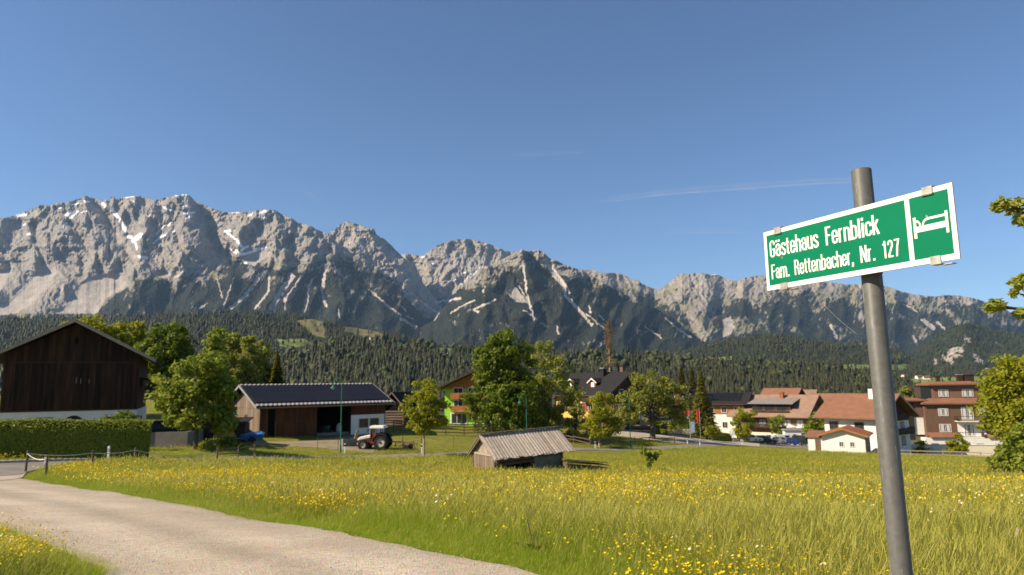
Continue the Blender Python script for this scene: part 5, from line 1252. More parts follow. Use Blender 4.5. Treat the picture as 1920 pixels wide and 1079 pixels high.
ptree('dark round bush against the white barn plinth', 228, 55.5, [(215,790,16,9),(238,786,14,12)], 'dark', nleaf=1500, size=.17, ncl=40, clr=.4, trunk=.08, seed=43, name='bush', cat='bush')
ptree('garden shrubs on the slope under the leafy maple', 415, 60, [(400,838,24,14),(425,832,20,14),(445,840,14,8)], 'mid', nleaf=2200, size=.18, ncl=50, clr=.42, trunk=.05, seed=44, name='bush', cat='bush')
ptree('flowering pale shrub at the foot of the leafy maple', 392, 57, [(388,846,12,10),(398,838,9,10)], 'pale', nleaf=900, size=.15, ncl=26, clr=.3, trunk=.04, seed=45, name='bush', cat='bush')
for i, (px, Y, hw, hh, py, lab) in enumerate([(1282, 142, 16, 16, 800, 'round green bush by the cafe garden under the oak'), (1333, 128, 12, 10, 806, 'yellow green bush at the left end of the small dark hedge'), (1245, 128, 18, 14, 800, 'green garden bush in front of the dark chalet'), (1105, 115, 16, 10, 822, 'low bush behind the fence left of the young yellowish tree'), (1012, 103, 20, 14, 800, 'dark undergrowth bush at the foot of the trees by the big maple')]):
    ptree(lab, px, Y, [(px, py, hw, hh), (px + 8, py + 4, hw*.7, hh*.8)], 'mid' if i != 1 else 'yellow', nleaf=1100, size=.3, ncl=26, clr=.7, trunk=.08, seed=50+i, name='bush', cat='bush')

def spruce(label, px, Y, top_py, w_px, lm, seed, group=None):
    b = foot(px, Y); H = float(at(px, top_py, Y)[2]) - b.z; Rm = w_px / FPX * Y
    t = thing('spruce_tree', label, 'tree', (b.x, b.y, b.z), 0, group); r = np.random.default_rng(seed)
    n = 5200; z = r.random(n) ** 1.35; ring = np.floor(z * 20) / 20
    q = (1 - z*.97) * Rm * (.55 + .45*r.random(n)) * (1 - .35*(z*20 - np.floor(z*20))); a = r.uniform(0, 6.283, n)
    c = np.stack([q*np.cos(a), q*np.sin(a), (.06 + .94*z)*H - q*.28], 1)
    d = np.stack([np.cos(a), np.sin(a), -.45 + .5*r.random(n)], 1); d /= np.linalg.norm(d, axis=1)[:, None]
    sd = np.stack([-np.sin(a), np.cos(a), r.normal(0, .3, n)], 1); L_ = (.55 + .5*r.random(n))*(.35 + .65*(1 - z)); 
    v = np.stack([c - d*L_[:, None]*.5, c + sd*L_[:, None]*.3, c + d*L_[:, None]*.7, c - sd*L_[:, None]*.3], 1).reshape(-1, 3)
    obj('crown', npmesh('crown', v, np.arange(4*n).reshape(n, 4), LM[lm], tint=np.repeat(np.clip(r.random(n), 0, 1), 4)), None, t)
    mb = MB(); mb.tube([(0, 0, -.5), (0, 0, H*.5), (0, 0, H*.98)], [.28, .16, .03], 8); obj('trunk', mb, m_bark, t)
for a in [('dark spruce with pointed top, leftmost of the conifers behind the oak', 1281, 150, 686, 30, 'needle', 1), ('dark spruce in the middle of the conifers behind the oak', 1301, 154, 690, 30, 'needle', 2), ('lighter tall conifer, rightmost of the conifers behind the oak', 1317, 140, 696, 34, 'larch', 3), ('dark pointed conifer at the right end of the slim trees behind the machine barn', 517, 98, 662, 28, 'larch', 4)]:
    spruce(*a, group='conifers near the village' )

# tree just outside the right edge: its branch tips reach into view
bt = Vector((7.1, 6.4, gz(7.1, 6.4)))
t = thing('tree', 'near tree off the right edge with leafy branch tips against the sky', 'tree', bt)
tips = [(1870,388,5.2),(1880,383,5.2),(1905,380,5.3),(1898,392,5.3),(1916,413,5.2),(1912,530,5.2),(1901,549,5.3),(1918,525,5.2),(1858,575,5.3),(1872,572,5.3),(1916,588,5.3),(1945,400,5.4),(1960,540,5.4),(1975,590,5.4),(1990,450,5.4)]
cs = np.array([at(a, b_, c) for a, b_, c in tips]) - np.array(bt)
v, f, ti = leaves(cs, np.array([.045,.062,.058,.055,.06,.06,.02,.06,.05,.055,.055,.15,.15,.15,.15]), 900, .046, 77, .6, 1.7, .85)
obj('crown', npmesh('crown', v, f, leafmat('sunlit_spring_leaf', (.30, .34, .05), (.44, .43, .09), .5), tint=ti), None, t)
mb = MB(); mb.tube([(0, 0, -.4), (.05, 0, 1.2), (0, .05, 2.8), (.1, 0, 5.5)], [.16, .13, .1, .03], 9)
for i, c in enumerate(cs):
    s = Vector((.02, .02, max(.7, c[2] - .5 + .1*(i % 3)))); e = Vector(c); m_ = (s + e)/2 + Vector((0, .05, .12)); k = (e - s).normalized()
    mb.tube([s, m_, e - k*.12, e + k*.03], [.035, .02, .008, .003], 6, caps=False)
obj('trunk', mb, m_bark, t)

# ---------------------------------------------------------------- clipped hedges
def hedge(label, a, b, h, w, seed, n, size=.10, top=None):
    A, B = Vector(a), Vector(b); L = (B - A).xy.length; an = math.atan2(B.y - A.y, B.x - A.x)
    t = thing('hedge', label, 'hedge', ((A.x + B.x)/2, (A.y + B.y)/2, (A.z + B.z)/2), an)
    pit = math.atan2(B.z - A.z, L); t.rotation_euler = (0, -pit, an)
    mb = MB(); mb.prism([(.14, -.6), (w - .12, -.6), (w - .12, h - .15), (w*.42, h - .15), (.14, h - .70)], -L/2 + .1, L/2 - .1, axis='x'); obj('core', mb, mat('hedge_twigs', (.03, .035, .012), .95), t)
    r = np.random.default_rng(seed); ar = np.array([L*h, L*w*1.6, w*h, L*h*.4]); fc = r.choice(4, n, p=ar/ar.sum()); u = r.uniform(-.5, .5, n); q = r.random(n)
    P_ = np.zeros((n, 3)); N_ = np.zeros((n, 3))
    for k, (po, no) in enumerate([((u*L, u*0, q*(h - .45)), (0, -1, .2)), ((u*L, q*w, u*0 + h - .5*np.clip(1 - q/.45, 0, 1)**1.8), (0, -.25, 1)), ((u*0 + L/2, (u + .5)*w, q*h), (1, 0, .2)), ((u*L, u*0 + w, q*h), (0, 1, .2))]):
        m_ = fc == k; P_[m_] = np.stack(po, 1)[m_]; N_[m_] = no
    P_ += r.normal(0, .05, (n, 3)); P_[:, 2] += (fc == 1) * (.03*np.sin(u*L*1.3) + .05*perlin(u*L*1.2, q*3, seed))
    N_ = N_ + r.normal(0, 1, (n, 3)) * np.where(fc == 1, .26, .24)[:, None]; N_ /= np.linalg.norm(N_, axis=1)[:, None]
    a_ = np.cross(N_, r.normal(0, 1, (n, 3))); a_ /= np.linalg.norm(a_, axis=1)[:, None]; b_ = np.cross(N_, a_); s = size*r.uniform(.6, 1.3, n)[:, None]
    v = np.stack([P_ - a_*s*.8, P_ + b_*s*.5, P_ + a_*s*.8, P_ - b_*s*.5], 1).reshape(-1, 3)
    obj('foliage', npmesh('foliage', v, np.arange(4*n).reshape(n, 4), LM['hedge'], tint=np.repeat(r.random(n), 4)), None, t)
hA = at(-260, 866, 40.5); hB = at(276, 858, 47.5)
hedge('long clipped box hedge along the road in front of the big barn', hA, hB, 2.35, 2.0, 1, 42000, .09)
h1 = foot(1332, 131); h2 = foot(1368, 134)
hedge('short dark clipped hedge beside the flags and car park', (h1.x, h1.y, h1.z), (h2.x, h2.y, h2.z), 1.5, 1.6, 2, 2600, .2)

# ---------------------------------------------------------------- farm yard bits
p = foot(318, 60); t = thing('manure_pit', 'dark walled manure pit between hedge and maple', 'pit', (p.x, p.y, float(at(318, 836, 60)[2])), R_(6))
mb = MB(); mb.bx(-2.2, 1.6, 0, .2, -.6, 1.15); mb.bx(-2.2, -2.0, .2, 4, -.6, 1.15); mb.bx(1.4, 1.6, .2, 4, -.6, 1.15); obj('wall', mb, m_concrete, t)
mb = MB(); mb.tube([(-1.9, 2, 1.1), (1.3, 2, 1.1)], [1.0, 1.0], 12); obj('heap', mb, m_blackish, t)
mb = MB(); mb.bx(-2.9, -2.8, -.2, -.1, -.6, 2.5); mb.bx(-2.3, -2.2, -.2, -.1, -.6, 2.5); mb.bx(-2.9, -2.2, -.2, -.1, 2.5, 2.6); obj('gate_frame', mb, m_darkwood, t)
for x in (1.0, 1.35, 1.75):
    mb = MB(); mb.bx(x, x + .2, 4.1, 4.3, -.6, 4.3); obj('post', mb, m_darkwood, t)
p = foot(405, 66); t = thing('wood_shelter', 'dark low shelter with pale tin roof edge behind the maple', 'shelter', (p.x, p.y, float(at(405, 826, 66)[2])), R_(10))
mb = MB(); mb.bx(-3.0, 2.6, .6, 2.6, -.8, 1.5); obj('wall', mb, m_darkwood, t)
mb = MB(); mb.prism([(.2, 1.6), (2.9, 1.9), (2.9, 2.0), (.2, 1.7)], -3.3, 2.9, axis='x'); obj('roof', mb, m_roofdark, t)
p = foot(425, 63.5); t = thing('firewood_stack', 'stack of pale split firewood left of the machine barn', 'firewood', (p.x, p.y, float(at(425, 820, 63.5)[2])), R_(18))
rr = random.Random(3)
for r_ in range(6):
    for k in range(9 - r_):
        mb = MB(); x = -.95 + k*.21 + r_*.1 + rr.uniform(-.02, .02); z = .1 + r_*.175; mb.tube([(x, -.02*rr.random(), z), (x, .6, z)], .1, 6); obj('log', mb, mat('split_firewood', (.55, .33, .13), .9, c2=(.42, .23, .09), scale=4, orand=.2) if r_ == 0 and k == 0 else bpy.data.materials['split_firewood'], t)
# blue tarp trailer
p = foot(476, 65.5); t = thing('trailer', 'small farm trailer under a bright blue tarpaulin by the barn gable', 'trailer', (p.x, p.y, float(at(476, 829, 65.5)[2])), R_(14))
m_blue = mat('blue_tarpaulin', (.03, .15, .36), .5, c2=(.02, .10, .27), scale=2, bump=.5, bscale=6)
mb = MB(); mb.bx(-1.0, .95, -.55, .55, .3, .72); obj('box', mb, m_blue, t)
mb = MB(); mb.add([(-1.1, -.6, .62), (1.05, -.6, .74), (1.05, .6, .8), (-1.1, .6, .7), (-.5, 0, .82), (.7, .1, 1.0), (.1, -.2, .86)], [(0, 1, 6), (1, 5, 6), (1, 2, 5), (2, 3, 4), (2, 4, 5), (3, 0, 4), (0, 6, 4), (4, 6, 5), (3, 2, 1, 0)]); obj('tarpaulin', mb, m_blue, t)
for s in (-1, 1):
    mb = MB(); mb.tube([(0, s*.62, .28), (0, s*.74, .28)], .28, 14); obj('wheel', mb, m_rubber, t)
mb = MB(); mb.tube([(-1, 0, .35), (-1.9, 0, .32)], .04, 6); obj('drawbar', mb, m_metal, t)
# trough and boards by the tractor
p = foot(655, 73.5); t = thing('stone_trough', 'pale concrete trough with an upright plank left of the tractor', 'trough', (p.x, p.y, p.z), R_(30))
mb = MB(); mb.bx(-.75, .75, -.45, .45, -.3, .75); obj('basin', mb, m_concrete, t)
mb = MB(); mb.bx(-.62, .62, -.33, .33, .752, .76); obj('water', mb, m_glass, t)
mb = MB(); mb.add([(.5, .2, .3), (.85, .2, .35), (1.2, .2, 1.55), (.9, .2, 1.6), (.5, .28, .3), (.85, .28, .35), (1.2, .28, 1.55), (.9, .28, 1.6)], [(0,1,2,3),(4,7,6,5),(0,4,5,1),(1,5,6,2),(2,6,7,3),(3,7,4,0)]); obj('plank', mb, mat('fresh_plank', (.55, .36, .15), .8, scale=3), t)

# ---------------------------------------------------------------- tractor (front points to -x)
p = foot(704, 72); t = thing('tractor', 'white and red farm tractor with cab parked before the machine barn', 'tractor', (p.x, p.y, float(at(704, 843, 72)[2])), R_(-8)); t.scale = (.90, .90, .90); m_cream_paint = mat('cream_tractor_paint', (.60, .575, .53), .4, c2=(.50, .47, .42), scale=3)
m_red = mat('red_lacquer', (.30, .018, .02), .3, var=.05, spec=.5)
m_rim = mat('pale_rim', (.55, .52, .42), .5, scale=5)
def wheel(t, x, y, r, w, rim):
    mb = MB(); n = 22
    prof = [(-w/2, r*.62), (-w/2, r*.9), (-w*.36, r), (w*.36, r), (w/2, r*.9), (w/2, r*.62)]
    vs = []; 
    for k in range(n):
        a = 2*math.pi*k/n
        for q_, rr_ in prof: vs.append((x + rr_*math.cos(a), y + q_, r + rr_*math.sin(a)))
    m_ = len(prof); fs = [(k*m_ + j, ((k+1) % n)*m_ + j, ((k+1) % n)*m_ + (j+1) % m_, k*m_ + (j+1) % m_) for k in range(n) for j in range(m_)]
    mb.add(vs, fs)
    for k in range(n):
        a = 2*math.pi*(k + .5)/n
        for s in (-1, 1): mb.box((x + r*1.005*math.cos(a), y + s*w*.22, r + r*1.005*math.sin(a)), (.05, w*.42, .06))
    wl = obj('wheel', mb, m_rubber, t)
    d = MB(); d.tube([(x, y - w*.22, r), (x, y - w*.1, r), (x, y + w*.1, r), (x, y + w*.22, r)], [r*.60, r*.45, r*.45, r*.60], 18); obj('rim', d, rim, wl)
    h = MB(); h.tube([(x, y - w*.3, r), (x, y + w*.3, r)], r*.16, 10); obj('hub', h, m_darkwood, wl)
wheel(t, -1.15, -.78, .56, .40, m_rim); wheel(t, -1.15, .78, .56, .40, m_rim); wheel(t, .95, -.80, .82, .50, m_rim); wheel(t, .95, .80, .82, .50, m_rim)
mb = MB(); secs = [(-2.0, .34, .95, 1.22), (-1.75, .40, .85, 1.42), (-1.2, .42, .85, 1.55), (-.35, .46, .85, 1.72)]
for x, hw, z0, z1 in secs: mb.v += [(x, -hw, z0), (x, -hw, z1 - .12), (x, -hw*.6, z1), (x, hw*.6, z1), (x, hw, z1 - .12), (x, hw, z0)]
mb.f = [(0, 1, 2, 3, 4, 5), tuple(range(23, 17, -1))] + [(s*6 + k, s*6 + (k+1) % 6, s*6 + 6 + (k+1) % 6, s*6 + 6 + k) for s in range(3) for k in range(6)]
obj('hood', mb, m_cream_paint, t)
mb = MB(); mb.prism([(-1.95, .78), (-.35, .78), (-.35, 1.38), (-1.2, 1.22), (-1.95, 1.05)], -.475, .475); obj('engine_cover', mb, m_darkwood, t)
mb = MB(); mb.bx(-1.9, 1.0, -.28, .28, .5, .9); mb.bx(-1.25, -1.05, -.7, .7, .48, .64); mb.bx(.85, 1.05, -.7, .7, .72, .92); obj('chassis', mb, m_darkwood, t)
mb = MB(); mb.bx(-2.06, -2.0, -.3, .3, .82, 1.15); obj('grille', mb, m_rubber, t)
for s in (-1, 1):
    mb = MB(); mb.bx(-2.04, -1.96, s*.22 - .08, s*.22 + .08, 1.02, 1.14); obj('headlight', mb, m_curtain, t)
    mb = MB(); arc = []
    for k in range(9):
        a = math.radians(168 - 130*k/8); arc.append((.95 + .98*math.cos(a), .82 + .98*math.sin(a)))
    inner = [(.95 + .90*math.cos(math.radians(168 - 130*k/8)), .82 + .90*math.sin(math.radians(168 - 130*k/8))) for k in range(8, -1, -1)]
    mb.prism(arc + inner, s*.80 - .30, s*.80 + .30); obj('fender', mb, m_rubber, t)
    mb = MB(); mb.prism([(-.28, .72), (.10, .72), (.42, 1.72), (.14, 1.86)], s*.72 - .16, s*.72 + .16); obj('side_panel', mb, m_red, t)
mb = MB()
for x, xt in ((-.35, -.22), (.38, .42), (1.12, 1.05)):
    for s in (-1, 1): mb.tube([(x, s*.66, 1.15 if x < .3 else 1.5), (xt, s*.64, 2.42)], .045, 6)
mb.bx(-.4, 1.1, -.62, .62, .95, 1.12); obj('cab_frame', mb, m_rubber, t)
mb = MB(); mb.bx(-.42, 1.25, -.78, .78, 2.42, 2.60); mb.bx(-.36, 1.15, -.7, .7, 2.60, 2.68); obj('cab_roof', mb, m_whitepaint, t)
m_cabglass = mat('cab_glass', (.10, .13, .15), .05, spec=.6)
mb = MB(); mb.add([(-.37, -.6, 1.2), (-.37, .6, 1.2), (-.23, .6, 2.4), (-.23, -.6, 2.4), (-.35, -.6, 1.2), (-.35, .6, 1.2), (-.21, .6, 2.4), (-.21, -.6, 2.4)], [(0,1,2,3),(4,7,6,5),(0,4,5,1),(1,5,6,2),(2,6,7,3),(3,7,4,0)]); obj('windscreen', mb, m_cabglass, t)
mb = MB(); mb.bx(.35, .85, -.3, .3, 1.12, 1.35); mb.bx(.75, .88, -.3, .3, 1.35, 1.95); obj('seat', mb, m_rubber, t)
mb = MB(); mb.tube([(.02, 0, 1.1), (.12, 0, 1.6)], .03, 6); mb.tube([(.10, 0, 1.58), (.13, 0, 1.62)], .2, 12); obj('steering_wheel', mb, m_rubber, t)
mb = MB(); mb.tube([(-.45, -.42, 1.6), (-.45, -.42, 2.45)], .045, 8); obj('exhaust_pipe', mb, m_metal, t)
mb = MB(); mb.tube([(-.3, -.66, 2.3), (-.5, -.9, 2.3)], .02, 5); mb.box((-.52, -.95, 2.2), (.05, .2, .32)); obj('mirror', mb, m_rubber, t)
p2 = foot(752, 72); t = thing('hay_tedder', 'rusty hay tedder with folded tine arms hitched behind the tractor', 'farm implement', (p2.x, p2.y, p2.z + .05), R_(-8))
mb = MB(); mb.tube([(-1.4, 0, .8), (.6, 0, .75), (1.8, 0, .6)], .05, 7); mb.tube([(-.5, -.5, .7), (1.2, -.6, .7)], .04, 6); mb.tube([(-.5, .5, .7), (1.2, .6, .7)], .04, 6); obj('frame', mb, m_fence, t)
for x, y in ((-.4, -.5), (.5, -.55), (1.3, -.6), (.2, .5), (1.2, .6)):
    mb = MB(); mb.tube([(x, y, .75), (x, y, .35)], .05, 6)
    for k in range(6):
        a = k*math.pi/3; mb.tube([(x, y, .5), (x + .42*math.cos(a), y + .42*math.sin(a), .42), (x + .46*math.cos(a), y + .46*math.sin(a), .12)], .014, 4)
    obj('rotor', mb, m_darkwood, t)
for s in (-1, 1):
    mb = MB(); mb.tube([(.8, s*.75, .26), (.8, s*.9, .26)], .26, 14); obj('wheel', mb, m_rubber, t)

# ---------------------------------------------------------------- street lamps, marker posts, poles
def copy_thing(o, loc=None, rz=None, label=None):
    c = o.copy(); col.objects.link(c)
    if loc is not None: c.location = loc
    if rz is not None: c.rotation_euler[2] = rz
    if label: c['label'] = label
    for ch in list(o.children):
        d = ch.copy(); col.objects.link(d); d.parent = c
        for h in list(ch.children):
            e = h.copy(); col.objects.link(e); e.parent = d
    return c
def lamp(label, px, Y, rz, h=7.6):
    p = foot(px, Y); t = thing('street_lamp', label, 'street lamp', (p.x, p.y, p.z), rz, 'green swan neck street lamps')
    mb = MB(); mb.tube([(0, 0, -.3), (0, 0, .9), (0, 0, .95), (0, 0, h*.88)], [.085, .085, .06, .05], 8); obj('pole', mb, m_green_paint, t)
    mb = MB(); pts = [(0, 0, h*.88)] + [(-.42 + .42*math.cos(a), 0, h*.88 + .55*math.sin(a)) for a in np.linspace(.3, math.pi, 9)] + [(-.85, 0, h*.88 - .12)]; mb.tube(pts, .035, 7); obj('arm', mb, m_green_paint, t)
    z = h*.88 - .12; mb = MB(); mb.tube([(-.85, 0, z), (-.85, 0, z - .14), (-.85, 0, z - .3), (-.85, 0, z - .36)], [.06, .1, .25, .26], 12); obj('lamp_shade', mb, m_green_paint, t)
    mb = MB(); mb.tube([(-.85, 0, z - .33), (-.85, 0, z - .45)], [.17, .1], 10); obj('globe', mb, m_curtain, t)
    return t
lamp('green swan neck street lamp in front of the machine barn', 640, 67.5, R_(0))
lamp('green swan neck street lamp standing in front of the big maple', 987, 88, R_(5), 6.0)
lamp('green swan neck street lamp between the inn and the oak', 1180, 95, R_(0), 7.2)
def marker(label, px, Y, h=1.0):
    p = foot(px, Y); t = thing('marker_post', label, 'marker post', (p.x, p.y, p.z), 0, 'white roadside marker posts')
    mb = MB(); mb.v = [(-.06,-.05,-.3),(.06,-.05,-.3),(.06,.05,-.3),(-.06,.05,-.3),(-.06,-.05,h-.04),(.06,-.05,h),(.06,.05,h),(-.06,.05,h-.04)]; mb.f = [(0,3,2,1),(4,5,6,7),(0,1,5,4),(1,2,6,5),(2,3,7,6),(3,0,4,7)]; obj('post', mb, m_whitepaint, t)
    mb = MB(); mb.bx(-.063, .063, -.053, .053, h*.68, h*.86); obj('reflector_band', mb, m_rubber if px > 300 else m_metal, t)
marker('white marker post by the road in front of the hedge', 209, 44, 1.15)
marker('white marker post at the foot of the lamp by the machine barn', 648, 67.5)
marker('white marker post beside the slim trunk right of the tractor', 791, 69.5)
marker('white marker post left of the young tree with slanting trunk', 1114, 91, .9)
marker('white marker post right of the lamp by the oak', 1186, 97, .9)
marker('white marker post in the grass below the flag poles, right of two', 1309, 112, .9)
marker('white marker post in the grass below the flag poles, left of two', 1286, 113, .9)
marker('white marker post left of the parked cars', 1388, 122, 1.0)

# maypole: a tall stripped spruce with its crown left on
p = foot(1146, 152); H = float(at(1147, 600, 152)[2]) - p.z
t = thing('maypole', 'very tall bare maypole with a browned tree top above the inn roof', 'maypole', (p.x, p.y, p.z))
mb = MB(); mb.tube([(0, 0, -.5), (0, 0, H*.5), (0, 0, H*.99)], [.18, .15, .04], 9); obj('pole', mb, mat('peeled_wood', (.46, .27, .12), .8, c2=(.36, .2, .09), scale=3), t)
r = np.random.default_rng(9); n = 900; z = r.random(n); q = (1 - z*.92)*(z + .25)*3.0*r.random(n)**.55; a = r.uniform(0, 6.283, n)
c = np.stack([q*np.cos(a), q*np.sin(a), H*(.72 + .28*z)], 1); d = np.stack([np.cos(a), np.sin(a), r.normal(-.2, .4, n)], 1); sd = np.stack([-np.sin(a), np.cos(a), r.normal(0, .3, n)], 1); s = .32
v = np.stack([c - d*s*.6, c + sd*s*.25, c + d*s*.6, c - sd*s*.25], 1).reshape(-1, 3)
obj('crown', npmesh('crown', v, np.arange(4*n).reshape(n, 4), leafmat('dry_needles', (.20, .13, .04), (.32, .20, .07), .2), tint=np.repeat(r.random(n), 4)), None, t)
for zz, ra in ((.58, .9), (.665, .45)):
    n = 160; a = r.uniform(0, 6.283, n); c = np.stack([ra*np.cos(a), ra*np.sin(a), H*zz + r.normal(0, .12, n)], 1); d = r.normal(0, 1, (n, 3)); d /= np.linalg.norm(d, axis=1)[:, None]; sd = np.cross(d, r.normal(0, 1, (n, 3))); sd /= np.linalg.norm(sd, axis=1)[:, None]
    v = np.stack([c - d*.2, c + sd*.1, c + d*.2, c - sd*.1], 1).reshape(-1, 3); obj('wreath', npmesh('wreath', v, np.arange(4*n).reshape(n, 4), bpy.data.materials['dry_needles'], tint=np.repeat(r.random(n), 4)), None, t)
mb = MB(); mb.bx(-.4, .4, -.35, .35, -.5, 1.4); obj('footing', mb, m_concrete, t)

# flags and signs by the track
m_flagred = mat('red_flag_cloth', (.62, .035, .03), .8, c2=(.5, .03, .03), scale=3)
def flag(label, px, Y, bands, w, h, top):
    p = foot(px, Y); t = thing('flag', label, 'flag', (p.x, p.y, p.z), R_(-5), 'flags by the car park')
    mb = MB(); mb.tube([(0, 0, -.3), (0, 0, top + .25)], .04, 7); obj('pole', mb, m_metal, t)
    n = len(bands)
    for k, m_ in enumerate(bands):
        a, b = top - h*k/n, top - h*(k+1)/n; vs = []
        for i in range(7):
            x = -w*i/6 - .04; y = .10*math.sin(i*1.1)*i/6; vs += [(x, y, a - .03*i), (x, y, b - .03*i)]
        vs += [(q_[0], q_[1] + .012, q_[2]) for q_ in vs]
        fs = [(2*i, 2*i+2, 2*i+3, 2*i+1) for i in range(6)] + [(14+2*i, 14+2*i+1, 14+2*i+3, 14+2*i+2) for i in range(6)] + [(0,1,15,14),(12,26,27,13)] + [(2*i, 14+2*i, 16+2*i, 2*i+2) for i in range(6)] + [(2*i+1, 2*i+3, 17+2*i, 15+2*i) for i in range(6)]
        m2 = MB(); m2.add(vs, fs); obj('cloth_band', m2, m_, t)
flag('red and white striped flag hanging left of the light blue board', 1292, 128, [m_flagred, m_flagred, m_render], .9, 1.6, 5.3)
flag('long narrow plain red flag banner right of the striped flag', 1311, 126, [m_flagred], .45, 2.3, 5.6)
p = foot(1297, 125); t = thing('notice_board', 'light blue notice board on a post under the flags', 'sign', (p.x, p.y, p.z), R_(-8))
mb = MB(); mb.tube([(-.45, 0, -.3), (-.45, 0, 4.6)], .05, 7); obj('post', mb, m_metal, t)
mb = MB(); mb.bx(-.36, .36, -.03, .03, 1.3, 3.2); obj('board', mb, mat('light_blue_board', (.32, .42, .56), .6, c2=(.2, .3, .45), scale=3), t)
mb = MB(); mb.bx(-.5, .02, -.03, .03, 4.3, 4.6); obj('street_sign', mb, m_green_paint, t)
p = foot(1372, 126); t = thing('road_sign', 'small white road sign on a thin post left of the car park tree', 'sign', (p.x, p.y, p.z), 0)
mb = MB(); mb.tube([(0, 0, -.3), (0, 0, 2.3)], .035, 7); obj('post', mb, m_metal, t)
mb = MB(); mb.bx(-.3, .3, -.05, -.03, 1.5, 2.3); obj('sign_panel', mb, m_whitepaint, t)

# ---------------------------------------------------------------- fences
def rail_fence(label, pts, heights, m, posth=1.1, gap=2.6, rail=.11, name='rail_fence', jitter=.02, thick=.05):
    """posts at the corners and every few metres, rails nailed between neighbouring posts"""
    P0 = Vector(pts[0]); t = thing(name, label, 'fence', P0); rr = random.Random(len(label))
    pos = []
    for a, b in zip(pts[:-1], pts[1:]):
        n = max(1, round((Vector(b) - Vector(a)).xy.length / gap))
        for k in range(n): q_ = Vector(a).lerp(Vector(b), k / n); pos.append(q_)
    pos.append(Vector(pts[-1])); pos = [Vector((q_.x, q_.y, gz(q_.x, q_.y))) - P0 for q_ in pos]
    for q_ in pos:
        h = posth + rr.uniform(-.06, .06); mb = MB(); l = rr.uniform(-.03, .03); mb.tube([(q_.x, q_.y, q_.z - .4), (q_.x + l, q_.y, q_.z + h)], [.07, .06], 6); obj('post', mb, m, t)
    for a, b in zip(pos[:-1], pos[1:]):
        an = math.atan2(b.y - a.y, b.x - a.x); L = (b - a).xy.length; off = Vector((math.sin(an), -math.cos(an), 0))*.09
        for h in heights:
            u = a + off + Vector((0, 0, h + rr.uniform(-jitter, jitter))); v = b + off + Vector((0, 0, h + rr.uniform(-jitter, jitter)))
            d = (v - u)*.012; u = u - d; v = v + d; w = off.normalized()*thick/2; q_ = Vector((0, 0, rail/2))
            mb = MB(); mb.add([u-w-q_, v-w-q_, v+w-q_, u+w-q_, u-w+q_, v-w+q_, v+w+q_, u+w+q_], [(0,3,2,1),(4,5,6,7),(0,1,5,4),(1,2,6,5),(2,3,7,6),(3,0,4,7)]); obj('rail', mb, m, t)
    return t
def fp(px, Y): p_ = foot(px, Y); return (p_.x, p_.y, p_.z)
rail_fence('dark four rail paddock fence running behind the tractor to the big maple', [fp(738, 84), fp(800, 85), fp(870, 88), fp(945, 94)], (.35, .72, 1.08, 1.38), m_fence, 1.55, 3.0)
rail_fence('dark two rail fence right of the hut under the young trees', [fp(1045, 97), fp(1105, 93), fp(1160, 100), fp(1215, 106), fp(1262, 110)], (.5, .95), m_fence, 1.15, 3.4, jitter=.1)
rail_fence('pale two rail fence along the right hand meadow edge before the hotels', [fp(1640, 112), fp(1700, 111), fp(1760, 109.5), fp(1830, 108), fp(1885, 106)], (.45, .95), m_lfence, 1.05, 3.2, rail=.15)
def wire_fence(label, pts, h, gap, m, wires=(.35, .75, 1.0), name='wire_fence', rad=.035):
    P0 = Vector(pts[0]); t = thing(name, label, 'fence', P0); pos = []
    for a, b in zip(pts[:-1], pts[1:]):
        n = max(1, round((Vector(b) - Vector(a)).xy.length / gap))
        for k in range(n): pos.append(Vector(a).lerp(Vector(b), k / n))
    pos.append(Vector(pts[-1])); pos = [Vector((q_.x, q_.y, gz(q_.x, q_.y))) - P0 for q_ in pos]
    for q_ in pos:
        mb = MB(); mb.tube([q_ - Vector((0, 0, .4)), q_ + Vector((.02, 0, h))], rad, 6); obj('post', mb, m, t)
    for wz in wires:
        mb = MB(); mb.tube([q_ + Vector((0, -.04, wz)) for q_ in pos], .006, 4); obj('wire', mb, m_metal, t)
wire_fence('thin wire fence with slim wooden stakes along the far side of the road', [fp(720, 73), fp(790, 74), fp(850, 75), fp(905, 77)], 1.25, 2.6, m_fence)
wire_fence('wire fence of thin dark stakes below the car park and garage', [fp(1452, 124), fp(1500, 122), fp(1560, 118), fp(1625, 113)], 1.15, 4.2, m_fence)
wire_fence('thin wooden stakes fencing the yard left of the lamp', [fp(597, 69), fp(635, 70)], 1.1, 2.2, m_fence)

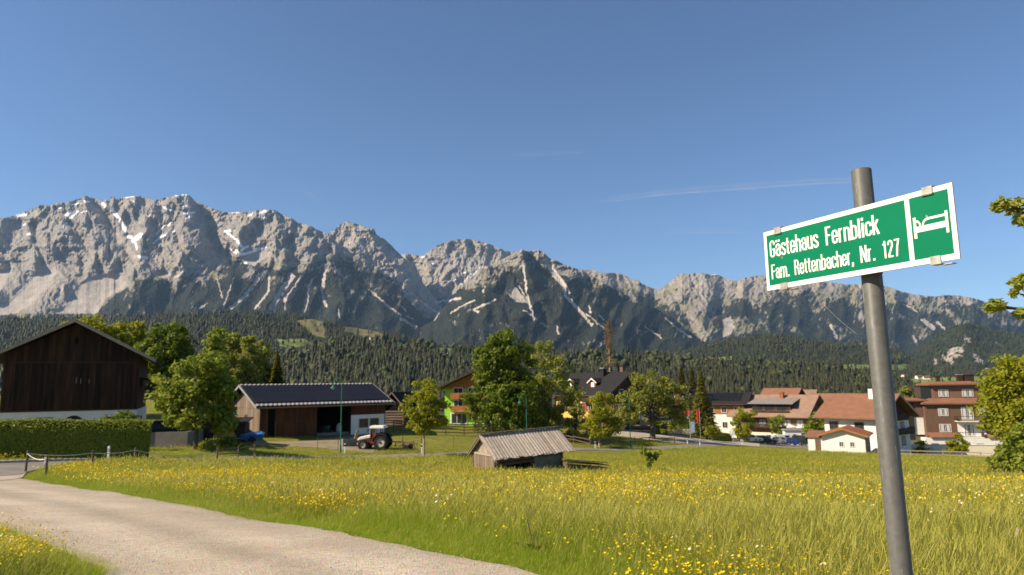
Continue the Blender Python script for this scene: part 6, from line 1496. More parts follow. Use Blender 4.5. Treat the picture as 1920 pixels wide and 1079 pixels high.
# pasture fence round the bend: rough stakes carrying an electric tape
t = thing('tape_fence', 'rough wooden stake fence with drooping electric tape round the road bend', 'fence', fp(57, 36))
P0 = Vector(t.location); m_tape = mat('fence_tape', (.62, .60, .54), .8, scale=8)
tops = []
for px, Y, h, lean in ((57, 36, 1.12, .06), (96, 33.2, 1.05, -.02), (180, 39.5, 1.05, .0), (258, 45, 1.05, .02), (311, 44, .68, .03), (411, 48, 1.1, .0)):
    q_ = Vector(fp(px, Y)) - P0; mb = MB(); mb.tube([q_ - Vector((0, 0, .4)), q_ + Vector((lean*.5, 0, h*.5)), q_ + Vector((lean, 0, h))], [.062, .058, .05], 7); obj('post', mb, m_fence, t); tops.append(q_ + Vector((lean, -.06, h*.86)))
def tape(a, b, sag):
    pts = [a.lerp(b, k/10) - Vector((0, 0, sag*4*(k/10)*(1 - k/10))) for k in range(11)]
    mb = MB()
    vs = []
    for p_ in pts: vs += [p_ + Vector((0, 0, .022)), p_ - Vector((0, 0, .022)), p_ + Vector((0, .006, -.022)), p_ + Vector((0, .006, .022))]
    mb.add(vs, [(4*k + j, 4*k + (j+1) % 4, 4*k + 4 + (j+1) % 4, 4*k + 4 + j) for k in range(10) for j in range(4)]); obj('tape', mb, m_tape, t)
tape(tops[0], tops[2], .12); tape(tops[0], tops[1], .14); tape(tops[2], tops[3], .1); tape(tops[3], tops[5], .3)
mb = MB(); q_ = tops[1]
for k in range(5): mb.tube([q_ + Vector((-.08 + .03*k, -.02, .08)), q_ + Vector((.05 - .02*k, -.09, -.12 - .04*k)), q_ + Vector((.02*k - .06, -.05, -.38))], .012, 5)
obj('tape_coil', mb, m_tape, t)
rail_fence('grey two rail fence on the bank left of the trailer', [fp(411, 50), fp(450, 52), fp(480, 54)], (.62, 1.0), m_fence, 1.2, 2.2, rail=.07)

# ---------------------------------------------------------------- parked cars
def carpaint(n, c): return mat(n, c, .25, var=.03, scale=1, spec=.6)
m_lens = mat('lamp_lens', (.6, .6, .58), .2, spec=.6); m_tail = mat('tail_lamp', (.35, .02, .02), .3)
def car(label, px, Y, rz, paint, kind='hatch'):
    p = foot(px, Y); t = thing('parked_car', label, 'van' if kind == 'van' else 'car', (p.x, p.y, p.z + .1), rz, 'cars in the hotel car park')
    Lc = {'hatch': 4.1, 'estate': 4.6, 'van': 5.2}[kind]; Hc = {'hatch': 1.48, 'estate': 1.5, 'van': 2.05}[kind]; w = .87 if kind != 'van' else .97
    h = Lc/2; zb = .95 if kind != 'van' else 1.1
    side = [(-h, .42), (-h + .05, .72), (-h + .35, .82 if kind != 'van' else 1.0), (-h*.42, zb), (h*.9, zb), (h, .85), (h, .4), (h - .1, .26), (-h + .15, .26)]
    mb = MB(); mb.prism(side, -w, w); b = obj('body', mb, paint, t)
    x0, x1 = (-h*.44, h*.86); xr0, xr1 = {'hatch': (-h*.12, h*.62), 'estate': (-h*.12, h*.74), 'van': (-h*.28, h*.84)}[kind]
    z0 = zb - .005; wr = w*.80
    mb = MB(); mb.v = [(x0, -w*.95, z0), (x1, -w*.95, z0), (x1, w*.95, z0), (x0, w*.95, z0), (xr0, -wr, Hc), (xr1, -wr, Hc), (xr1, wr, Hc), (xr0, wr, Hc)]; mb.f = [(4,5,6,7),(0,1,5,4),(1,2,6,5),(2,3,7,6),(3,0,4,7),(0,3,2,1)]; obj('cabin', mb, paint, t)
    V = [Vector(v_) for v_ in mb.v]
    def glass(a, b_, c, d, lo, hi, i0, i1, nm):
        def q(u, v_): return (a.lerp(b_, u)).lerp(d.lerp(c, u), v_)
        P4 = [q(i0, lo), q(i1, lo), q(i1, hi), q(i0, hi)]; n_ = (b_ - a).cross(d - a).normalized(); k = MB(); k.add([v_ + n_*.012 for v_ in P4] + [v_ + n_*.002 for v_ in P4], [(0,1,2,3),(4,7,6,5),(0,4,5,1),(1,5,6,2),(2,6,7,3),(3,7,4,0)]); obj(nm, k, m_glass, t)
    for i0, i1 in ((.16, .48), (.52, .9)):
        if kind == 'van' and i0 > .5: continue
        glass(V[0], V[1], V[5], V[4], .12, .86, i0, i1, 'side_window'); glass(V[2], V[3], V[7], V[6], .12, .86, 1 - i1, 1 - i0, 'side_window')
    glass(V[3], V[0], V[4], V[7], .06, .93, .06, .94, 'windscreen'); glass(V[1], V[2], V[6], V[5], .15, .88, .1, .9, 'rear_window')
    for x in (-h*.62, h*.60):
        for s in (-1, 1):
            k = MB(); k.tube([(x, s*(w - .2), .31), (x, s*(w + .015), .31)], .315, 14); wl = obj('wheel', k, m_rubber, t)
            k = MB(); k.tube([(x, s*(w - .1), .31), (x, s*(w + .03), .31)], .2, 12); obj('rim', k, m_metal, wl)
    for s in (-1, 1):
        k = MB(); k.box((-h + .08, s*w*.72, .68), (.2, .32, .14)); obj('headlight', k, m_lens, t)
        k = MB(); k.box((h - .02, s*w*.82, .80), (.1, .2, .2)); obj('tail_light', k, m_tail, t)
    return t
pw = carpaint('white_car_paint', (.75, .74, .72)); pg = carpaint('grey_green_car_paint', (.10, .13, .13)); pd = carpaint('dark_blue_car_paint', (.02, .03, .06)); pb = carpaint('bright_blue_car_paint', (.015, .06, .30)); ps = carpaint('silver_green_car_paint', (.22, .27, .25)); pk = carpaint('black_car_paint', (.015, .02, .02))
car('white estate car at the left end of the front row of parked cars', 1405, 140, R_(200), pw, 'estate')
car('grey green car second from left in the front row of parked cars', 1423, 141, R_(205), pg, 'estate')
car('dark blue car third from left with its bonnet to the meadow', 1434, 140.5, R_(150), pd, 'hatch')
car('white hatchback between the dark blue and the bright blue car', 1450, 144, R_(200), pw, 'hatch')
car('silver green car half hidden right of the white hatchback', 1463, 146, R_(180), ps, 'hatch')
car('bright blue hatchback in the middle of the car park', 1481, 146, R_(185), pb, 'hatch')
car('black van right of the bright blue hatchback', 1503, 146, R_(120), pk, 'van')
car('white car at the right end of the car park', 1516, 152, R_(160), pw, 'estate')
car('white van parked behind the bright blue car', 1470, 150, R_(185), pw, 'van')
car('white car with red lamps parked at the back by the small tree', 1430, 162, R_(20), pw, 'hatch')
p = foot(1492, 152.5); t = thing('kiosk', 'small white kiosk with green side by the hotel car park', 'kiosk', (p.x, p.y, p.z), R_(-10))
mb = MB(); mb.bx(-2.6, .8, 0, 2.4, -.5, 3.2); obj('wall', mb, m_render, t); mb = MB(); mb.bx(.81, 2.0, .2, 2.2, -.5, 2.4); obj('side_box', mb, mat('pale_green_sheet', (.25, .42, .33), .6), t)
mb = MB(); mb.prism([(-2.9, 3.21), (1.1, 3.21), (.8, 3.45), (-2.6, 3.45)], -.3, 2.7); obj('roof', mb, m_metal, t)
for u in (-1.8, -.6):
    mb = MB(); mb.bx(u - .3, u + .3, -.03, -.005, 1.8, 2.4); obj('window', mb, m_glass, t)
p = foot(1528, 148); t = thing('bin_shelter', 'small yellowish bin shelter beside the car park exit', 'shelter', (p.x, p.y, p.z), R_(-15))
mb = MB(); mb.bx(-1.2, 1.2, 0, 1.6, -.5, 1.9); obj('wall', mb, m_cream, t); mb = MB(); mb.prism([(-1.4, 1.91), (1.4, 1.91), (0, 2.7)], -.2, 1.8); obj('roof', mb, m_roofbrown, t)
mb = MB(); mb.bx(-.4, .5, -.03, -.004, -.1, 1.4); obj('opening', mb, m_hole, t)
p = foot(1395, 120); t = thing('stone_wall', 'low dry stone wall along the pale track below the cafe', 'wall', fp(1210, 128), R_(-3))
rr = random.Random(4)
for r_ in range(2):
    for k in range(22):
        w_ = .62; mb = MB(); mb.box((-6 + k*.66 + r_*.3, rr.uniform(-.05, .05), .05 + .42*r_), (w_*rr.uniform(.85, 1.0), .5, .4*rr.uniform(.85, 1.0)), rz=rr.uniform(-.04, .04)); obj('stone', mb, m_track, t)

# ---------------------------------------------------------------- guest house sign
SC = Vector((1.2985, 2.5914, .5223)); YAW = math.radians(-64.174); SW, SH = .829, .26
sa = Vector((math.cos(YAW), math.sin(YAW), 0)); sn = Vector((math.sin(YAW), -math.cos(YAW), 0))
pc = SC + sa*.038 - sn*.070
def polemat():
    m, nt, b = _nodes('galvanised_pole'); L = nt.links; tc = nd(nt, 'ShaderNodeTexCoord')
    n1 = nd(nt, 'ShaderNodeTexNoise', i_Scale=40.0, i_Detail=6.0, i_Roughness=.7); L.new(tc.outputs['Object'], n1.inputs[0])
    mp = nd(nt, 'ShaderNodeMapping'); mp.inputs['Scale'].default_value = (60, 60, 5); L.new(tc.outputs['Object'], mp.inputs[0])
    n2 = nd(nt, 'ShaderNodeTexNoise', i_Scale=1.0, i_Detail=5.0, i_Roughness=.7); L.new(mp.outputs[0], n2.inputs[0])
    r1 = nd(nt, 'ShaderNodeValToRGB'); L.new(n1.outputs[0], r1.inputs[0]); e = r1.color_ramp.elements; e[0].position = .3; e[0].color = (.082, .080, .073, 1); e[1].position = .7; e[1].color = (.125, .121, .108, 1)
    r2 = nd(nt, 'ShaderNodeMapRange'); L.new(n2.outputs[0], r2.inputs[0]); r2.inputs[1].default_value = .62; r2.inputs[2].default_value = .67
    mx = nd(nt, 'ShaderNodeMix', data_type='RGBA'); L.new(r2.outputs[0], mx.inputs[0]); L.new(r1.outputs[0], mx.inputs[6]); mx.inputs[7].default_value = (.30, .29, .27, 1)
    L.new(mx.outputs[2], b.inputs['Base Color']); b.inputs['Roughness'].default_value = .5; b.inputs['Metallic'].default_value = .0; b.inputs['Specular IOR Level'].default_value = .35
    bp = nd(nt, 'ShaderNodeBump', i_Strength=.25, i_Distance=.002); L.new(n1.outputs[0], bp.inputs['Height']); L.new(bp.outputs[0], b.inputs['Normal'])
    return m
root = thing('guest_house_sign', 'green Gästehaus Fernblick direction sign clamped to a grey metal pole', 'sign', (pc.x, pc.y, gz(pc.x, pc.y)))
rz0 = root.location.z; topz = float(at(1611, 319, pc.y)[2]) - rz0
RP = .0365
mb = MB(); n = 40; lean = -.011
vs = []; prof = [(RP, -.5), (RP, topz - .002), (RP - .0015, topz), (RP - .005, topz), (RP - .006, topz - .003), (.0, topz - .012)]
for r_, z in prof:
    for k in range(n): a = 2*math.pi*k/n; vs.append((lean*(z - (SC.z - rz0)) + r_*math.cos(a), r_*math.sin(a), z))
mb.add(vs, [(s*n + k, s*n + (k+1) % n, (s+1)*n + (k+1) % n, (s+1)*n + k) for s in range(len(prof) - 1) for k in range(n)])
pole = obj('pole', mb, polemat(), root); pole.data.polygons.foreach_set('use_smooth', np.ones(len(pole.data.polygons), bool))
# weld seam and a joint ring low on the pole
SM = Matrix(((sa.x, -sn.x, 0, SC.x - root.location.x), (sa.y, -sn.y, 0, SC.y - root.location.y), (0, 0, 1, SC.z - rz0), (0, 0, 0, 1)))   # u along the board, v into it, z up
m_signwhite = mat('sign_white', (.80, .77, .71), .45, c2=(.70, .665, .60), scale=14, spec=.3)
m_signgreen = mat('sign_green', (.0, .170, .080), .55, c2=(.0, .150, .070), scale=7, spec=.12)
m_rust = mat('rusty_clip', (.50, .50, .47), .5, c2=(.24, .17, .11), scale=24, metal=.3)
m_alu = mat('dull_aluminium', (.30, .25, .17), .5, c2=(.22, .18, .12), scale=6, metal=.4)
mb = MB(); mb.bx(-SW/2, SW/2, .0, .006, -SH/2, SH/2, SM); board = obj('board', mb, m_signwhite, root)
for x0, x1 in ((-.3985, .2430), (.2612, .3975)):
    mb = MB(); mb.bx(x0, x1, -.0006, -.0001, -.1095, .1115, SM); obj('green_field', mb, m_signgreen, board)
mb = MB(); mb.bx(-SW/2 + .07, SW/2 - .05, .0065, .033, SH/2 - .055, SH/2 - .018, SM); mb.bx(-SW/2 + .07, SW/2 - .05, .0065, .033, -SH/2 + .004, -SH/2 + .045, SM); obj('back_rail', mb, m_alu, root)
for z in (SH/2 - .036, -SH/2 + .024):
    mb = MB(); mb.bx(.038 - .055, .038 + .055, .0335, .038, z - .02, z + .02, SM)
    ring = []
    for k in range(25): a = 2*math.pi*k/24; ring.append((.038 + (RP + .004)*math.cos(a), .070 + (RP + .004)*math.sin(a)))
    for k in range(24):
        (x0, y0), (x1, y1) = ring[k], ring[k+1]; mb.add([(x0, y0, z - .015), (x1, y1, z - .015), (x1, y1, z + .015), (x0, y0, z + .015)], [(0,1,2,3)], SM)
    obj('clamp', mb, m_alu, root)
for u, top in ((-.333, 1), (.330, 1), (-.320, -1), (.335, -1)):
    z = top*SH/2; mb = MB(); h_ = .026
    if top > 0: mb.bx(u - .018, u + .018, -.004, -.0012, z - .022, z + .004, SM); mb.bx(u - .018, u + .018, -.004, .03, z + .0041, z + .007, SM); mb.tube([(u - .02, -.004, z - .02), (u + .02, -.004, z - .02)], .0045, 8, M=SM)
    else: mb.bx(u - .018, u + .018, -.004, -.0012, z - .004, z + .022, SM); mb.bx(u - .018, u + .018, -.004, .03, z - .007, z - .0041, SM); mb.bx(u + .012, u + .05, .006, .03, z - .0105, z - .0075, SM)
    obj('clip', mb, m_rust, root)
def _arc(cx, cy, rx, ry, a0, a1, n=9):
    return [(cx + rx*math.cos(math.radians(a0 + (a1 - a0)*k/n)), cy + ry*math.sin(math.radians(a0 + (a1 - a0)*k/n))) for k in range(n + 1)]
XH, GL, GR, GM, RX_ = .74, .06, .285, .1725, .1125
_arch = [(GL, XH - .26)] + _arc(GM, XH - .19, RX_, .14, 180, 0) + [(GR, 0)]
_bot = _arc(GM, .19, RX_, .14, 180, 360)
_a = [[(GL, XH - .24)] + _arc(GM, XH - .19, RX_, .14, 180, 0) + [(GR, 0)], [(GR, .43)] + _arc(GM, .24, RX_, .185, 95, 270) + [(GR, .12)]]
GLY = {
 'n': (.345, [[(GL, 0), (GL, XH)], _arch]), 'h': (.345, [[(GL, 0), (GL, 1)], _arch]), 'r': (.25, [[(GL, 0), (GL, XH)], [(GL, XH - .28)] + _arc(GM, XH - .19, RX_, .14, 180, 75)]),
 'm': (.555, [[(GL, 0), (GL, XH)], [(GL, XH - .26)] + _arc(.165, XH - .19, .105, .14, 180, 0) + [(.27, 0)], [(.27, XH - .26)] + _arc(.375, XH - .19, .105, .14, 180, 0) + [(.48, 0)]]),
 'u': (.345, [[(GL, XH)] + _bot + [(GR, .26)], [(GR, 0), (GR, XH)]]), 'a': (.345, _a), 'ä': (.345, _a + [[(.085, .83), (.085, .95)], [(.26, .83), (.26, .95)]]),
 'e': (.345, [[(GL + .02, .385), (GR, .385), (GR, XH - .19)] + _arc(GM, XH - .19, RX_, .14, 0, 180) + _bot + [(GR, .26)]]),
 'c': (.335, [[(GR, XH - .26)] + _arc(GM, XH - .19, RX_, .14, 0, 180) + _bot + [(GR, .27)]]),
 's': (.335, [[(GR, XH - .22)] + _arc(GM, XH - .18, RX_, .13, 0, 180) + [(GL + .01, .48), (GR - .01, .27)] + _arc(GM, .18, RX_, .13, 0, -180) + [(GL, .22)]]),
 't': (.24, [[(.10, .93), (.10, .16), (.135, .07), (.215, .05)], [(.0, XH - .05), (.215, XH - .05)]]), 'l': (.155, [[(.075, 0), (.075, 1)]]), 'i': (.155, [[(.075, 0), (.075, XH)], [(.075, .85), (.075, 1)]]),
 'b': (.345, [[(GL, 0), (GL, 1)], [(GL, XH - .26)] + _arc(GM, XH - .19, RX_, .14, 180, 0) + _arc(GM, .19, RX_, .14, 360, 180) + [(GL, .26)]]),
 'k': (.35, [[(GL, 0), (GL, 1)], [(GL, .30), (GR, .74)], [(.14, .44), (GR + .01, 0)]]),
 'G': (.385, [[(.315, .72)] + _arc(.1875, .80, .1275, .15, 0, 180) + _arc(.1875, .20, .1275, .15, 180, 360) + [(.315, .46), (.19, .46)]]),
 'F': (.32, [[(GL, 0), (GL, 1)], [(GL, .95), (.30, .95)], [(GL, .52), (.27, .52)]]),
 'R': (.39, [[(GL, 0), (GL, 1)], [(GL, .95), (.19, .95)] + _arc(.19, .74, .12, .21, 90, -90) + [(GL, .53)], [(.19, .53), (.30, .40), (.33, 0)]]),
 'N': (.42, [[(GL, 0), (GL, 1)], [(.345, 0), (.345, 1)], [(GL + .01, .98), (.335, .02)]]),
 '1': (.30, [[(.17, 0), (.17, 1)], [(.04, .78), (.13, .84), (.17, .97)]]), '2': (.36, [[(GL, .72)] + _arc(GM, .79, RX_, .16, 180, 0) + [(GR, .66), (GL + .01, .16), (GL + .01, .055), (.32, .055)]]),
 '7': (.33, [[(.03, .945), (.295, .945), (.19, .5), (.14, 0)]]), '.': (.17, [[(.075, 0), (.075, .13)]]), ',': (.17, [[(.075, .13), (.075, .0), (.045, -.13)]]), ' ': (.2, [])}
def put_word(txt, x0, x1, base, cap, wv=.114, wh=.094):
    vs, fs, pen = [], [], 0.0; lv = 0
    for ch in txt:
        adv, paths = GLY[ch]
        for pth in paths:
            q = [np.array(pth[0])]
            for p_ in pth[1:]:
                if np.hypot(*(np.array(p_) - q[-1])) > 1e-4: q.append(np.array(p_))
            o_ = len(vs); lv += 1
            for i, p_ in enumerate(q):
                d0 = q[i] - q[i-1] if i else q[1] - q[0]; d1 = q[i+1] - q[i] if i < len(q) - 1 else d0
                d0 = d0/np.hypot(*d0); d1 = d1/np.hypot(*d1); n0 = np.array([-d0[1], d0[0]]); n1 = np.array([-d1[1], d1[0]]); nn = n0 + n1; nn = nn/np.hypot(*nn); k_ = min(1.5, 1/max(.4, nn @ n0))
                off = np.array([nn[0]*(wv if ch not in '.,ä' or len(pth) > 3 else wv*1.15)/2, nn[1]*wh/2])*k_
                vs += [(pen + p_[0] + off[0], -.0011 - 2.5e-5*(lv % 7), p_[1] + off[1]), (pen + p_[0] - off[0], -.0011 - 2.5e-5*(lv % 7), p_[1] - off[1])]
            fs += [(o_ + 2*i, o_ + 2*i + 1, o_ + 2*i + 3, o_ + 2*i + 2) for i in range(len(q) - 1)]
        pen += adv + .022
    xs = [v_[0] for v_ in vs]; lo, hi = min(xs), max(xs); sc_ = (x1 - x0)/(hi - lo)
    me = bpy.data.meshes.new('lettering'); me.from_pydata([tuple(SM @ Vector((x0 + (v_[0] - lo)*sc_, v_[1], base + v_[2]*cap))) for v_ in vs], [], fs); me.update()
    obj('lettering', me, m_signwhite, board)
put_word('Gästehaus', -.384, -.129, .0105, .0755); put_word('Fernblick', -.0953, .1405, .0105, .0755)
for tx, a, b in (('Fam.', -.383, -.2855), ('Rettenbacher,', -.2585, .0225), ('Nr.', .0515, .113), ('127', .1435, .2125)): put_word(tx, a, b, -.0845, .0645)
mb = MB(); y0, y1 = -.0012, -.0007     # bed pictogram
def plate(x0, x1, z0, z1): mb.bx(x0, x1, y0, y1, z0, z1, SM)
plate(.2686, .2792, -.0355, .0395); plate(.3808, .3902, -.0360, .0400); plate(.2793, .3807, -.0156, .0055)
arc = [(.2990 + .0245*(1 - math.cos(a)), .0056 + .0250*math.sin(a)) for a in np.linspace(0, math.pi/2, 9)] + [(.3807, .0306)]
inn = [(.3807, .0222), *[(.3055 + .0180*(1 - math.cos(a)), .0056 + .0166*math.sin(a)) for a in np.linspace(math.pi/2, 0, 9)]]
nn_ = len(arc)
for k in range(nn_ - 1):
    q0, q1 = arc[k], arc[k+1]; r0, r1 = inn[-1 - k], inn[-2 - k]; mb.prism([q0, q1, r1, r0], y0, y1, SM)
po = [(.2794 + .0165*math.sin(a), .0056 + .0230*math.cos(a)) for a in np.linspace(0, math.pi/2, 8)]; pi_ = [(.2794 + .0105*math.sin(a), .0056 + .0160*math.cos(a)) for a in np.linspace(0, math.pi/2, 8)]
for k in range(7): mb.prism([po[k], po[k+1], pi_[k+1], pi_[k]], y0, y1, SM)
obj('bed_pictogram', mb, m_signwhite, board)
mb = MB(); rr = random.Random(2)
for u, z in ((-.352, .047), (-.349, .043), (-.327, .010), (-.322, .002), (.318, .034), (-.236, .052), (.205, -.06), (-.33, -.06)):
    for k in range(3): mb.box((u + rr.uniform(-.004, .004), -.0016, z + rr.uniform(-.004, .004)), (rr.uniform(.002, .005), .0005, rr.uniform(.002, .006)), SM, 0)
obj('chipped_spot', mb, m_rust, board)
# a spider thread blown out from the pole
a_ = P(1545, 572, 2.62); b_ = P(1606, 626, 2.60); mb = MB(); mb.tube([a_.lerp(b_, k/8) - Vector((0, 0, .006*math.sin(math.pi*k/8))) for k in range(9)], .00035, 4)
tag(obj('spider_thread', mb, m_whitepaint), 'single bright spider thread floating left of the sign pole', 'spider thread')

# ---------------------------------------------------------------- meadow: grass tufts, flowers, weeds
m_grass = tintmat('grass_blade', trans=.5, c2=(.390, .345, .045), amt=.66)
def tuft(name, seed, n, rad, h, w, heads=.25, segs=3):
    r = np.random.default_rng(seed); v = []; f = []; c = []
    for k in range(n):
        a = r.uniform(0, 6.283); q = rad*math.sqrt(r.random()); x0, y0 = q*math.cos(a), q*math.sin(a)
        H = h*r.uniform(.35, 1.15); la = r.uniform(0, 6.283); ln = H*r.uniform(.05, .75); wa = la + math.pi/2; ww = w*r.uniform(.7, 1.3)
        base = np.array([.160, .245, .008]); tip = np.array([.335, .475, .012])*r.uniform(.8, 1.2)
        head = r.random() < heads
        if head: H *= 1.25; ww *= .5; tip = np.array([.46, .42, .09])
        o_ = len(v)
        for s in range(segs + 1):
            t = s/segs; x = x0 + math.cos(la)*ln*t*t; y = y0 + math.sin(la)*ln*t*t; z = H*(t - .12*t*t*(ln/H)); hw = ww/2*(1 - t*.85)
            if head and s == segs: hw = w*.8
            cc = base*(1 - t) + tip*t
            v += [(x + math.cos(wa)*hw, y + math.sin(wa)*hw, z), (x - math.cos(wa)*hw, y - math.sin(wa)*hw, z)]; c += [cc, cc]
        if head:
            t_ = 1.16; v.append((x0 + math.cos(la)*ln*t_*t_, y0 + math.sin(la)*ln*t_*t_, H*1.1)); c.append(tip)
            f.append((o_ + 2*segs, o_ + 2*segs + 1, o_ + 2*segs + 2, o_ + 2*segs + 2))
        f += [(o_ + 2*s, o_ + 2*s + 1, o_ + 2*s + 3, o_ + 2*s + 2) for s in range(segs)]
    tri = [];
    for q in f:
        tri.append((q[0], q[1], q[2])); 
        if q[3] != q[2]: tri.append((q[0], q[2], q[3]))
    return npmesh(name, v, tri, m_grass, np.clip(np.array(c), 0, 1))
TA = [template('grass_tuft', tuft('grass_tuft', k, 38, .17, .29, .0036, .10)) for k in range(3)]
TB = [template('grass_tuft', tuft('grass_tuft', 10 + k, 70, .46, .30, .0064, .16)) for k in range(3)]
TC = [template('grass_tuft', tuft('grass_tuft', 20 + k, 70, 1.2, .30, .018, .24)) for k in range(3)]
EXC = []
for o_ in list(col.objects):
    if o_.parent is None and o_.get('category') in ('barn', 'house', 'hotel', 'garage', 'shed', 'building', 'hut', 'hedge', 'pit', 'shelter', 'kiosk'): EXC.append(o_)
bpy.context.view_layer.update()
EXP = []
for o_ in EXC:
    xs = [(o_.matrix_world @ ch.matrix_local @ Vector(b)).xy for ch in o_.children if ch.type == 'MESH' and ch.name.split('.')[0] in ('wall', 'plinth', 'inner_wall', 'core', 'base_wall') for b in ch.bound_box]
    if xs:
        M_ = o_.matrix_world.inverted(); loc = [(M_ @ Vector((q[0], q[1], 0))).xy for q in xs]
        x0, x1 = min(q[0] for q in loc), max(q[0] for q in loc); y0, y1 = min(q[1] for q in loc), max(q[1] for q in loc)
        EXP.append([tuple((o_.matrix_world @ Vector((a, b, 0))).xy) for a, b in ((x0, y0), (x1, y0), (x1, y1), (x0, y1))])
def sample_field(n, Y0, Y1, seed, u=(-120, 2040)):
    r = np.random.default_rng(seed); px = r.uniform(*u, n); Y = Y0*(Y1/Y0)**r.random(n)
    x = rays(px, np.full(n, 800.0))[:, 0]*Y; return x, Y, r
def meadow(n, Y0, Y1, seed, T, base_scale, label):
    x, y, r = sample_field(n, Y0, Y1, seed)
    d = road_dist(x, y); k = d > -.10 + .16*r.random(n)
    for e in EXP: k &= ~inpoly(x, y, e)
    x, y, d = x[k], y[k], d[k]; n = len(x)
    patch = fbm(x/7, y/7, 201, 4); big = fbm(x/22, y/22, 203, 3); blot = fbm(x/2.2, y/2.2, 207, 3)
    pasture = sstep(0, 4, y - np.interp(x, [p[0] for p in sorted(map(tuple, asF))], [p[1] for p in sorted(map(tuple, asF))])) * (x < 14) + sstep(100 + .2*x, 112 + .2*x, y) * (x >= 14)
    mown = np.clip(pasture, 0, 1)
    s = base_scale * (.85 + .35*patch + .25*blot + .25*r.random(n)) * (.22 + .78*sstep(.0, 1.3, d + .25*blot)) * (1 - .62*mown)
    tint = np.clip(.02 + .45*patch + .5*big + .15*r.normal(0, 1, n) + .42*sstep(13, 50, y) - .25*sstep(1.4, 0, d) , 0, 1) * (1 - .65*mown)
    z = g(x, y)
    h = s * r.uniform(.85, 1.2, n)
    scatter('grass', np.stack([x, y, z - .01], 1), np.stack([np.maximum(s, .5*base_scale), np.maximum(s, .5*base_scale), h], 1), np.stack([r.normal(0, .10, n), r.normal(0, .10, n), r.uniform(0, 6.28, n)], 1), tint, T, r.integers(0, 3, n), label=label)
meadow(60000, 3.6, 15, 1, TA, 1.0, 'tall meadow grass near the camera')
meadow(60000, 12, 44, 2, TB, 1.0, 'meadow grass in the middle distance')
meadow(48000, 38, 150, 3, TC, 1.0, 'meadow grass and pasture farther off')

m_flower = tintmat('petals', trans=.25, c2=(.82, .46, .01), amt=.4)
def flowers(name, seed, n, rad, h, size, colr, centre=None):
    r = np.random.default_rng(seed); v = []; f = []; c = []
    for k in range(n):
        a = r.uniform(0, 6.283); q = rad*math.sqrt(r.random()); x, y = q*math.cos(a), q*math.sin(a); z = h*r.uniform(.75, 1.2); s = size*r.uniform(.7, 1.2); tl = r.normal(0, .45, 2)
        o_ = len(v); v.append((x, y, z - s*.15)); c.append(centre or colr)
        for j in range(6): b = j*math.pi/3; v.append((x + s*.5*math.cos(b), y + s*.5*math.sin(b), z + s*.18 + s*.5*(tl[0]*math.cos(b) + tl[1]*math.sin(b)))); c.append(colr)
        f += [(o_, o_ + 1 + j, o_ + 1 + (j+1) % 6) for j in range(6)]
        o_ = len(v); w = size*.05; v += [(x - w, y, 0), (x + w, y, 0), (x, y, z - s*.1)]; c += [(.06, .10, .01)]*3; f.append((o_, o_ + 1, o_ + 2))
    return npmesh(name, v, f, m_flower, np.array(c))
YEL = (.84, .62, .008); WHT = (.80, .78, .70)
FA = [template('buttercup', flowers('buttercup', 1, 2, .16, .36, .020, YEL)), template('buttercup', flowers('buttercup', 2, 7, .50, .37, .031, YEL)), template('buttercup', flowers('buttercup', 3, 14, 1.1, .36, .052, YEL))]
WA = [template('daisy', flowers('daisy', 4, 2, .10, .38, .026, WHT, (.7, .5, .05))), template('daisy', flowers('daisy', 5, 3, .35, .40, .034, WHT)), template('daisy', flowers('daisy', 6, 3, .7, .40, .052, WHT))]
def bloom(name, n, seed, T, dens, Y0, Y1, label, thr):
    x, y, r = sample_field(n, Y0, Y1, seed); d = road_dist(x, y); k = d > np.where(y < 8.5, .32, np.where(y < 24, .75, 1.2))
    for e in EXP: k &= ~inpoly(x, y, e)
    q = fbm(x/5.5, y/5.5, 301 + dens, 4, .6) + .5*fbm(x/18, y/18, 305 + dens, 2) + .30*np.exp(-((np.log(y) - np.log(21))/.55)**2)
    q = q + .45*(x < -3.4)*(y < 12.5)*(x < -3.4 - .55*(y - 6.3)) + .12*(y < 13); k &= q > thr + r.normal(0, .26, n); k &= (y < 66)
    x, y = x[k], y[k]; n = len(x); pick = np.where(y < 11 + np.clip(r.normal(0, 1.5, n), -2, 2), 0, np.where(y < 27 + r.normal(0, 3, n), 1, 2))
    s = r.uniform(.8, 1.15, n)
    scatter(name, np.stack([x, y, g(x, y)], 1), s, np.stack([r.normal(0, .08, n), r.normal(0, .08, n), r.uniform(0, 6.28, n)], 1), np.clip(r.normal(.35, .3, n), 0, 1), T, pick, label=label)
bloom('buttercup_flowers', 46000, 11, FA, 0, 4.5, 66, 'yellow buttercups in patches through the meadow', .27)
bloom('daisy_flowers', 4200, 12, WA, 40, 4.5, 60, 'scattered white daisies in the meadow', .46)

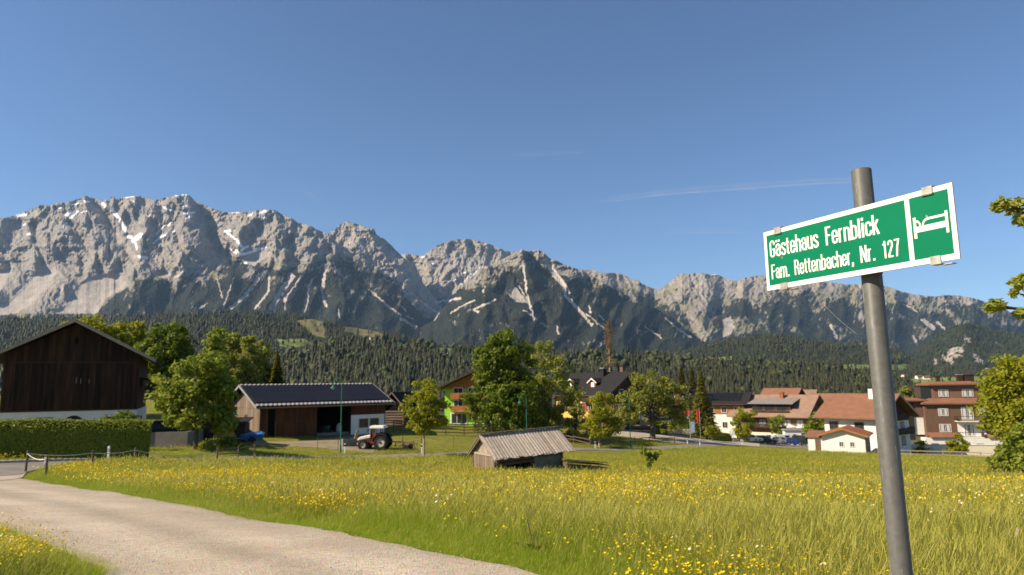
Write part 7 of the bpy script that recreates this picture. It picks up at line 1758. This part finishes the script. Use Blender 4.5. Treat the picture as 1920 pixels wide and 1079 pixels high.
# loose stones on the lane
def stone_mesh(name, seed):
    bm = bmesh.new(); bmesh.ops.create_icosphere(bm, subdivisions=1, radius=1); r = random.Random(seed)
    for q in bm.verts: q.co *= r.uniform(.7, 1.2); q.co.z *= .6
    bm.verts.index_update(); v = [tuple(q.co) for q in bm.verts]; f = [tuple(q.index for q in p.verts) for p in bm.faces]; bm.free()
    return npmesh(name, v, f, m_stone, np.full((len(v), 3), .40) * np.array([1.0, .86, .70]))
m_stone = tintmat('loose_stone', trans=0, c2=(.62, .54, .44), amt=.8)
TS = [template('stone', stone_mesh('stone', k)) for k in range(3)]
x, y, r = sample_field(26000, 4.5, 40, 15, u=(-200, 1200)); d = road_dist(x, y); k = (d < .06) & (r.random(len(x)) < .25 + .75*np.exp(d/.35)); x, y = x[k], y[k]; n = len(x)
scatter('loose_stones', np.stack([x, y, g(x, y) + .037], 1), .003 + .008*r.random(n)**3, np.stack([r.normal(0, .3, n), r.normal(0, .3, n), r.uniform(0, 6.28, n)], 1), r.random(n), TS, r.integers(0, 3, n), label='loose stones on the gravel lane')

# broad leaved weeds by the lane edge
def dock(label, px, py, n, size, seed, lm='mid', spike=False):
    q = ground_at(np.array([float(px)]), np.array([float(py)]))[0]; p = (q[0], q[1], gz(q[0], q[1])); t = thing('weed', label, 'weed', p); r = random.Random(seed)
    for k in range(n):
        a = r.uniform(0, 6.283); e = r.uniform(.3, 1.1); L = size*r.uniform(.7, 1.2); w = L*.3; mb = MB(); pts = []
        for s in range(5):
            u = s/4; pts.append((L*u*math.cos(e*(1 - .6*u)), L*u*math.sin(e)*(1 - .35*u) + .05, w*math.sin(math.pi*min(.98, .12 + u*.85))/2))
        ca, sa_ = math.cos(a), math.sin(a); vs = []
        for x, z, hw in pts: vs += [(x*ca - hw*sa_, x*sa_ + hw*ca, z + hw*.3), (x*ca, x*sa_, z), (x*ca + hw*sa_, x*sa_ - hw*ca, z + hw*.3)]
        mb.add(vs, [(3*i + j, 3*i + j + 1, 3*i + j + 4, 3*i + j + 3) for i in range(4) for j in range(2)])
        me = mb.mesh('leaf'); at_ = me.attributes.new('tint', 'FLOAT', 'POINT'); at_.data.foreach_set('value', np.full(len(me.vertices), r.random(), np.float32)); obj('leaf', me, LM[lm], t)
    mb = MB()
    for k in range(3 if spike else 1):
        a = r.uniform(0, 6.283); mb.tube([(0, 0, -.05), (.03*math.cos(a), .03*math.sin(a), size*.9), (.08*math.cos(a), .08*math.sin(a), size*1.5)], .006, 5)
    obj('stem', mb, m_fence if not spike else mat('pale_flower_spike', (.5, .36, .30), .8, scale=30), t)
dock('dark broad leaved dock weed beside the gravel lane edge', 1000, 1046, 16, .24, 1, 'dark')
dock('second dark leafy weed deeper in the meadow left of centre', 960, 985, 14, .34, 2, 'dark')
dock('tall leafy weed with pale pinkish spikes at the lower right corner', 1900, 1074, 13, .26, 3, 'mid', True)
dock('leafy weed right of the corner spikes near the frame edge', 1912, 1040, 10, .22, 4, 'dark')
dock('grey green leafy weed half hidden in the grass above the lane', 985, 1010, 10, .28, 5, 'mid')

# thin contrails high above
m_con = bpy.data.materials.new('thin_contrail'); m_con.use_nodes = True; nt = m_con.node_tree; L = nt.links; nt.nodes.remove(nt.nodes['Principled BSDF'])
tc = nd(nt, 'ShaderNodeTexCoord'); nz = nd(nt, 'ShaderNodeTexNoise', i_Scale=.0011, i_Detail=5.0); L.new(tc.outputs['Object'], nz.inputs[0])
at_n = nd(nt, 'ShaderNodeAttribute', attribute_name='tint'); r_ = nd(nt, 'ShaderNodeMapRange'); L.new(nz.outputs[0], r_.inputs[0]); r_.inputs[1].default_value = .25; r_.inputs[2].default_value = .75; r_.inputs[3].default_value = .25
mu = nd(nt, 'ShaderNodeMath', operation='MULTIPLY'); L.new(at_n.outputs['Fac'], mu.inputs[0]); L.new(r_.outputs[0], mu.inputs[1])
tr = nd(nt, 'ShaderNodeBsdfTransparent'); df = nd(nt, 'ShaderNodeBsdfTranslucent'); df.inputs[0].default_value = (.95, .95, .95, 1); d2 = nd(nt, 'ShaderNodeBsdfDiffuse'); d2.inputs[0].default_value = (.95, .95, .95, 1)
ad = nd(nt, 'ShaderNodeMixShader'); ad.inputs[0].default_value = .5; L.new(df.outputs[0], ad.inputs[1]); L.new(d2.outputs[0], ad.inputs[2])
ms = nd(nt, 'ShaderNodeMixShader'); L.new(mu.outputs[0], ms.inputs[0]); L.new(tr.outputs[0], ms.inputs[1]); L.new(ad.outputs[0], ms.inputs[2]); L.new(ms.outputs[0], nt.nodes['Material Output'].inputs[0])
def contrail(pts, w, a, label):
    pts = smooth_line(pts, 60, 2); nrow = 9; W_ = np.interp(np.linspace(0, 1, 60), [0, .5, 1], w); base = at(pts[:, 0], pts[:, 1], np.full(60, 30000.0))
    vs = []; ti = []
    for j in range(nrow):
        q = j/(nrow - 1)*2 - 1
        dz = base.copy(); dz[:, 2] += q*W_*30000/FPX; dz[:, 1] += (1 - q*q)*220; vs.append(dz)
        s_ = np.linspace(0, 1, 60); ti.append(a*(1 - q*q)**1.5*sstep(0, .35, s_)*sstep(1, .8, s_))
    o_ = obj('contrail', npmesh('contrail', np.concatenate(vs), gridfaces(60, nrow), m_con, tint=np.concatenate(ti), smooth=True), None, kind='stuff'); o_['label'] = label
contrail([(1050, 386), (1150, 373), (1250, 360), (1400, 349), (1530, 340), (1640, 336), (1700, 334)], [5, 8, 6], .30, 'long thin white contrail behind the sign')
contrail([(1220, 434), (1290, 433), (1360, 432), (1420, 435)], [5, 6, 4], .15, 'faint short contrail under the long one')
contrail([(930, 291), (990, 288), (1050, 286), (1110, 283)], [4, 5, 3], .13, 'faint contrail above the middle of the range')
contrail([(545, 346), (575, 358), (605, 378)], [6, 12, 8], .10, 'faint cloud wisp over the mountain crest')
